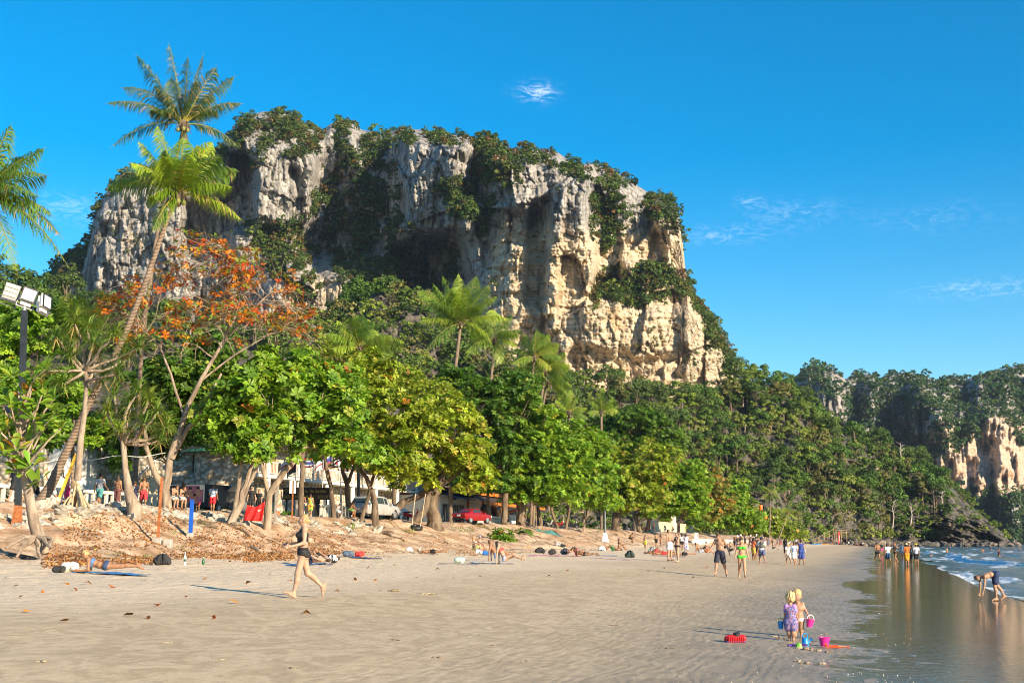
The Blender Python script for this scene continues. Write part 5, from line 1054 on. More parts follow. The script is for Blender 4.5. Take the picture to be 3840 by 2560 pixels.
# ------------------------------------------------------------------ vehicles
def car(name, label, px, s, rz, st, col, L, plate=True, rear_glass=True, z=None):
    """st: stations (x, halfwidth, zbottom, zbelt, zroof, roof halfwidth) from rear to front"""
    p = place(px, s); p.z = z if z is not None else p.z; e = empty(name, p, rz); PT = paint(col, .25, .05, 1., .2); b = MB(); rows = []
    for (x, w, zb, zl, zt, wr) in st:
        rows.append([(x, -w * .9, zb), (x, -w, zb + .18), (x, -w, zl - .1), (x, -w * .97, zl), (x, -wr, zt - .05), (x, -wr * .8, zt), (x, wr * .8, zt), (x, wr, zt - .05), (x, w * .97, zl), (x, w, zl - .1), (x, w, zb + .18), (x, w * .9, zb)])
    n = 12; b.v = [v for r in rows for v in r]
    for i in range(len(rows) - 1):
        for k in range(n): b.f.append((i * n + k, i * n + (k + 1) % n, (i + 1) * n + (k + 1) % n, (i + 1) * n + k))
    b.f += [tuple(range(n)), tuple((len(rows) - 1) * n + k for k in range(n))]
    b.build('body', PT, e, True)
    g = [i for i, q in enumerate(st) if q[4] - q[3] > .3]                       # glazed stations
    for sg in (-1, 1):
        for i in g[:-1]:
            if i + 1 not in g: continue
            a, c = st[i], st[i + 1]; f0, f1 = .14, .86; v = []
            for q, dx in ((a, .05), (c, -.05)):
                for f in (f0, f1): w = q[1] * .97 + (q[5] - q[1] * .97) * f + .012; v.append((q[0] + dx, sg * w, q[3] + (q[4] - .05 - q[3]) * f))
            MB().add(v, [(0, 1, 3, 2)]).build('side_window', GLASS, e)
    i0, i1 = g[0], g[-1]
    for (a, c, nm, sgn) in ((st[max(i0 - 1, 0)], st[i0], 'rear_window', -1), (st[min(i1 + 1, len(st) - 1)], st[i1], 'windscreen', 1)):
        za, zc = max(a[4], a[3]) + .06, c[4] - .1; xa, xc = a[0] + (c[0] - a[0]) * .12, c[0] - (c[0] - a[0]) * .1
        v = [(xa + sgn * .03, -a[1] * .8, za), (xa + sgn * .03, a[1] * .8, za), (xc + sgn * .03, c[5] * .86, zc), (xc + sgn * .03, -c[5] * .86, zc)]
        MB().add(v, [(0, 1, 2, 3)]).build(nm, GLASS, e)
    W0 = st[1][1]; rw = .36 if st[0][4] < 1.3 and L < 4.7 else .4
    for x in (L * .19, L * .8):
        for sg in (-1, 1):
            wh = sub('wheel', BLACK, e, lambda q: q.tube([(x, sg * (W0 - .22), rw), (x, sg * (W0 + .015), rw)], rw, 20), True); sub('rim', GREYMETAL, wh, lambda q: q.tube([(x, sg * (W0 - .05), rw), (x, sg * (W0 + .03), rw)], rw * .62, 14), True)
    zl = st[1][3] - .18
    for sg in (-1, 1): sub('tail_light', paint((.5, .01, .01), .2), e, lambda q: q.box((st[0][0] + .02, sg * W0 * .78, zl), (.1, .3, .16))); sub('headlight', paint((.7, .7, .68), .1), e, lambda q: q.box((st[-1][0] - .08, sg * W0 * .68, .68), (.2, .32, .14))); sub('mirror', PT, e, lambda q: q.box((L * .66, sg * (W0 + .1), st[1][3] + .05), (.14, .2, .14)), bevel=.02)
    if plate: sub('number_plate', WHITE, e, lambda q: q.box((st[0][0] - .02, 0, .78), (.03, .4, .17)))
    sub('bumper', BLACK, e, lambda q: q.box((st[0][0] + .05, 0, .42), (.24, W0 * 1.8, .2)), bevel=.03)
    tag(e, label, 'car', 'cars parked behind the bank'); return e
SUV = [(0, .82, .5, 1.05, 1.1, .8), (.08, .9, .42, 1.1, 1.22, .78), (.42, .92, .4, 1.12, 1.74, .68), (1.4, .93, .35, 1.12, 1.83, .68), (2.4, .93, .35, 1.1, 1.82, .68), (2.9, .93, .35, 1.1, 1.76, .66), (3.6, .92, .35, 1.1, 1.16, .72), (4.3, .9, .38, 1.04, 1.08, .72), (4.7, .82, .45, .86, .9, .66), (4.8, .7, .5, .74, .78, .6)]
SED = [(0, .72, .5, .92, .95, .66), (.12, .84, .4, .98, 1.03, .7), (.7, .87, .33, 1., 1.06, .7), (1.3, .88, .3, 1., 1.44, .6), (2.1, .88, .3, .98, 1.47, .6), (2.6, .88, .3, .97, 1.42, .58), (3.3, .87, .3, .95, 1.0, .64), (4.0, .84, .34, .84, .88, .62), (4.35, .7, .42, .68, .7, .52)]
car('silver_car', 'silver off road car seen from behind between the tree trunks', 1348, 37.9, AT - R(12), SUV, (.42, .42, .41), 4.8, z=3.5)
car('red_car', 'dark red saloon car parked before the shop', 1722, 37.8, AT - R(20), SED, (.3, .012, .016), 4.35, z=3.5)
car('grey_car', 'grey saloon car behind the leaning trunk with the tyre swing', 1515, 38.6, AT + R(150), SED, (.3, .33, .36), 4.35, z=3.5)
def truck():
    p = place(762, 41, 3.5); e = empty('parked_truck', p, AT); sub('body', paint((.02, .02, .022), .5), e, lambda b: b.box((1.6, 0, 1.15), (3.4, 1.7, 1.5)), bevel=.05)
    sub('tailgate', paint((.3, .3, .27), .7), e, lambda b: b.box((2.6, -1.4, 1.9), (1.9, 1.2, .06), 0, R(-35), 0)); sub('gas_tank', GREYMETAL, e, lambda b: b.tube([(2.2, -1.25, .62), (3.2, -1.25, .62)], .48, 16), True)
    for x in (.6, 3.): wh = sub('wheel', BLACK, e, lambda q: q.tube([(x, -.95, .38), (x, -.72, .38)], .38, 16)); sub('rim', GREYMETAL, wh, lambda q: q.tube([(x, -.98, .38), (x, -.8, .38)], .2, 12))
    sub('tail_light', paint((.6, .02, .01), .3), e, lambda b: b.box((-.12, -.7, .75), (.06, .14, .5)))
    tag(e, 'black open truck body behind the boys on the terrace', 'truck')
truck()
def poster(label, px, py, w, h, Y):
    c = W(px, py, Y); k = Y / FPX; e = empty('poster', c); w *= k; h *= k; sub('sheet', paint((.42, .16, .24), .6, .3, 3.), e, lambda b: b.box((0, 0, 0), (w, .04, h)))
    sub('frame', WHITE, e, lambda b: (b.box((0, -.03, h / 2), (w + .05, .04, .05)), b.box((w / 2, -.03, 0), (.05, .04, h))))
    for x, z in ((-.28, .18), (.16, .2), (-.02, -.22)): f = sub('printed_figure', paint((.5, .27, .2), .7), e, lambda b: b.prism([(x * w - .2, z * h - .35), (x * w + .2, z * h - .35), (x * w + .18, z * h - .2), (x * w + .08, z * h - .12), (x * w + .12, z * h + .02), (x * w + .08, z * h + .17), (x * w - .08, z * h + .17), (x * w - .12, z * h + .02), (x * w - .08, z * h - .12), (x * w - .18, z * h - .2)], -.035, -.024)); sub('printed_hair', BLACK, f, lambda b: b.prism([(x * w - .11, z * h + .07), (x * w + .11, z * h + .07), (x * w + .08, z * h + .2), (x * w - .08, z * h + .2)], -.042, -.036))
    sub('logo', WHITE, e, lambda b: b.tube([(w * .36, -.03, h * .36), (w * .36, -.04, h * .36)], .13, 14)); tag(e, label, 'poster', 'fight posters on the terrace')
poster('wide pink printed poster with portraits behind the seated pair', 732, 1850, 66, 62, 74.5); poster('narrow pink printed poster half hidden by the forked trunk', 648, 1842, 34, 46, 76)
def motorbike(label, px, s, rz, col):
    p = place(px, s); e = empty('motorbike', p, rz); C = paint(col, .3, .05)
    for x in (0, 1.25): w = sub('wheel', BLACK, e, lambda b: b.tube([(x, -.05, .29), (x, .05, .29)], .29, 16)); sub('rim', GREYMETAL, w, lambda b: b.tube([(x, -.06, .29), (x, .06, .29)], .18, 12))
    sub('body', C, e, lambda b: (b.prism([(-.25, .62), (.1, .45), (.75, .3), (1., .4), (1.15, .85), (1.05, .95), (.85, .5), (.5, .62), (-.1, .8)], -.14, .14)), bevel=.03); sub('seat', BLACK, e, lambda b: b.box((.15, 0, .8), (.75, .26, .1)), bevel=.03)
    sub('handlebar', BLACK, e, lambda b: (b.tube([(1.05, -.32, 1.05), (1.08, 0, 1.), (1.05, .32, 1.05)], .02, 6), b.tube([(1.22, 0, .4), (1.05, 0, 1.)], .04, 6))); sub('headlight', WHITE, e, lambda b: b.ball((1.16, 0, .9), .08, 8, 6)); tag(e, label, 'motorbike', 'motorbikes parked under the trees')
motorbike('red motorbike left of the tyre swing', 1525, 37.2, AT - R(90), (.6, .02, .02))
for i, (px, c, l) in enumerate(((2010, (.02, .1, .4), 'blue motorbike behind the slanting stems'), (2040, (.5, .5, .5), 'silver motorbike behind the thin trees'), (2080, (.55, .02, .02), 'red motorbike in the row under the trees'), (2130, (.03, .03, .03), 'black motorbike at the right end of the row'))): motorbike(l, px, 40, AT - R(100), c)
# hanging red cloth and tyre swing
def red_cloth():
    Y = Ys(950, 33.3) - .4; n, m = 16, 10; v = []
    tl, tr = W(928, 1892, Y), W(994, 1876, Y); bl, br = W(910, 1950, Y - .1), W(985, 1954, Y - .05); o = W(950, 1915, Y)
    for j in range(m + 1):
        for i in range(n + 1):
            f, g = i / n, j / m; p = tl.lerp(tr, f).lerp(bl.lerp(br, f), g); p.z -= .22 * math.sin(math.pi * f) * (1 - g); p.y += .07 * math.sin(f * 16 + g * 2) * (.4 + g); v.append(p - o)
    b = MB().add(v, [(j * (n + 1) + i, j * (n + 1) + i + 1, (j + 1) * (n + 1) + i + 1, (j + 1) * (n + 1) + i) for j in range(m) for i in range(n)])
    mt, nt, bs = material('red_cloth'); P = nt.obj(); c = nt.mix(nt.map(nt.noise(P, 3., 4., .6, 1.), .58, .64), (.72, .015, .012), (.3, .01, .01)); c = nt.mix(nt.map(nt.noise(nt.scale(P, (1, 1, 1.3)), 4.5, 3.), .66, .69), c, (.75, .5, .5)); setb(nt, bs, c, .75)
    me = b.mesh('red_cloth', True); ob = link('red_cloth', me, mt, loc=o); md = ob.modifiers.new('thick', 'SOLIDIFY'); md.thickness = .01
    tag(ob, 'bright red printed cloth hung between two tree trunks', 'cloth')
red_cloth()
def tyre_swing():
    Y = Ys(1575, 33) ; c = W(1562, 1977, Y); k = Y / FPX; e = empty('tyre_swing', c); b = MB(); R_, r = 18 * k, 6 * k; n, m = 22, 10
    v = [((R_ + r * math.cos(q * 2 * math.pi / m)) * math.cos(i * 2 * math.pi / n), (R_ + r * math.cos(q * 2 * math.pi / m)) * math.sin(i * 2 * math.pi / n), r * 1.3 * math.sin(q * 2 * math.pi / m)) for i in range(n) for q in range(m)]
    b.add(v, [(i * m + q, ((i + 1) % n) * m + q, ((i + 1) % n) * m + (q + 1) % m, i * m + (q + 1) % m) for i in range(n) for q in range(m)]); o = b.build('tyre', BLACK, e, True); o.rotation_euler = (R(14), R(10), 0)
    for dx, tx in ((-.35, 1558), (.3, 1596)): t = W(tx, 1850, Y) - c; sub('rope', paint((.55, .46, .32), .9), e, lambda q: q.tube([(dx, -.1, .05), tuple(t)], .03, 6))
    tag(e, 'black tyre swing hung on ropes from the leaning trunk', 'swing')
tyre_swing()
# string of wire with fairy lights above the terrace
def wire():
    Y = 66.; b = MB(); pts = [W(px, 1722 + (1640 - 1722) * 0 + (px - 200) * -.06 + 10 * math.sin((px - 60) / 190 * math.pi) ** 2, Y) for px in range(0, 640, 20)]; b.tube(pts, .02, 4); e = b.build('wire', WHITE); tag(e, 'thin pale wire strung between the trunks above the terrace', 'wire')
wire()
# ------------------------------------------------------------------ people: one continuous implicit body each, clothes and hair as children
def surface_nets(V, org, h):
    """zero surface of a sampled field -> verts, quads"""
    ins = V < 0; nx, ny, nz = V.shape
    c = ins[:-1, :-1, :-1].astype(np.int8)
    cnt = sum(ins[i:nx - 1 + i, j:ny - 1 + j, k:nz - 1 + k].astype(np.int8) for i in (0, 1) for j in (0, 1) for k in (0, 1))
    act = (cnt > 0) & (cnt < 8); idx = -np.ones(act.shape, np.int64); ci = np.argwhere(act)
    if len(ci) == 0: return np.zeros((0, 3)), np.zeros((0, 4), int)
    idx[act] = np.arange(len(ci)); acc = np.zeros((len(ci), 3)); n = np.zeros(len(ci))
    corners = [(i, j, k) for i in (0, 1) for j in (0, 1) for k in (0, 1)]
    for a in corners:
        for ax in range(3):
            if a[ax] == 0:
                b = list(a); b[ax] = 1; va = V[ci[:, 0] + a[0], ci[:, 1] + a[1], ci[:, 2] + a[2]]; vb = V[ci[:, 0] + b[0], ci[:, 1] + b[1], ci[:, 2] + b[2]]
                m = (va < 0) != (vb < 0); t = np.where(m, va / np.where(va == vb, 1, va - vb), 0); p = np.tile(np.array(a, float), (len(ci), 1)); p[:, ax] += t
                acc[m] += p[m]; n[m] += 1
    v = org + (ci + acc / n[:, None]) * h; Q = []
    for ax in range(3):
        sl0 = [slice(None)] * 3; sl1 = [slice(None)] * 3; sl0[ax] = slice(0, -1); sl1[ax] = slice(1, None); a = ins[tuple(sl0)]; b = ins[tuple(sl1)]
        o1, o2 = [(1, 2), (2, 0), (0, 1)][ax]
        for flip, m in ((0, a & ~b), (1, ~a & b)):
            e = np.argwhere(m); e = e[(e[:, o1] > 0) & (e[:, o2] > 0) & (e[:, o1] < V.shape[o1] - 1) & (e[:, o2] < V.shape[o2] - 1)]
            if len(e) == 0: continue
            d1 = np.zeros(3, int); d1[o1] = 1; d2 = np.zeros(3, int); d2[o2] = 1
            q = np.stack([idx[tuple((e - d1 - d2).T)], idx[tuple((e - d2).T)], idx[tuple(e.T)], idx[tuple((e - d1).T)]], 1); Q.append(q[:, ::-1] if flip else q)
    Q = np.concatenate(Q); return v, Q[(Q >= 0).all(1)]
def blend(prims, h, k, clip=None, pad=.03):
    """prims: (a, b, ra, rb[, (sx,sy,sz) axes matrix])  tapered capsules, smoothly joined"""
    lo = np.min([np.minimum(p[0], p[1]) - max(p[2], p[3]) for p in prims], 0) - pad - 2 * h; hi = np.max([np.maximum(p[0], p[1]) + max(p[2], p[3]) for p in prims], 0) + pad + 2 * h
    n = np.ceil((hi - lo) / h).astype(int) + 1; V = np.full(n, 1., np.float32); ax = [lo[i] + np.arange(n[i]) * h for i in range(3)]
    for pr_ in prims:
        a, b, ra, rb = pr_[:4]; kk = k; k = pr_[4] if len(pr_) > 4 else k
        m = max(ra, rb) + k + 2 * h; i0 = np.clip(((np.minimum(a, b) - m - lo) / h).astype(int), 0, n - 1); i1 = np.clip(((np.maximum(a, b) + m - lo) / h).astype(int) + 2, 1, n)
        X, Y, Z = np.meshgrid(ax[0][i0[0]:i1[0]], ax[1][i0[1]:i1[1]], ax[2][i0[2]:i1[2]], indexing='ij'); P = np.stack([X, Y, Z], -1)
        ab = b - a; L2 = max((ab * ab).sum(), 1e-9); t = np.clip(((P - a) @ ab) / L2, 0, 1); d = np.linalg.norm(P - a - t[..., None] * ab, axis=-1) - (ra + (rb - ra) * t)
        s = V[i0[0]:i1[0], i0[1]:i1[1], i0[2]:i1[2]]; hh = np.clip(.5 + .5 * (d - s) / k, 0, 1); V[i0[0]:i1[0], i0[1]:i1[1], i0[2]:i1[2]] = d * (1 - hh) + s * hh - k * hh * (1 - hh); k = kk
    if clip is not None:
        X, Y, Z = np.meshgrid(*ax, indexing='ij'); P = np.stack([X, Y, Z], -1)
        for (pt, nrm) in clip: V = np.maximum(V, ((P - pt) @ nrm).astype(np.float32))
    return surface_nets(V, lo, h)
def rotm(x=0., y=0., z=0.): return np.array(Matrix.Rotation(R(z), 3, 'Z') @ Matrix.Rotation(R(y), 3, 'Y') @ Matrix.Rotation(R(x), 3, 'X'))
def skeleton(H, pose, sex, child=False):
    """joints in metres, facing -y, pelvis at the origin before it is set on the ground"""
    J = {}; hs = .58 if child else .53; leg = hs
    root = rotm(*pose.get('root', (0, 0, 0))); sp = root @ rotm(*pose.get('spine', (0, 0, 0))); sp2 = sp @ rotm(*pose.get('chest', (0, 0, 0))); hd = sp2 @ rotm(*pose.get('head', (0, 0, 0)))
    J['pel'] = np.zeros(3); J['R'] = root; J['S'] = sp; J['C'] = sp2; J['Hd'] = hd
    hh = 2.0 if child else 1.
    lt, lc = (.165, .15) if child else (.245, .24); tor = .30 if not child else .33; shw = (.105 if sex == 'm' else .092) * (.9 if child else 1)
    J['waist'] = sp @ np.array([0, 0, .1]) * H; J['chest'] = J['waist'] + sp2 @ np.array([0, -.005, .12]) * H; J['neck'] = J['waist'] + sp2 @ np.array([0, .012, tor - .085]) * H
    J['head'] = J['neck'] + hd @ np.array([0, -.02, .085 * (hh if not child else 1.75)]) * H
    for sg, n in ((-1, 'r'), (1, 'l')):
        hp = root @ np.array([sg * .052, 0, -.01]) * H; th = pose.get('thigh_' + n, (0, 0, 0)); kn = pose.get('knee_' + n, 0); M = root @ rotm(0, -sg * 2 + th[1], th[2]) @ rotm(-th[0])
        k = hp + M @ np.array([0, 0, -lt]) * H; M2 = M @ rotm(kn); a = k + M2 @ np.array([0, 0, -lc]) * H; M3 = M2 @ rotm(pose.get('foot_' + n, 0)); t = a + M3 @ np.array([sg * .012, -.115 * (1 if not child else .95), -.03]) * H; heel = a + M3 @ np.array([0, .03, -.03]) * H
        J['hip_' + n], J['knee_' + n], J['ank_' + n], J['toe_' + n], J['heel_' + n] = hp, k, a, t, heel; J['calf_' + n] = k * .66 + a * .34 + M2 @ np.array([0, .012, 0]) * H
        sh = J['waist'] + sp2 @ np.array([sg * shw, .012, tor - .115]) * H; ar = pose.get('arm_' + n, (8, 8, 0)); el = pose.get('elbow_' + n, 12)
        A = sp2 @ rotm(0, -sg * ar[1], sg * ar[2]) @ rotm(-ar[0]); e = sh + A @ np.array([0, 0, -.165 if not child else -.15]) * H; A2 = A @ rotm(-el) if not isinstance(el, tuple) else A @ rotm(0, 0, sg * el[1]) @ rotm(-el[0]); w = e + A2 @ np.array([0, 0, -.145 if not child else -.13]) * H
        J['sh_' + n], J['el_' + n], J['wr_' + n], J['A_' + n] = sh, e, w, A2; J['hand_' + n] = w + A2 @ np.array([0, -.008, -.05]) * H
    return J
def mirror(d): return {k[:-1] + {'l': 'r', 'r': 'l'}[k[-1]] if k[-2:] in ('_l', '_r') else k: v for k, v in d.items()}
def person(label, pos, rz, H=1.72, pose=None, sex='m', skin=(.5, .31, .2), hair=(.05, .03, .02), hairstyle='short', wear=(), q=.02, fat=1., child=False, cat='person', group=None, sink=0., extra=None):
    pose = pose or {}; J = skeleton(H, pose, sex, child); f = fat * H; A = lambda *x: np.array(x, float)
    C, Sp, Rt, Hd = J['C'], J['S'], J['R'], J['Hd']; cs = 1.38 if child else 1.
    hw = .046 if sex == 'm' else .054
    P = [(Rt @ A(-hw, 0, .0) * H, Rt @ A(hw, 0, .0) * H, .06 * f * cs, .06 * f * cs), (Rt @ A(0, .0, .02) * H, J['waist'], .063 * f * cs, .056 * f * cs if sex == 'm' else .05 * f * cs),
         (J['waist'] + Sp @ A(-.028, 0, 0) * H, J['waist'] + Sp @ A(.028, 0, 0) * H, .054 * f * cs, .054 * f * cs), (J['waist'], J['chest'], .055 * f * cs, .062 * f * cs),
         (J['chest'] + C @ A(-.045, 0, .0) * H, J['chest'] + C @ A(.045, 0, 0) * H, .056 * f * cs, .056 * f * cs), (J['sh_r'], J['sh_l'], .034 * f, .034 * f), (J['chest'] + C @ A(0, .005, .05) * H, J['neck'] + C @ A(0, 0, .0) * H, .05 * f, .032 * H), (J['neck'] - C @ A(0, 0, .01) * H, J['head'] + Hd @ A(0, .01, -.03) * H, .032 * H, .032 * H)]
    hh = 1.95 if child else 1.
    P += [(J['head'] + Hd @ A(0, .012, .018) * H * hh, J['head'] + Hd @ A(0, -.004, -.006) * H * hh, .047 * H * hh, .044 * H * hh), (J['head'] + Hd @ A(0, -.014, -.018) * H * hh, J['head'] + Hd @ A(0, -.022, -.042) * H * hh, .036 * H * hh, .022 * H * hh)]
    if q <= .016: P += [(J['head'] + Hd @ A(0, -.045, -.004) * H * hh, J['head'] + Hd @ A(0, -.058, -.022) * H * hh, .006 * H, .0085 * H)] + [(J['head'] + Hd @ A(s * .046, .006, -.012) * H * hh, J['head'] + Hd @ A(s * .05, .01, .012) * H * hh, .009 * H, .011 * H) for s in (-1, 1)]
    for s in (-1, 1): P.append((Rt @ A(s * .045, .035, -.03) * H,) * 2 + (.052 * f, .052 * f))
    if sex == 'f' and not child:
        for s in (-1, 1): P.append((J['chest'] + C @ A(s * .045, -.05, -.002) * H,) * 2 + (.033 * f, .033 * f))
    for n in 'rl':
        P += [(J['hip_' + n], J['knee_' + n], .056 * f * cs, .034 * f * cs), (J['knee_' + n], J['calf_' + n], .033 * f * cs, .035 * f * cs), (J['calf_' + n], J['ank_' + n], .034 * f * cs, .02 * H), (J['heel_' + n], J['toe_' + n] * .45 + J['heel_' + n] * .55, .02 * H, .02 * H), (J['ank_' + n], J['toe_' + n], .02 * H, .013 * H),
              (J['sh_' + n], J['el_' + n], .03 * f, .022 * f), (J['el_' + n], J['wr_' + n], .023 * f, .0145 * H), (J['wr_' + n], J['hand_' + n], .014 * H, .016 * H, .008 * H)]
        A2 = J['A_' + n]; hd = J['hand_' + n]
        if q <= .016:
            for i in range(4):
                o = hd + A2 @ A(0, (i - 1.5) * .0105, -.012) * H; m = o + A2 @ A(0, (i - 1.5) * .002, -.028 + .003 * abs(i - 1.5)) * H; cu = 1 if n == 'r' else -1; P += [(o, m, .0058 * H, .0052 * H, .003 * H), (m, m + A2 @ A(-.012 * (1 if n == 'l' else -1), 0, -.02) * H, .0052 * H, .0045 * H, .003 * H)]
            P.append((hd + A2 @ A(0, -.016, .012) * H, hd + A2 @ A(0, -.032, -.014) * H, .007 * H, .0058 * H, .004 * H))
        else: P.append((hd, hd + A2 @ A(0, 0, -.045) * H, .018 * H, .01 * H))
    low = min(float(min(p[0][2] - p[2], p[1][2] - p[3])) for p in P); off = np.array([0, 0, -low - sink])
    P = [(p_[0] + off, p_[1] + off) + tuple(p_[2:]) for p_ in P]; J = {k: (v + off if getattr(v, 'shape', None) == (3,) else v) for k, v in J.items()}
    v, Q = blend(P, q, .022 * H); me = mesh_np('person', v, Q, smooth=True); o = link('person', me, skin_mat(skin), loc=pos, rz=rz); tag(o, label, cat, group)
    head = J['head']
    def child_mesh(name, prims, mat, k=.015, clip=None, qq=None):
        vv, qd = blend(prims, qq or q * .9, k * H, clip)
        if name == 'hair' and len(vv): vv = vv + (np.stack([vnoise(vv[:, 0] * 90 + i * 7, vv[:, 1] * 60 + vv[:, 2] * 25, 900 + i) for i in range(3)], 1) - .5) * .009 * H * hh
        if len(qd): return link(name, mesh_np(name, vv, qd, smooth=True), mat, o)
    HM = paint(hair, .6, .35, 40.)
    if hairstyle:
        hp = [(head + Hd @ A(0, .018, .024) * H * hh, head + Hd @ A(0, .012, .0) * H * hh, .05 * H * hh, .05 * H * hh)]; cl = [(head + Hd @ A(0, -.036, .022) * H * hh, unit(Hd @ A(0, -.75, -.55)))]
        if hairstyle == 'long': hp += [(head + Hd @ A(s * .02, .032, 0) * H, head + Hd @ A(s * .022, .05, -.13) * H, .036 * H, .026 * H) for s in (-1, 1)]; cl = [(head + Hd @ A(0, -.036, .022) * H, unit(Hd @ A(0, -.9, -.28)))]
        if hairstyle == 'bob': hp += [(head + Hd @ A(s * .03, .02, 0) * H, head + Hd @ A(s * .036, .02, -.065) * H, .04 * H, .036 * H) for s in (-1, 1)]; cl = [(head + Hd @ A(0, -.036, .02) * H, unit(Hd @ A(0, -.95, -.25)))]
        if hairstyle == 'bun': hp += [(head + Hd @ A(0, .062, -.012) * H,) * 2 + (.026 * H, .026 * H)]
        if hairstyle == 'tail': hp += [(head + Hd @ A(0, .055, 0) * H, head + Hd @ A(0, .075, -.09) * H, .02 * H, .012 * H)]
        if hairstyle == 'child': hp += [(head + Hd @ A(s * .04, .03, 0) * H, head + Hd @ A(s * .045, .035, -.05) * H, .045 * H, .04 * H) for s in (-1, 1)]; cl = [(head + Hd @ A(0, -.04, .02) * H, unit(Hd @ A(0, -.95, -.25)))]
        child_mesh('hair', hp, HM, .02, cl)
    if q <= .016:
        e = MB()
        for s in (-1, 1): MB().ball(head + Hd @ A(s * .019, -.047, -.002) * H * hh, .0065 * H, 8, 6).build('eye', paint((.03, .02, .015), .2), o, True)
        m0 = head + Hd @ A(0, -.05, -.036) * H * hh; MB().ball(m0, (.016 * H, .008 * H, .005 * H), 8, 5).build('mouth', paint((.42, .14, .11), .5), o, True)
    # clothes
    ax = unit(J['chest'] - J['pel'] if False else Sp @ A(0, 0, 1)); pel = off; inf = .007 * H
    tors = [(a, b, ra + inf, rb + inf) for a, b, ra, rb in P[:5]]; shou = [(a, b, ra + inf, rb + inf) for a, b, ra, rb in P[5:7]]; but = [tuple(p[:2]) + (p[2] + inf, p[3] + inf) for p in P if p[0] is p[1] or np.allclose(p[0], p[1])]
    def cut(fr, sgn): return (pel + (J['waist'] - pel) * 0 + ax * fr * H, ax * sgn)
    cax = unit(C @ A(0, 0, 1))
    for w in wear:
        kind, mat = w[0], w[1] if not isinstance(w[1], tuple) else paint(w[1], .75, .12, 9.)
        if kind in ('shorts', 'trunks', 'trousers', 'skirt'):
            fr = {'shorts': .72, 'trunks': .3, 'trousers': 1., 'skirt': .8}[kind] if len(w) < 3 else w[2]; pr = [p for p in tors[:2]] + but[:2]
            for n in 'rl':
                hp, kn = J['hip_' + n], J['knee_' + n]; e = hp + (kn - hp) * min(fr, 1.); pr.append((hp, e, .058 * f * cs + inf * 1.6, (.058 * (1 - fr) + .04 * fr) * f * cs + inf * 3))
            if kind == 'skirt': pr.append((J['hip_r'], (J['knee_r'] + J['knee_l']) / 2 * fr + J['hip_r'] * (1 - fr), .06 * f, .085 * f)); pr.append((J['hip_l'], (J['knee_r'] + J['knee_l']) / 2 * fr + J['hip_l'] * (1 - fr), .06 * f, .085 * f))
            cl = [cut(.075, 1)]
            ends = [(J['hip_' + n] + (J['knee_' + n] - J['hip_' + n]) * fr, unit(J['knee_' + n] - J['hip_' + n])) for n in 'rl']
            child_mesh({'trunks': 'swim_briefs', 'trousers': 'shorts'}.get(kind, kind), pr, mat, .012, cl)
        elif kind == 'bottom': child_mesh('bikini_bottom', tors[:1] + [(a, b, ra + .001, rb + .001) for a, b, ra, rb in but[:2]], mat, .02, [cut(.032, 1), (pel + Rt @ A(0, 0, -.058) * H, Rt @ A(0, 0, -1.))])
        elif kind == 'bra': child_mesh('bikini_top', [tors[4]] + but[2:] + [tors[3]], mat, .012, [(J['chest'] + cax * .03 * H, cax), (J['chest'] - cax * .035 * H, -cax)])
        elif kind == 'sleeves': child_mesh('sleeve', [(J['sh_' + n], J['sh_' + n] * .35 + J['el_' + n] * .65, .04 * f + inf, .036 * f + inf) for n in 'rl'] + shou[:1], mat, .012)
        elif kind == 'onepiece': child_mesh('swimsuit', tors[3:5] + but[2:] + [(J['chest'] + C @ A(.035, -.02, .03) * H, J['sh_l'] * .75 + J['sh_r'] * .25 + C @ A(0, 0, .01) * H, .034 * H, .034 * H), (J['waist'] + Sp @ A(0, -.03, -.01) * H, J['chest'] + C @ A(0, -.02, 0) * H, .04 * H, .05 * H)], mat, .015, [(J['neck'] - cax * .0 * H, cax), (J['waist'] - ax * .01 * H, -ax)]); child_mesh('swim_briefs', tors[:2] + but[:2], mat, .02, [cut(.075, 1), (pel + Rt @ A(0, 0, -.06) * H, Rt @ A(0, 0, -1.))])
        elif kind in ('shirt', 'vest', 'suit', 'dress'):
            pr = tors + shou[:1 if kind != 'shirt' else 2] + but[2:]; pr = [(a, b, ra + .003 * H, rb + .003 * H) for a, b, ra, rb in pr]
            if kind == 'vest': pr = tors + [(a * .75 + b * .25, a * .25 + b * .75, ra, rb) for a, b, ra, rb in shou[:1]] + but[2:]
            cl = [(J['neck'] - cax * .012 * H, cax)]
            if kind == 'shirt':
                for n in 'rl': pr.append((J['sh_' + n], J['sh_' + n] * .4 + J['el_' + n] * .6, .036 * f + inf, .033 * f + inf))
                cl.append((pel + ax * -.02 * H, -ax))
            if kind == 'vest': cl.append((pel + ax * -.01 * H, -ax))
            if kind == 'suit': pr += but[:2]; cl.append((pel + Rt @ A(0, 0, -.05) * H, Rt @ A(0, 0, -1.)))
            if kind == 'dress':
                pr += but[:2]; fr = w[2] if len(w) > 2 else .95
                for n in 'rl': pr.append((J['hip_' + n], J['hip_' + n] * (1 - fr) + J['knee_' + n] * fr + (J['knee_r'] + J['knee_l'] - 2 * J['knee_' + n]) * .12, .064 * f, .085 * f))
            child_mesh({'suit': 'swimsuit', 'vest': 'vest'}.get(kind, kind), pr, mat, .015, cl)
        elif kind == 'cap':
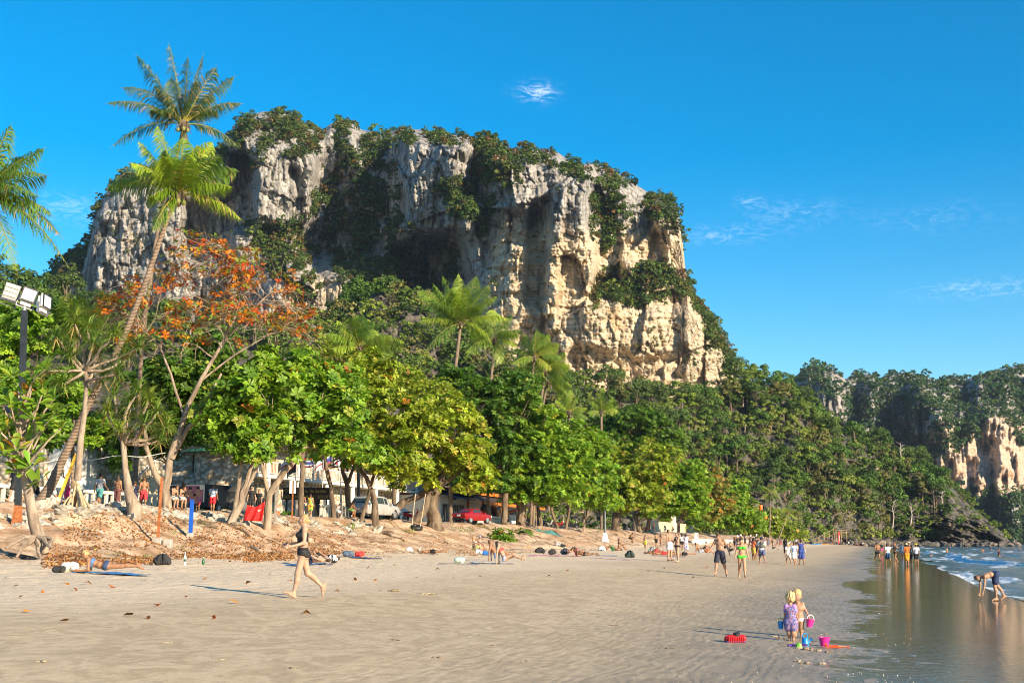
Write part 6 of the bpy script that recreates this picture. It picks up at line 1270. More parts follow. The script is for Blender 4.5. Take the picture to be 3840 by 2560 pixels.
            child_mesh('cap', [(head + Hd @ A(0, .012, .03) * H * hh, head + Hd @ A(0, .008, .018) * H * hh, .055 * H * hh, .056 * H * hh), (head + Hd @ A(0, -.03, .022) * H * hh, head + Hd @ A(0, -.085, .015) * H * hh, .03 * H, .022 * H)], mat, .01, [(head + Hd @ A(0, 0, .012) * H, Hd @ A(0, 0, -1.)), (head + Hd @ A(0, -.06, .034) * H, unit(Hd @ A(0, -.5, .86)))])
        elif kind == 'hat':
            b = MB(); b.lathe([(.1 * H, .0), (.098 * H, .006 * H), (.055 * H, .016 * H), (.05 * H, .05 * H), (.03 * H, .062 * H), (.002, .064 * H)], n=16); hobj = b.build('hat', mat, o, True); M = Matrix.Identity(4); M3 = Matrix([list(r) for r in Hd]); hobj.matrix_local = Matrix.Translation(Vector(head + Hd @ A(0, .012, .026) * H * hh)) @ M3.to_4x4()
        elif kind == 'pack':
            c0 = J['chest'] + C @ A(0, .11, -.02) * H; child_mesh('backpack', [(c0 + C @ A(-.03, 0, .06) * H, c0 + C @ A(.03, 0, .06) * H, .055 * H, .055 * H), (c0 + C @ A(-.035, .01, -.06) * H, c0 + C @ A(.035, .01, -.06) * H, .06 * H, .06 * H)], mat, .02)
        elif kind == 'sunglasses':
            MB().box((0, 0, 0), (.075 * H, .012 * H, .018 * H)).build('sunglasses', BLACK, o).matrix_local = Matrix.Translation(Vector(head + Hd @ A(0, -.052, .0) * H)) @ Matrix([list(r) for r in Hd]).to_4x4()
    if extra: extra(o, J, H)
    return o
def m_print(name, cols, scale=14.):
    m, nt, b = material(name); P = nt.obj(); c = cols[0]
    for i, k in enumerate(cols[1:]): c = nt.mix(nt.map(nt.noise(nt.n('ShaderNodeVectorMath', P, (i * 3.1, i * 1.7, i * 2.3)), scale, 2., .5), .54, .58), c, k)
    setb(nt, b, c, .75); return m
_sk = {}
def skin_mat(c):
    if c in _sk: return _sk[c]
    m, nt, b = material('skin'); P = nt.obj(); n = nt.noise(P, 9., 4.); cc = nt.mix(nt.map(n, .3, .7), tuple(x * .88 for x in c), tuple(min(1, x * 1.08) for x in c)); setb(nt, b, cc, .5, spec=.3); _sk[c] = m; return m
FAIR = (.42, .245, .155); PALE = (.47, .295, .2); TAN = (.33, .17, .09); BROWN = (.21, .105, .05)
BLOND = (.45, .28, .11); DKHAIR = (.025, .017, .012); BRHAIR = (.12, .06, .03)
WALK = dict(thigh_l=(20, 0, 0), knee_l=6, foot_l=-8, thigh_r=(-22, 0, 0), knee_r=28, foot_r=22, arm_l=(-14, 8, 0), arm_r=(22, 8, 0), elbow_l=14, elbow_r=20)
STAND = dict(thigh_l=(3, 3, 0), thigh_r=(-3, -3, 0)); STAND2 = dict(thigh_l=(10, 0, 0), knee_l=16, arm_r=(20, 10, 0), elbow_r=70, arm_l=(8, 10, 0), elbow_l=20)
PHONE = dict(thigh_l=(6, 0, 0), knee_l=8, arm_r=(25, 6, 10), elbow_r=(95, 30), arm_l=(25, 6, 10), elbow_l=(95, 30), head=(24, 0, 0))
HIPS = dict(arm_r=(-20, 38, 0), elbow_r=(75, 60), arm_l=(-20, 38, 0), elbow_l=(75, 60), thigh_l=(8, 3, 0), knee_l=12)
PRONE = dict(root=(90, 0, 0), spine=(-12, 0, 0), chest=(-12, 0, 0), head=(-40, 0, 0), arm_l=(62, 12, 0), elbow_l=88, arm_r=(62, 12, 0), elbow_r=88, foot_l=50, foot_r=50, thigh_l=(0, 4, 0), thigh_r=(0, -6, 0))
PRONEFLAT = dict(root=(90, 0, 0), head=(-10, 30, 40), arm_l=(150, 25, 0), elbow_l=70, arm_r=(150, 25, 0), elbow_r=70, foot_l=50, foot_r=50)
SUPINE = dict(root=(-90, 0, 0), thigh_l=(60, 0, 0), knee_l=105, thigh_r=(52, 0, 0), knee_r=95, arm_l=(20, 25, 0), arm_r=(20, 25, 0), foot_l=-15, foot_r=-15)
SITUP = dict(root=(-22, 0, 0), spine=(14, 0, 0), chest=(10, 0, 0), thigh_l=(95, 0, 0), knee_l=85, thigh_r=(88, 0, 0), knee_r=75, arm_l=(55, 8, 0), elbow_l=30, arm_r=(55, 8, 0), elbow_r=30, foot_l=-5)
SITLEAN = dict(root=(-42, 0, 0), spine=(10, 0, 0), head=(20, 0, 0), thigh_l=(62, 0, 0), knee_l=30, thigh_r=(72, 0, 0), knee_r=52, arm_l=(-38, 14, 0), elbow_l=4, arm_r=(-38, 14, 0), elbow_r=4, foot_l=-20)
CHAIR = dict(root=(8, 0, 0), spine=(14, 0, 0), chest=(14, 0, 0), head=(15, 0, 0), thigh_l=(82, 0, 0), knee_l=80, thigh_r=(80, 0, 0), knee_r=84, arm_l=(40, 4, 0), elbow_l=70, arm_r=(40, 4, 0), elbow_r=70)
FACE = {'cam': 0., 'right': R(90), 'away': R(180), 'left': R(-90)}
def onG(px, py): return G(px, py)
def lie(px, py, ang): return G(px, py), R(ang)
# -- the walking woman, nearest adult
def can(o, J, H): 
    h = Vector(J['hand_r']); MB().lathe([(.016, -.05), (.026, -.04), (.026, .04), (.02, .05)], h + Vector((0, -.03, -.03)), 12).build('drink_can', paint((.6, .25, .25), .3, .4, 12., .4), o, True)
person('woman in a black cutout swimsuit striding left across the sand', G(1132, 2241), R(-78), 1.68, dict(root=(4, 0, 0), thigh_l=(19, 0, 0), knee_l=5, foot_l=-12, thigh_r=(-11, 0, 0), knee_r=34, foot_r=34, arm_l=(2, 6, 0), elbow_l=(72, 14), arm_r=(8, 6, 0), elbow_r=(72, 24), head=(2, 0, 0), spine=(-4, 0, 0)), 'f', PALE, BLOND, 'bun', (('onepiece', (.014, .013, .014)),), .0115, extra=can)
# -- two toddlers
KIDP = m_print('floral_swim_fabric', [(.05, .09, .3), (.5, .35, .55), (.12, .2, .5), (.55, .2, .2)], 55.)
def bucket(name, col, hcol, R_=.095, H_=.16, handle=True):
    e = empty(name); sub('pail', paint(col, .35, .05), e, lambda b: b.lathe([(.0, .0), (R_ * .7, 0), (R_, H_), (R_ * 1.1, H_), (R_ * 1.1, H_ + .012), (R_ * .95, H_ + .01), (R_ * .66, .012), (0, .012)], n=20, cap=False), True)
    if handle: sub('handle', paint(hcol, .4, .04), e, lambda b: b.tube([(R_ * 1.05 * math.cos(a), 0, H_ + R_ * 1.25 * math.sin(a)) for a in np.linspace(0, math.pi, 13)], .011, 8), True)
    return e
kg = G(2968, 2402); kb = G(2996, 2388)
person('blond toddler in floral swimsuit with lilac sleeves seen from behind', kg, R(160), .86, dict(thigh_l=(4, 4, 0), thigh_r=(-2, -4, 0), head=(16, 0, 0), arm_l=(6, 12, 0), arm_r=(14, 10, 0), elbow_r=18), 'f', FAIR, (.62, .44, .2), 'child', (('vest', KIDP), ('sleeves', (.5, .26, .6)), ('shorts', KIDP, .62)), .0105, 1.06, True)
person('blond toddler in pale nappy holding a pink bucket', kb, R(-18), .87, dict(thigh_l=(0, 2, 0), thigh_r=(6, 0, 0), head=(22, 0, -12), arm_l=(6, 26, 0), elbow_l=8, arm_r=(14, 6, 0), elbow_r=30), 'm', FAIR, (.6, .38, .16), 'short', (('bottom', (.75, .6, .58)),), .0105, 1.06, True)
# -- couples and walkers
NAVY = (.02, .025, .05); BLK = (.014, .014, .016)
person('bare chested man in dark shorts walking beside the woman in green', G(2702, 2163), R(-28), 1.82, dict(thigh_l=(-16, 0, 0), knee_l=22, foot_l=16, thigh_r=(24, 0, 0), knee_r=10, arm_l=(-16, 22, 0), elbow_l=30, arm_r=(20, 24, 0), elbow_r=30, head=(30, 0, -10), spine=(4, 0, 0)), 'm', FAIR, BRHAIR, 'short', (('shorts', NAVY, .78),), .0155)
person('woman in a bright green bikini walking towards the camera', G(2784, 2170), R(-8), 1.66, dict(thigh_l=(16, 0, 0), knee_l=6, thigh_r=(-10, 0, 0), knee_r=30, foot_r=20, arm_l=(-8, 14, 0), arm_r=(14, 14, 0), head=(24, 0, -8)), 'f', (.5, .28, .16), DKHAIR, 'bun', (('bra', (.05, .62, .03)), ('bottom', (.05, .62, .03))), .0155)
person('bare chested man in white shorts and sunglasses looking up', G(2512, 2103), R(35), 1.84, dict(thigh_l=(4, 3, 0), head=(-26, 0, 0)), 'm', FAIR, DKHAIR, 'short', (('shorts', (.72, .7, .72), .5), ('sunglasses', BLK)), .018)
person('woman in a black bikini standing with the man in white shorts', G(2540, 2107), R(-62), 1.68, dict(PHONE, thigh_r=(-8, 0, 0), head=(-4, 0, 0)), 'f', PALE, BRHAIR, 'bun', (('bra', BLK), ('bottom', BLK)), .018)
person('person with grey backpack, white shirt and patterned shorts walking away', G(2858, 2116), R(178), 1.76, WALK, 'm', FAIR, DKHAIR, 'short', (('shirt', (.75, .76, .76)), ('shorts', m_print('tropical_print', [(.03, .05, .16), (.5, .05, .08), (.05, .2, .35)], 12.)), ('pack', (.12, .12, .115)), ('cap', (.02, .03, .08))), .02)
person('woman in orange top and mustard skirt left of the backpack walker', G(2826, 2099), R(120), 1.64, PHONE, 'f', BROWN, DKHAIR, 'bob', (('shirt', (.55, .13, .06)), ('skirt', (.5, .33, .05))), .022)
person('person in black clothes standing behind the woman in orange', G(2836, 2092), R(170), 1.7, STAND, 'm', TAN, DKHAIR, 'short', (('shirt', BLK), ('shorts', BLK)), .024)
person('girl in white shirt and pale pink shorts with sun hat walking away', G(2957, 2119), R(178), 1.48, WALK, 'f', FAIR, BLOND, 'long', (('shirt', (.75, .75, .78)), ('shorts', (.72, .55, .5), .6), ('cap', (.75, .7, .68))), .02)
person('boy in light blue shirt and white shorts walking between girl and blue dress', G(2980, 2121), R(182), 1.56, mirror(WALK), 'm', FAIR, BRHAIR, 'short', (('shirt', (.42, .53, .72)), ('shorts', (.75, .75, .72), .7)), .02)
def tote(o, J, H): MB().ball(Vector(J['hip_r']) + Vector((.0, .02, .02)) + Vector(np.array([-.14, 0, 0])), (.05, .14, .18), 10, 8).build('shoulder_bag', paint((.7, .68, .63), .8), o, True)
person('woman in a royal blue dress with a white shoulder bag', G(3006, 2118), R(184), 1.7, dict(thigh_l=(8, 0, 0), knee_l=6, thigh_r=(-6, 0, 0), knee_r=14), 'f', TAN, DKHAIR, 'bun', (('dress', (.025, .06, .28)),), .02, extra=tote)
person('woman in a long black robe standing left of the family', G(2946, 2078), R(150), 1.68, STAND, 'f', TAN, DKHAIR, 'long', (('dress', BLK, 1.5), ('shirt', BLK)), .024)
# -- right hand group at the water's edge
person('bare chested man in black swim briefs and dark cap walking on the wet sand', G(3292, 2104), R(4), 1.74, WALK, 'm', TAN, (.3, .28, .26), 'short', (('trunks', BLK), ('cap', NAVY)), .02, 1.1)
person('person in black top and pink shorts behind the man in briefs', G(3308, 2080), R(10), 1.66, STAND, 'f', TAN, DKHAIR, 'short', (('shirt', BLK), ('shorts', (.75, .08, .3), .6)), .024)
person('woman in white top and navy skirt with dark cap', G(3331, 2116), R(175), 1.7, dict(WALK, head=(0, 0, 30)), 'f', TAN, DKHAIR, 'bob', (('shirt', (.72, .76, .78)), ('skirt', (.02, .07, .16), .75), ('cap', NAVY)), .02)
person('red haired woman in a black bikini with hand on hip', G(3358, 2112), R(-70), 1.68, dict(HIPS, thigh_r=(-14, 0, 0), knee_r=16), 'f', TAN, (.4, .13, .04), 'bun', (('bra', BLK), ('bottom', BLK)), .02)
person('person in an orange outfit and straw hat seen from behind', G(3402, 2121), R(178), 1.7, STAND, 'f', TAN, DKHAIR, 'bob', (('shirt', (.62, .15, .015)), ('skirt', (.72, .28, .01), .9), ('hat', (.7, .55, .28))), .02)
person('tall man in pale cap standing beside the orange outfit', G(3412, 2119), R(160), 1.82, dict(STAND, thigh_r=(10, 0, 0)), 'm', TAN, BRHAIR, 'short', (('shorts', BLK, .8), ('cap', (.72, .7, .64))), .02)
person('man in white and blue printed shirt, black shorts and yellow hat', G(3438, 2120), R(175), 1.7, STAND, 'm', TAN, DKHAIR, 'short', (('shirt', m_print('print_shirt', [(.6, .62, .68), (.05, .13, .4), (.7, .7, .72)], 7.)), ('shorts', BLK), ('hat', (.72, .52, .03))), .02, 1.08)
person('person in a blue patterned outfit holding a dark bag at the waterline', G(3384, 2090), R(150), 1.66, PHONE, 'f', BROWN, DKHAIR, 'short', (('shirt', (.1, .2, .35)), ('shorts', (.12, .2, .35))), .024)
person('boy in navy shorts bending over with both hands on the wet sand', G(3735, 2252), R(-80), 1.55, dict(root=(62, 0, 0), spine=(28, 0, 0), chest=(16, 0, 0), head=(-10, 0, 0), thigh_l=(-42, 3, 0) if False else (74, 3, 0), knee_l=18, thigh_r=(44, -2, 0), knee_r=16, foot_l=2, foot_r=2, arm_l=(112, 5, 0), elbow_l=6, arm_r=(106, 5, 0), elbow_r=6), 'm', FAIR, BRHAIR, 'short', (('shorts', (.012, .03, .1), .62),), .015)
# -- bathers in the sea
def swimmer(label, px, py, Y, H, sink, sx='m', wear=(), rz=0., pose=None, hair=DKHAIR, fat=1.):
    x = (px - 1920) / FPX * Y; person(label, Vector((x, Y, -.12)), rz, H, pose or STAND, sx, TAN, hair, 'short', wear, .035 if Y > 150 else .024, fat, group='bathers in the sea', sink=sink)
swimmer('stout bather in a dark swimsuit standing thigh deep', 3722, 2078, 165, 1.72, .62, 'f', (('suit', (.06, .025, .05)),), R(60), HIPS, fat=1.25)
swimmer('bather standing waist deep nearest the printed shirt man', 3530, 2060, 230, 1.75, .8, 'm', (), R(30))
for i, (px, Y, sk, lb) in enumerate(((3662, 240, 1.0, 'bather bent forward in the sea, left of the stout one'), (3668, 225, 1.42, 'head of a swimmer below the bent bather'), (3693, 300, 1.1, 'pair bather hugging in the sea, chest deep'), (3590, 390, 1.1, 'far bather nearest the rocks, left of two'), (3604, 390, 1.15, 'far bather nearest the rocks, right of two'), (3470, 180, 1.4, 'swimmer with dark hair low in the water by the beach'), (3740, 380, 1.2, 'far bather beyond the stout one'), (3748, 260, 1.15, 'bather raising arms right of the stout one'), (3770, 370, 1.25, 'far bather right of the raised arms'), (3800, 360, 1.25, 'far bather near the right edge of the sea'), (3818, 380, 1.3, 'farthest right bather in the sea'))): swimmer(lb, px, 2060, Y, 1.72, sk, 'm', (), R(40 * i), HIPS if i == 7 else None)
# ------------------------------------------------------------------ sunbathers and terrace people
BB = 'people lying or sitting on the upper beach'
def sb(label, px, py, rz, pose, **k):
    k.setdefault('q', .02); return person(label, G(px, py), R(rz), k.pop('H', 1.7), pose, group=BB, **k)
sb('woman in a tiny bikini lying face down on a blue towel, left foreground', 395, 2146, -80, PRONE, sex='f', skin=TAN, hair=BLOND, hairstyle='bun', wear=(('bottom', (.03, .06, .14)), ('bra', (.1, .2, .4))), q=.014)
sb('person lying with pale knees drawn up behind the striding woman', 1165, 2112, -100, SUPINE, sex='f', skin=PALE, wear=(('shorts', NAVY, .3),), q=.018)
sb('second person lying with tanned knees up beside the striped bag', 1205, 2104, -95, SUPINE, sex='m', skin=TAN, wear=(('shorts', BLK, .4),), q=.018)
sb('man in black trunks lying face down with a white hat on his head', 1620, 2078, -96, PRONEFLAT, skin=TAN, wear=(('trunks', BLK), ('hat', (.78, .77, .74))), q=.02)
sb('woman in pale green skirt sitting by the bank', 1778, 2072, 70, SITUP, sex='f', skin=FAIR, hair=BLOND, hairstyle='long', wear=(('bra', (.7, .7, .68)), ('skirt', (.45, .55, .2))), q=.02)
sb('person in a blue cap sitting behind the woman in the green skirt', 1800, 2066, 30, SITUP, sex='f', skin=FAIR, hair=BLOND, hairstyle='long', wear=(('bra', (.3, .3, .3)), ('cap', (.3, .38, .5))), q=.024)
sb('man in striped shirt and blue shorts lying on his side', 1815, 2083, -92, PRONE, skin=TAN, wear=(('shirt', m_print('striped_cloth', [(.6, .6, .6), (.1, .12, .2)], 9.)), ('shorts', (.02, .15, .5))), q=.02)
sb('bare backed man reclining beside the woman in the red bikini', 1862, 2104, 80, SITLEAN, skin=TAN, hair=BRHAIR, wear=(('trunks', (.3, .4, .6)),), q=.02)
sb('dark haired woman in a red patterned bikini sitting with legs stretched', 1893, 2116, 78, SITLEAN, sex='f', skin=PALE, hair=DKHAIR, hairstyle='long', wear=(('bra', (.45, .06, .05)), ('bottom', (.3, .4, .6)), ('sunglasses', BLK)), q=.018)
sb('person in grey hooded shirt lying on the sand below the bush', 2105, 2054, -94, PRONE, skin=FAIR, wear=(('shirt', (.35, .38, .42)), ('shorts', BLK), ('cap', (.25, .3, .4))), q=.022)
sb('curly haired woman in a black bikini lying face down on the pink towel', 2190, 2086, -84, PRONE, sex='f', skin=BROWN, hair=DKHAIR, hairstyle='bun', wear=(('bra', BLK), ('bottom', BLK)), q=.02)
sb('person in bright pink shorts lying with one knee up', 2165, 2080, -75, SUPINE, sex='f', skin=TAN, wear=(('shorts', (.65, .03, .16)),), q=.022)
sb('man in green shorts lying back with knees bent', 2300, 2066, -88, SUPINE, skin=TAN, wear=(('shorts', (.05, .2, .08)),), q=.022)
sb('person sitting just behind the man in green shorts', 2322, 2064, 100, SITUP, sex='f', skin=TAN, hairstyle='bun', wear=(('bra', BLK),), q=.024)
sb('bather sitting on the bank under the round tree', 2362, 2036, 60, CHAIR, skin=BROWN, wear=(('shorts', BLK),), q=.028)
sb('boy in black and yellow shorts with grey cap pointing right', 2420, 2058, 150, dict(STAND, arm_r=(80, 10, 0), elbow_r=10), H=1.5, skin=FAIR, wear=(('shorts', (.55, .5, .05)), ('cap', (.12, .13, .15))), q=.026)
sb('bare chested man in black shorts standing at the foot of the bank', 2461, 2050, 170, STAND, H=1.75, skin=FAIR, hair=BRHAIR, wear=(('shorts', BLK),), q=.028)
sb('slim woman in a bikini standing right of the man in black shorts', 2478, 2048, 150, HIPS, H=1.62, sex='f', skin=FAIR, hairstyle='long', wear=(('bra', (.4, .2, .2)), ('bottom', (.4, .2, .2))), q=.028)
sb('woman in white and black standing behind the couple', 2558, 2062, 175, STAND, sex='f', skin=TAN, hairstyle='long', wear=(('shirt', (.75, .75, .75)), ('shorts', BLK, .5)), q=.026)
sb('woman in a long white robe with purple print', 2573, 2068, 165, PHONE, sex='f', skin=TAN, hairstyle='long', wear=(('shirt', (.7, .68, .75)), ('dress', m_print('robe_print', [(.7, .68, .74), (.25, .15, .5)], 8.), 1.5)), q=.026)
LYE = [(2485, 2082, 'person in red trunks lying behind the grey backpack', (.6, .03, .03), PRONEFLAT, -85), (2455, 2078, 'person with white cap lying left of the couple', (.5, .05, .06), SUPINE, 80), (2562, 2084, 'person in black shorts lying right of the couple', BLK, PRONEFLAT, -95), (2625, 2080, 'pale person sitting beyond the couple, leaning back', (.4, .45, .55), SITLEAN, 80), (2650, 2078, 'person with orange swimwear sitting beside the pale one', (.65, .12, .02), SITUP, 60), (2640, 2062, 'person lying close to the white wall', BLK, SUPINE, 70), (2690, 2070, 'person in white cap sitting before the sea wall', (.6, .6, .6), SITUP, 90), (2740, 2073, 'sunbather sitting behind the green bikini', BLK, SITUP, 70), (2720, 2060, 'dark figure sitting upright before the pale wall', BLK, SITUP, 30), (2900, 2062, 'sitting figure right of the backpack walker', (.1, .1, .1), SITUP, 60)]
for px, py, lb, c, ps, rz in LYE: sb(lb, px, py, rz, ps, skin=TAN if px % 2 else FAIR, wear=(('shorts', c, .5),), q=.03)
TG = 'people on the shaded terrace'
def tp(label, px, s, rz, pose, **k):
    k.setdefault('q', .022); p = place(px, s); p.z = max(p.z, k.pop('z', p.z)); return person(label, p, R(rz), k.pop('H', 1.72), pose, group=TG, **k)
def hatfan(o, J, H): MB().lathe([(.2, 0), (.19, .02), (.08, .03), (.07, .1), (.0, .11)], n=16).build('straw_hat', paint((.55, .42, .22), .8), o, True).matrix_local = Matrix.Translation(Vector(J['head']) + Vector((-.06, -.22, .16))) @ Matrix.Rotation(R(75), 4, 'X')
tp('man in black shirt and shorts carrying a white cap, far left terrace', 62, 38.6, -50, dict(WALK, head=(14, 0, 0)), H=1.8, skin=FAIR, hair=BRHAIR, wear=(('shirt', BLK), ('shorts', BLK)), q=.018)
tp('long haired woman in black shirt facing left on the terrace', 142, 38.8, -80, dict(WALK, elbow_r=70), sex='f', skin=FAIR, hair=BRHAIR, hairstyle='long', wear=(('shirt', BLK), ('shorts', BLK)), q=.018)
tp('bearded man in white vest and print shorts behind the striped pole', 206, 38.7, -70, dict(WALK, arm_r=(40, 10, 0), elbow_r=110), H=1.8, skin=TAN, hair=BRHAIR, wear=(('vest', (.72, .72, .72)), ('shorts', m_print('leaf_print', [(.45, .5, .5), (.1, .2, .25)], 12.))), q=.018)
tp('woman in pink holding a straw hat up beside the screw pine', 262, 39.2, -60, dict(arm_r=(120, 10, 0), elbow_r=60, head=(16, 0, 0)), sex='f', H=1.6, skin=FAIR, hair=BRHAIR, hairstyle='bun', wear=(('dress', (.6, .03, .14)),), q=.02, extra=hatfan)
tp('man in grey shirt and teal shorts walking away on the terrace', 384, 38.4, 165, WALK, H=1.8, skin=TAN, hair=DKHAIR, wear=(('shirt', (.36, .38, .4)), ('shorts', (.09, .32, .31), .85)), q=.018)
tp('person in a long brown patterned skirt half behind the swollen trunk', 450, 38.5, 160, STAND, sex='f', H=1.66, skin=TAN, hairstyle='long', wear=(('shirt', (.35, .2, .1)), ('dress', (.14, .05, .045), 1.6)), q=.022)
def seven(o, J, H): text('7', o, tuple(Vector(J['chest']) + Vector((0, .14, -.08))), .24, WHITE, 'number').rotation_euler = (0, 0, math.pi)
tp('boy in a navy football shirt with white number seven', 514, 38.5, 172, STAND2, H=1.55, skin=TAN, wear=(('shirt', (.012, .016, .05)), ('shorts', (.012, .016, .05))), q=.018, extra=seven)
tp('bare backed man in red shorts beside the number seven boy', 548, 38.3, 195, WALK, H=1.74, skin=TAN, hair=BRHAIR, wear=(('shorts', (.55, .04, .05), .85),), q=.018)
tp('young man sitting against the forked trunk looking at his hands', 652, 37.2, 60, CHAIR, H=1.74, skin=FAIR, hair=BRHAIR, wear=(('shorts', (.5, .5, .48)),), q=.02)
tp('woman in dark bikini sitting beside the young man at the trunk', 688, 37.0, 40, CHAIR, sex='f', H=1.68, skin=FAIR, hair=BRHAIR, hairstyle='long', wear=(('bra', BLK), ('shorts', (.6, .6, .6))), q=.02)
tp('woman in black with a mustard bag before the pink poster', 694, 38.8, 170, STAND, sex='f', H=1.72, skin=FAIR, hair=(.2, .06, .03), hairstyle='long', wear=(('shirt', BLK), ('dress', (.42, .26, .06), .9)), q=.022)
tp('boy in grey vest with number and red shorts and black cap', 750, 38.4, 165, STAND2, H=1.42, skin=TAN, wear=(('vest', (.5, .53, .58)), ('shorts', (.5, .06, .08), .9), ('cap', BLK)), q=.02)
tp('boy in blue and white tie dye shirt with red shorts', 806, 38.4, 175, STAND, H=1.72, skin=TAN, hair=BRHAIR, wear=(('shirt', m_print('tie_dye', [(.6, .66, .74), (.05, .13, .3), (.35, .47, .62)], 5.)), ('shorts', (.6, .02, .03), .7)), q=.018)
tp('person in black with sunglasses above the red cloth', 950, 39, 10, STAND, H=1.78, skin=FAIR, wear=(('shirt', BLK), ('shorts', BLK), ('sunglasses', BLK)), q=.022)
tp('second person in black beside the one with sunglasses', 978, 39.4, -10, STAND, H=1.68, sex='f', skin=FAIR, wear=(('shirt', BLK), ('shorts', BLK), ('sunglasses', BLK)), q=.024)
tp('bare backed person with a cap right of the mottled trunk', 1140, 38.6, 160, STAND, H=1.72, skin=TAN, wear=(('shorts', NAVY, .95), ('cap', (.35, .35, .35))), q=.022)
tp('woman in a rainbow striped dress before the resort sign', 1170, 38.6, 170, STAND, sex='f', H=1.68, skin=TAN, wear=(('dress', m_print('rainbow_print', [(.6, .4, .04), (.55, .08, .05), (.08, .35, .4), (.15, .4, .06)], 4.), .7),), q=.022)
tp('person in a long black dress beside the rainbow dress', 1195, 38.6, 175, STAND, sex='f', H=1.62, skin=BROWN, hairstyle='long', wear=(('shirt', BLK), ('dress', BLK, 1.7)), q=.024)
tp('child in white sitting on the bank left of the silver car', 1268, 37.4, 50, CHAIR, H=1.3, skin=BROWN, wear=(('vest', (.7, .7, .68)), ('skirt', (.72, .72, .7), 1.)), q=.022)
tp('bare chested man in green shorts squatting by the silver car', 1318, 37.2, 60, CHAIR, H=1.7, skin=TAN, wear=(('shorts', (.2, .32, .1)),), q=.022)
for i, (px, s, c, lb) in enumerate(((1965, 39, TAN, 'bare backed person under the parasol right of the urns'), (1898, 38.4, BROWN, 'person in red sitting behind the thick pale trunk'), (2352, 39, BROWN, 'bare chested person in the shade behind the thickest trunk'), (2402, 38.5, BROWN, 'dark figure resting under the round tree'), (2446, 38, BROWN, 'dark naked looking silhouette standing on the bank top'), (2490, 38.5, TAN, 'person in white sitting before the beige wall'), (2520, 38.5, BROWN, 'dark haired person sitting against the beige wall'))):
    tp(lb, px, s, 40 * i, STAND if i in (0, 4) else CHAIR, skin=c, wear=(('shorts', ((.1, .1, .12), (.6, .02, .03), BLK, BLK, (.05, .03, .02), (.7, .7, .7), BLK)[i]),), q=.03)
# far crowd: a few builds, many individuals
def crowd():
    rg = np.random.default_rng(55); protos = []
    specs = [(STAND, 'm', (('shorts', NAVY),)), (WALK, 'f', (('suit', BLK),)), (STAND2, 'm', (('shirt', (.7, .7, .7)), ('shorts', BLK))), (WALK, 'm', (('shorts', (.5, .05, .05)),)), (SITUP, 'f', (('bra', (.5, .1, .1)),)), (SUPINE, 'm', (('shorts', (.1, .2, .4)),)), (CHAIR, 'f', (('shirt', (.7, .68, .66)),)), (STAND, 'f', (('dress', (.1, .12, .2)),))]
    for ps, sx, wr in specs:
        o = person('x', Vector((0, 0, 0)), 0, 1.7, ps, sx, (TAN, FAIR, BROWN)[rg.integers(3)], (DKHAIR, BRHAIR, BLOND)[rg.integers(3)], 'short', wr, .045); protos.append(o)
    def put(k, p, rz, label, group):
        s = protos[k]; c = s.copy(); COL.objects.link(c); c.location = p; c.rotation_euler = (0, 0, rz); c['label'] = label; c['group'] = group; c['category'] = 'person'
        for ch in s.children: d = ch.copy(); COL.objects.link(d); d.parent = c; d.matrix_parent_inverse = Matrix.Identity(4)
    for i in range(46):      # on the terrace and the sand beyond the lantern tree
        px = rg.uniform(2745, 2960); Y = Ys(px, rg.uniform(31.5, 34.5)); x = (px - 1920) / FPX * Y; put(int(rg.choice([0, 2, 6, 6, 4, 7])), Vector((x, Y, max(float(ground(x, Y)), 2.2))), rg.uniform(0, 6.28), 'small far figure in the crowd on the terrace under the lantern trees', 'far crowd on the terrace')
    for i in range(44):
        px = rg.uniform(2740, 3000); Y = Ys(px, rg.uniform(14, 28)); x = (px - 1920) / FPX * Y
        if Y > 480: continue
        put(int(rg.integers(0, 8)), Vector((x, Y, float(ground(x, Y)))), rg.uniform(0, 6.28), 'small far bather on the upper beach beyond the family', 'far crowd on the upper beach')
    for i, (px, Y, l) in enumerate(((3095, 440, 'far walker left of the red banner, nearer the hill'), (3108, 445, 'far walker just left of the red banner'), (3145, 455, 'far walker just right of the red banner'), (3167, 400, 'far walker in pale clothes, alone on the empty sand'), (3180, 430, 'far walker in a cluster of three, left'), (3185, 432, 'far walker in a cluster of three, middle'), (3190, 428, 'far walker in a cluster of three, right'), (3204, 420, 'far bather walking near the waterline, upright'), (3219, 410, 'far bather with raised arms near the waterline'), (3277, 380, 'far bather beyond the man in briefs'))):
        put((0, 3, 0, 2, 7, 2, 1, 3, 2, 3)[i], GD(px, Y), rg.uniform(0, 6.28), l, 'far walkers by the headland')
    for o in protos:
        for ch in list(o.children): bpy.data.objects.remove(ch)
        bpy.data.objects.remove(o)
crowd()
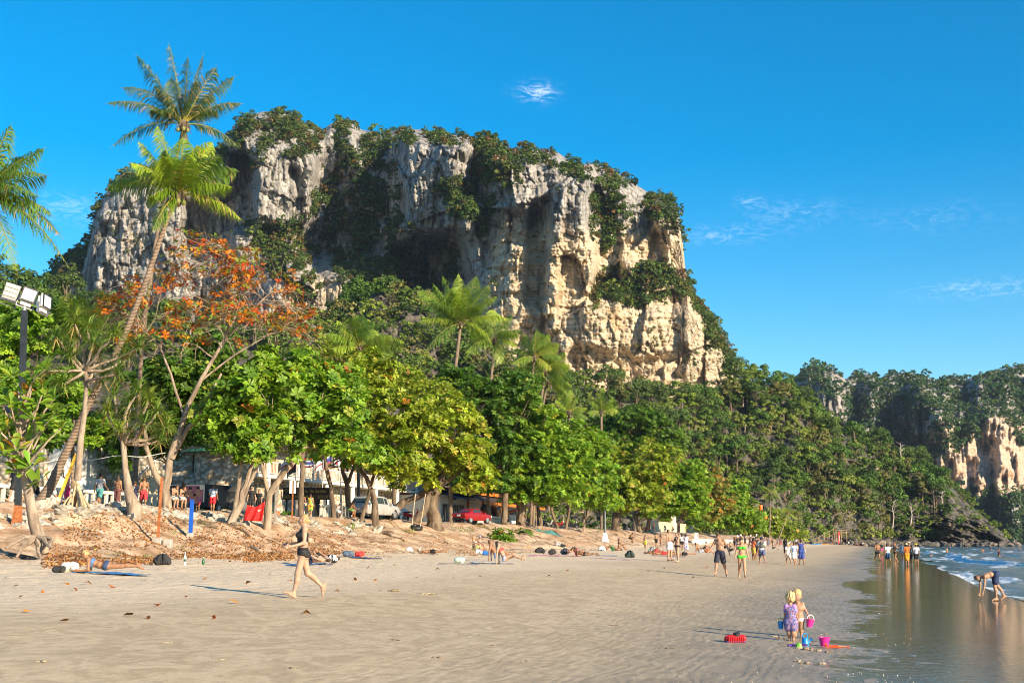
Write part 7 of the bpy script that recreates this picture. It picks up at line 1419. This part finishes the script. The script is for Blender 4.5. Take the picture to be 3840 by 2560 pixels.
# ------------------------------------------------------------------ ground cover and small things
def litter():
    rg = np.random.default_rng(101); n = 30000; px = np.where(rg.random(n) < .72, rg.uniform(180, 1300, n), rg.uniform(1200, 2300, n)); s = rg.uniform(23, 36.5, n); dn = fbm(px / 110, s / 2.2, 601, 3)
    keep = (dn + .25 * gauss(px, s, 900, 29, 330, 4.5) > rg.uniform(.42, .72, n)) & ~((s < 24) & (rg.random(n) < .6)); px, s = px[keep], s[keep]
    Y = (1.0385 * s + .6) / (.28 - (px - 1920) / FPX); x = (px - 1920) / FPX * Y; z = ground(x, Y) + rg.uniform(.01, .06, len(x)); c = np.stack([x, Y, z], 1); m = len(c)
    nn = unit(np.array([0, -.25, 1.]) + rg.normal(size=(m, 3)) * .45); d = unit(np.cross(nn, rdir(rg, m))); L = rg.uniform(.07, .17, m)
    V = big_leaves(c - d * L[:, None] * .5, d, nn, L, L * .55, .25, -.14); col = pal(rg, m, [(4, (.27, .115, .035)), (3, (.4, .2, .075)), (2, (.15, .06, .025)), (1, (.5, .3, .14))], .25)
    stuff(link('fallen_leaves', leaf5_mesh('fallen_leaves', V, col), LITTER), 'brown dry leaves strewn over the sandy bank', 'leaf litter')
litter()
def single_leaves():
    rg = np.random.default_rng(102); ms = []
    for k in range(5):
        V = big_leaves(np.array([[-.13, 0, .02]]), np.array([[1., 0, .05]]), unit(np.array([[0, .2, 1.]])), np.array([.27]), np.array([.14]), .3 - .1 * k, -.2 + .08 * k); me = leaf5_mesh('leaf', V, np.array([[(.36, .15, .04), (.26, .1, .03), (.45, .22, .06), (.16, .08, .03), (.4, .12, .04)][k]])); me.materials.append(LITTER); ms.append(me)
    spots = [(160, 2222), (280, 2214), (250, 2192), (480, 2312), (420, 2204), (770, 2172), (1010, 2155), (880, 2262), (1220, 2138), (590, 2272), (1265, 2218), (330, 2190), (100, 2296), (240, 2332), (800, 2322), (1330, 2175), (1410, 2176), (1560, 2168), (1700, 2170), (1800, 2162), (1480, 2120), (1640, 2136), (80, 2240), (60, 2200), (560, 2322), (2600, 2166), (2490, 2130), (2430, 2144), (2320, 2136), (2650, 2128), (1150, 2300), (2130, 2140), (2060, 2160), (1930, 2150), (700, 2240), (930, 2190), (1090, 2180), (540, 2180), (20, 2170), (1380, 2130)]
    for i, (px, py) in enumerate(spots):
        o = link('fallen_leaf', ms[i % 5], loc=G(px, py) + Vector((0, 0, .012))); o.rotation_euler = (rg.normal() * .2, rg.normal() * .2, rg.uniform(0, 6.28)); s = rg.uniform(.4, .85); o.scale = (s, s, s * 1.4); tag(o, 'curled brown leaf lying alone on the open sand', 'leaf', 'single leaves on the open sand')
single_leaves()
def rough_lump(name, label, p, r, mat, seed, squash=.5, cat='sand lump', group=None, n=1):
    rg = np.random.default_rng(seed); prims = [(np.array([rg.normal() * r * .8, rg.normal() * r * .5, rg.uniform(0, r * .4)]),) * 2 + (r * rg.uniform(.3, .6),) * 2 for i in range(7 * n)]
    v, q = blend(prims, r * .16, r * .12); v = v * np.array([1, 1, squash]); v += (vnoise(v[:, 0] / r * 6, v[:, 1] / r * 6 + v[:, 2] / r * 9, seed)[:, None] - .5) * r * .25
    o = link(name, mesh_np(name, v, q, smooth=False), mat, loc=p); tag(o, label, cat, group); return o
SANDL = paint((.42, .33, .22), .95, .3, 25., bump=.01); DSAND = paint((.27, .2, .13), .95, .3, 25., bump=.01)
rough_lump('sand_lump', 'dark crumbly sand lump on the open beach', G(1474, 2216), .13, DSAND, 1); rough_lump('sand_lump', 'flat pale sand lump right of the dark one', G(1590, 2228), .14, SANDL, 2, .3)
for i, (px, py, r) in enumerate(((2905, 2386, .05), (2925, 2392, .05), (3000, 2432, .07), (3030, 2436, .08), (3060, 2440, .06), (3100, 2446, .05), (2968, 2410, .04), (3095, 2375, .04), (2990, 2480, .05), (3020, 2486, .06), (3080, 2488, .04), (2945, 2398, .04))): rough_lump('dug_sand', 'crumbly clod of dug sand beside the toddlers and toys', G(px, py), r, DSAND if i % 2 else SANDL, 20 + i, .6, group='sand dug by the toddlers')
for i, (px, py) in enumerate(((1400, 2330), (1640, 2465), (1980, 2480), (1480, 2400), (820, 2472), (1100, 2506), (160, 2480), (2300, 2345), (1850, 2420), (2500, 2430), (620, 2410))): rough_lump('sand_crumb', 'small crumbly patch of disturbed sand on the open beach', G(px, py), .05, DSAND if i % 2 else SANDL, 40 + i, .35, group='disturbed sand patches')
def shells():
    rg = np.random.default_rng(103); n = 1500; px = rg.uniform(2350, 3400, n); py = 2031 + 480 * rg.random(n) ** .8 + 60; Y = 1.7 * FPX / (py - 2031); x = (px - 1920) / FPX * Y; s = sof(x, Y); k = (s > -3) & (s < 9) & (fbm(px / 120, py / 25, 611, 2) > .5); x, Y = x[k], Y[k]; m = len(x)
    c = np.stack([x, Y, ground(x, Y) + .006], 1); nn = unit(np.array([.1, -.3, 1.]) + rg.normal(size=(m, 3)) * .3); V = cards(c, nn, rg.uniform(.008, .022, m), rg, .8)
    stuff(link('shell_fragments', card_mesh('shell_fragments', V, pal(rg, m, [(3, (.75, .7, .62)), (1, (.25, .18, .12))], .2)), LITTER), 'pale shell fragments sprinkled on the damp sand', 'shells')
shells()
# toys
PINK = (.85, .03, .3); BLUE = (.01, .25, .62)
b1 = bucket('toy_bucket', PINK, (.8, .62, .62), .072, .13); b1.location = kb + Vector((.17, -.1, .19)); b1.rotation_euler = (.05, .2, .4); tag(b1, 'pink toy bucket with pale handle held by the toddler in the nappy', 'bucket')
b2 = bucket('toy_bucket', PINK, (.8, .6, .6), .092, .14, False); b2.location = G(3092, 2422); tag(b2, 'pink toy bucket standing alone on the sand', 'bucket')
b3 = bucket('toy_bucket', BLUE, (.6, .55, .2), .055, .12); b3.location = kg + Vector((-.16, .1, .2)); tag(b3, 'blue toy bucket hanging behind the toddler in the floral suit', 'bucket')
def watering_can():
    p = G(3020, 2421); e = empty('toy_watering_can', p, R(10)); e.scale = (.74, .74, .74); B = paint(BLUE, .35, .05)
    sub('can', B, e, lambda b: b.lathe([(.0, 0), (.085, 0), (.07, .17), (.055, .185), (0, .185)], n=18, cap=False), True); sub('handle', B, e, lambda b: b.tube([(-.055, 0, .17), (-.06, 0, .24), (-.03, 0, .275), (.03, 0, .275), (.06, 0, .24), (.05, 0, .17)], .013, 8), True); sub('spout', B, e, lambda b: (b.tube([(.06, 0, .06), (.14, 0, .13)], [.02, .016], 8), b.tube([(.135, 0, .125), (.165, 0, .155)], [.022, .048], 12)), True); tag(e, 'blue toy watering can with spout standing on the sand', 'watering can')
watering_can()
def shovel(label, p, rz, col, rake=False):
    e = empty('toy_rake' if rake else 'toy_shovel', p, rz); M = paint(col, .4, .06); sub('handle', M, e, lambda b: (b.tube([(0, 0, .02), (.2, 0, .03)], .012, 6), b.tube([(0, -.035, .02), (0, .035, .02)], .012, 6)), True)
    if rake: sub('head', M, e, lambda b: b.box((.215, 0, .04), (.025, .13, .03))); [sub('tine', M, e, lambda b: b.box((.225, -.055 + .0275 * i, .065), (.014, .01, .05))) for i in range(5)]
    else: sub('blade', M, e, lambda b: b.add([(.19, -.05, .05), (.19, .05, .05), (.2, 0, .015), (.32, -.045, .04), (.32, .045, .04), (.34, 0, .012)], [(0, 2, 5, 3), (2, 1, 4, 5)]))
    tag(e, label, 'toy', 'beach toys by the toddlers'); return e
shovel('purple toy shovel lying left of the green mould', G(2958, 2424) , R(12), (.2, .03, .5)); shovel('orange toy rake lying below the pink bucket', G(3148, 2431), R(178), (.85, .08, .01), True); shovel('orange toy shovel lying right of the rake', G(3182, 2429), R(184), (.85, .1, .01))
def mould(): e = MB().lathe([(.0, 0), (.06, 0), (.045, .06), (.02, .075), (0, .075)], n=8).build('toy_mould', paint((.15, .55, .02), .4), None, True, loc=G(2996, 2427)); tag(e, 'small lime green sand mould between the toys', 'toy', 'beach toys by the toddlers')
mould()
def red_bag():
    p = G(2757, 2408); e = empty('toy_bag', p, R(8)); prims = [(np.array([x, 0, .06]), np.array([x + .02, 0, .07]), .075 - abs(x) * .1, .07 - abs(x) * .1) for x in (-.13, -.07, 0, .07, .12)]
    v, q = blend(prims, .012, .02); link('bag', mesh_np('bag', v, q, smooth=True), paint((.5, .01, .015), .5, .15, 20.), e)
    for i in range(9): sub('rib', paint((.62, .02, .02), .5), e, lambda b: b.tube([(-.13 + .032 * i, -.075, .01), (-.128 + .032 * i, -.09, .06), (-.13 + .032 * i, -.06, .1)], .012, 5), True)
    v, q = blend([(np.array([.03, 0, .12]), np.array([.06, 0, .15]), .07, .03)], .012, .02); link('net_top', mesh_np('net_top', v, q, smooth=True), BLACK, e); sub('base', paint((.02, .03, .2), .5), e, lambda b: b.box((0, 0, .015), (.34, .16, .03)), bevel=.01); tag(e, 'red bag with dark net top lying on the sand', 'bag')
red_bag()
# towels and bags on the upper beach
def towel(label, px, py, w, d, col, rz=0., wav=.03):
    p = G(px, py); n, m = 12, 6; v = []; rg = random.Random(px)
    c, s = math.cos(rz), math.sin(rz)
    for j in range(m + 1):
        for i in range(n + 1):
            lx, ly = (i / n - .5) * w, (j / m - .5) * d; x, y = lx * c - ly * s, lx * s + ly * c; v.append((x, y, float(ground(p.x + x, p.y + y)) - p.z + .025 + wav * (.5 + .5 * math.sin(i * 1.7 + j * 2.3 + px))))
    o = MB().add(v, [(j * (n + 1) + i, j * (n + 1) + i + 1, (j + 1) * (n + 1) + i + 1, (j + 1) * (n + 1) + i) for j in range(m) for i in range(n)]).build('towel', paint(col, .9, .15, 5.) if isinstance(col, tuple) else col, None, True, loc=p); tag(o, label, 'towel', 'towels on the beach')
towel('blue towel under the woman lying at the left', 420, 2152, 1.9, .75, (.05, .2, .45), R(-6)); towel('blue towel under the knees behind the striding woman', 1160, 2118, 1.7, .7, (.04, .14, .35)); towel('long pink towel under the bags and the curly haired woman', 2080, 2084, 3.2, .8, (.6, .18, .3), R(4)); towel('pale lilac towel right of the curly haired woman', 2290, 2096, 2.4, .7, (.6, .4, .55), R(-5)); towel('blue and white towel behind the lilac one', 2275, 2084, 1.5, .6, (.15, .3, .6)); towel('white towel under the reclining pair', 1850, 2112, 2., .7, (.7, .72, .75)); towel('dark blue cloth with sandals left of the reclining pair', 1720, 2116, 1.7, .5, (.08, .12, .22)); towel('dark blue sheet with clothes right of the striped bag', 1340, 2092, 2.3, .8, (.05, .08, .2)); towel('teal tarpaulin lying on the bank under the thin stems', 2060, 2001, 3., 1., (.06, .25, .24)); towel('purple blanket by the sitting crowd', 2510, 2086, 2.4, .8, (.35, .12, .25))
def lump_bag(name, label, px, py, r, col, sq=1., seed=0, straps=True, cat='bag'):
    rg = np.random.default_rng(seed + px); p = G(px, py); prims = [(np.array([-r * .5, 0, r * .45]), np.array([r * .45, 0, r * .5]), r * .5, r * .45), (np.array([-.2 * r, 0, r * .8 * sq]), np.array([.25 * r, 0, r * .85 * sq]), r * .4, r * .35)] + [(np.array([rg.uniform(-.7, .7) * r, rg.uniform(-.4, .1) * r, r * .3]),) * 2 + (r * .32,) * 2 for i in range(3)]
    v, q = blend(prims, r * .11, r * .12); v += (vnoise(v[:, 0] / r * 5, v[:, 2] / r * 5, px)[:, None] - .5) * r * .1; e = link(name, mesh_np(name, v, q, smooth=True), paint(col, .8, .2, 9.) if isinstance(col, tuple) else col, loc=p)
    if straps: MB().tube([(-r * .3, -r * .4, r * .2), (-r * .35, -r * .62, r * .7), (-r * .1, -r * .3, r * 1.2 * sq)], r * .06, 6).build('strap', BLACK, e, True); MB().tube([(r * .2, -r * .4, r * .2), (r * .3, -r * .62, r * .7), (r * .15, -r * .3, r * 1.2 * sq)], r * .06, 6).build('strap', BLACK, e, True)
    tag(e, label, cat, 'bags on the beach'); return e
lump_bag('backpack', 'black and grey backpack lying near the litter, left of centre', 608, 2118, .32, (.03, .03, .03)); lump_bag('beach_bag', 'black and white striped bag with green cloth behind the striding woman', 1242, 2112, .3, m_print('stripe_print', [(.7, .65, .62), (.02, .02, .02)], 6.)); lump_bag('backpack', 'dark backpack standing upright right of the lilac towel', 2362, 2090, .33, (.03, .05, .045), 1.2); lump_bag('backpack', 'pale grey backpack standing left of the couple', 2446, 2074, .36, (.42, .43, .44), 1.3); lump_bag('beach_bag', 'white plastic bag beside the man with the hat', 1535, 2068, .24, (.75, .75, .75), straps=False); lump_bag('beach_bag', 'white bag beside the man in green shorts', 2258, 2064, .34, (.75, .74, .72), straps=False); lump_bag('backpack', 'black bag at the left end of the pink towel', 2025, 2074, .36, (.025, .025, .025), straps=False); lump_bag('backpack', 'black bag in the middle of the pink towel', 2072, 2078, .3, (.025, .025, .025), straps=False); lump_bag('backpack', 'dark blue bag beside the curly haired woman', 2120, 2077, .34, (.05, .06, .09)); lump_bag('beach_bag', 'red bag beside the pale grey backpack', 2466, 2078, .3, (.55, .03, .02), .7, straps=False); lump_bag('clothes_pile', 'pale green heap of clothes left of the reclining pair', 1724, 2110, .26, (.4, .55, .48), .6, straps=False, cat='clothes'); lump_bag('clothes_pile', 'dark and blue heap of clothes right of the striped bag', 1305, 2086, .3, (.08, .12, .18), .6, straps=False, cat='clothes'); lump_bag('clothes_pile', 'red heap of clothes on the dark blue sheet', 1350, 2086, .28, (.5, .04, .04), .5, straps=False, cat='clothes'); lump_bag('clothes_pile', 'pale clothes by the head of the woman lying at the left', 262, 2142, .28, (.6, .58, .52), .6, straps=False, cat='clothes'); lump_bag('clothes_pile', 'dark bag left of the pale clothes, left foreground', 222, 2146, .2, (.03, .03, .03), .6, straps=False, cat='bag')
def bottle(label, px, py, col, h=.3): e = empty('bottle', G(px, py)); sub('bottle', paint(col, .15, .05), e, lambda b: b.lathe([(.0, 0), (.045, 0), (.045, h * .68), (.016, h * .88), (.016, h), (0, h)], n=14, cap=False), True); sub('cap', WHITE, e, lambda b: b.lathe([(.02, h), (.02, h + .025)], n=10)); sub('band', paint((.02, .08, .03), .5), e, lambda b: b.lathe([(.0465, h * .3), (.0465, h * .5)], n=14, cap=False)); tag(e, label, 'bottle')
bottle('white water bottle standing on the sand right of the backpack', 693, 2119, (.7, .74, .76), .42); bottle('green glass bottle among the litter', 762, 2117, (.02, .12, .03), .24)
# traffic cone
def cone(): e = empty('traffic_cone', place(1048, 37.8)); sub('cone', paint((.75, .1, .01), .5), e, lambda b: b.lathe([(.16, .04), (.03, .75)], n=14), True); sub('band', WHITE, e, lambda b: b.lathe([(.105, .34), (.08, .5)], n=14, cap=False)); sub('foot', paint((.6, .08, .01), .6), e, lambda b: b.box((0, 0, .02), (.42, .42, .04))); tag(e, 'orange traffic cone left of the resort sign', 'traffic cone')
cone()
# bushes, tufts and roots on the bank
def bush(label, px, py, rx, ry, L, palette, seed, n=90, s=None, name='bush'):
    rg = np.random.default_rng(seed); p = G(px, py) if s is None else place(px, s); k = p.y / FPX; e = empty(name, p); u = rdir(rg, n); u[:, 2] = np.abs(u[:, 2]); r = np.array([rx * k, rx * k * .7, ry * k * 1.6])
    c = u * r * rg.uniform(.4, 1., (n, 1)) - np.array([0, 0, .3 * r[2]]); V, kk = rosettes(rg, c, unit(u + np.array([0, 0, .6]) + rdir(rg, n) * .3), L * rg.uniform(.7, 1.2, n), 7); o = link('foliage', leaf5_mesh('foliage', V, pal(rg, n, palette, .25)[kk]), LEAF, e); o['kind'] = 'stuff'
    tm = MB()
    for i in range(8): limb(tm, (0, 0, -.1), c[i], .03, .01, rg, 3, 0, 4)
    tm.build('stem', BARK, e); tag(e, label, 'bush', 'bushes on the bank'); return e
bush('rounded green bush on the edge of the bank below the shop', 1880, 2030, 62, 42, .42, ALM, 201, 130, 31.5); bush('low green plants right of the rounded bush', 1960, 2020, 45, 20, .3, DARK, 202, 60, 33); bush('dark shrub with bare twigs behind the seated pair', 780, 1880, 95, 60, .2, DARK, 203, 150, 41); bush('dark shrub below the balcony behind the red cloth', 900, 1880, 60, 50, .2, DARK, 204, 110, 42); bush('dark green hedge left of the resort sign', 1080, 1920, 40, 18, .22, DARK, 205, 80, 39); bush('green leaves hanging behind the left terrace wall', 440, 1840, 50, 40, .24, DARK, 206, 90, 41); bush('dark bushes by the left balustrade', 300, 1850, 70, 40, .24, DARK, 207, 120, 42); bush('green shrub behind the leaning palm foot', 20, 1800, 60, 60, .28, DARK, 208, 120, 42)
bush('dark shrub behind the silver car', 1420, 1900, 60, 45, .24, DARK, 209, 120, 43); bush('twiggy dark shrub under the balcony left of the flags', 1010, 1880, 60, 40, .2, DARK, 210, 110, 43); bush('low dark shrub in front of the annex wall', 560, 1840, 60, 45, .24, DARK, 211, 110, 43); bush('dark shrub between the flags and the silver car', 1260, 1890, 50, 45, .22, DARK, 212, 100, 44)
def tufts():
    rg = np.random.default_rng(104); A = []; C = []
    for (px, s, n, L) in [(1700 + 18 * i, 35.4, 40, .35) for i in range(8)] + [(2210 + 14 * i, 35, 30, .3) for i in range(6)] + [(900, 34, 30, .5), (1330, 36, 40, .8), (1540, 33.5, 30, .8), (690, 31, 24, .3), (650, 32, 24, .3), (300, 35.5, 24, .3), (440, 29, 20, .3), (560, 27.5, 20, .3), (780, 33, 24, .3), (1500, 31, 24, .3), (1900, 33.5, 40, .3), (1960, 33.5, 40, .3)]:
        p = place(px + rg.normal() * 6, s + rg.normal() * .5); v, c = straps(rg, np.array(p), n, L, (.2, .3, .05), .03); v[:, :, :2] += rg.normal(size=(n, 1, 2)) * .25; A.append(v); C.append(c)
    A = np.concatenate(A); C = np.concatenate(C); o = np.arange(len(A))[:, None] * 5
    stuff(link('grass_tufts', mesh_np('grass_tufts', A.reshape(-1, 3), o + np.array([[0, 1, 2, 3]]), o + np.array([[3, 2, 4]]), col=np.repeat(C, 5, 0)), FROND), 'grass tufts and seedlings on the sandy bank', 'grass')
tufts()
def roots():
    rg = np.random.default_rng(105)
    for i, (px, s, L) in enumerate([(870, 33, 3.), (800, 33.4, 3.5), (760, 34, 3.), (1000, 32, 1.4), (1440, 33, 2.), (1480, 33, 2.), (1620, 32.5, 1.5), (1890, 33.5, 2.), (1950, 33, 2.5), (2000, 33, 2.5), (2060, 33.5, 3.), (2310, 32.5, 2.5), (2360, 33, 3.), (2400, 33, 3.), (650, 34.5, 2.5), (2180, 33, 2.), (950, 29.5, 1.4), (1150, 31, 1.2), (1980, 31, 2.5), (2040, 31.5, 2.), (60, 30, 2.4)]):
        p = place(px, s); pts = []; a = rg.uniform(-.5, .5) + (math.pi if i % 2 else 0)
        for j in range(9):
            f = j / 8; x = p.x + math.cos(a) * L * f + rg.normal() * .06; y = p.y + math.sin(a) * L * f * .5 - .5 * f + rg.normal() * .06; pts.append(Vector((x, y, float(ground(x, y)) + .06 * math.sin(f * 9) + .03)) - p)
        o = MB().tube(pts, [.1 * (1 - .75 * j / 8) + .02 for j in range(9)], 7).build('tree_root', BARK if i % 3 else PALEBARK, None, True, loc=p); tag(o, 'gnarled tree root lying exposed on the eroded bank', 'root', 'exposed roots on the bank')
roots()
# headland rocks and dead trees
def headland():
    rg = np.random.default_rng(106); ms = []
    for k in range(6):
        b = MB(); b.ball((0, 0, 0), (1., .8, .6), 9, 6); b.v = [tuple(np.array(v) * (.75 + .5 * _hash(np.array([i]), np.array([k]), np.array([1]), 77)[0])) for i, v in enumerate(b.v)]; me = b.mesh('rock'); me.materials.append(paint((.1, .09, .078) if k % 3 else (.2, .16, .12), .9, .35, 1.2, bump=.15)); ms.append(me)
    for i in range(150):
        px = rg.uniform(3080, 3790) if i > 20 else rg.uniform(3400, 3700); Y = float(interp(np.array([px]), [(2900, 478), (3200, 512), (3500, 536), (3790, 548)])[0]) + rg.uniform(-14, 2) ; x = (px - 1920) / FPX * Y
        o = link('shore_rock', ms[i % 6], loc=(x, Y, rg.uniform(-.3, .8))); s = rg.uniform(.6, 2.4); o.scale = (s * rg.uniform(.8, 1.5), s, s * rg.uniform(.6, 1.1)); o.rotation_euler = (rg.normal() * .3, rg.normal() * .3, rg.uniform(0, 6.28)); tag(o, 'dark boulder on the rocky shore at the foot of the headland', 'rock', 'boulders along the headland shore')
    for i, (px, y0, y1, lb) in enumerate(((3380, 1740, 1655, 'tall bare dead tree sticking out of the headland ridge'), (3535, 1895, 1845, 'white dead trunk on the lower headland ridge'), (3352, 1960, 1880, 'pale leaning trunk in front of the dark slope'), (3108, 1640, 1595, 'pale broken trunk on the bright slope'), (3290, 1790, 1745, 'bare twiggy tree in the middle of the slope'), (3420, 1945, 1890, 'thin pale trunk low on the headland'))):
        Y = float(hill_depth(np.array([float(px)]), np.array([float(y0)]))[0]) - 9; p = W(px, y0, Y); h = (y0 - y1) * Y / FPX; tm = MB(); tm.tube([(-.6, 0, -2), (.1, 0, h * .3), (-.35, 0, h * .62), (.3, 0, h)], [.24, .18, .12, .03], 6)
        for j in range(9): f = rg.uniform(.4, .95); a = rg.uniform(0, 6.28); tm.tube([(.1, 0, h * f), (math.cos(a) * 1.2, math.sin(a), h * f + .9), (math.cos(a) * 2.2, math.sin(a) * 1.6, h * f + 1.3)], [.1, .06, .02], 4)
        o = tm.build('dead_tree', paint((.55, .48, .4), .9), None, True, loc=p); tag(o, lb, 'tree')
headland()
def kayaks():
    for i, (px, Y, c, l) in enumerate(((3048, 440, (.02, .2, .5), 'blue kayak on the far sand'), (3075, 445, (.75, .2, .02), 'orange kayak on the far sand'), (3060, 455, (.7, .55, .05), 'yellow kayak on the far sand'))):
        o = MB().tube([(-2, 0, .25), (-1.4, 0, .2), (0, 0, .2), (1.4, 0, .2), (2, 0, .28)], [.03, .3, .38, .3, .03], 10).build('kayak', paint(c, .4), None, True, loc=GD(px, Y)); o.scale = (1, 1, .6); tag(o, l, 'kayak', 'kayaks at the far end of the beach')
kayaks()
# ------------------------------------------------------------------ sea air
def haze():
    m = bpy.data.materials.new('haze'); m.use_nodes = True; nt = m.node_tree; nt.nodes.remove(nt.nodes['Principled BSDF']); v = nt.nodes.new('ShaderNodeVolumePrincipled'); v.inputs['Color'].default_value = (.62, .78, 1, 1); v.inputs['Density'].default_value = .000045; v.inputs['Anisotropy'].default_value = .2; nt.links.new(v.outputs[0], nt.nodes['Material Output'].inputs['Volume'])
    o = MB().box((0, 4000, 120), (24000, 22000, 380)).build('haze', m); o['kind'] = 'stuff'; o['label'] = 'pale sea haze between the beach and the far mountain'; o['category'] = 'haze'
haze()
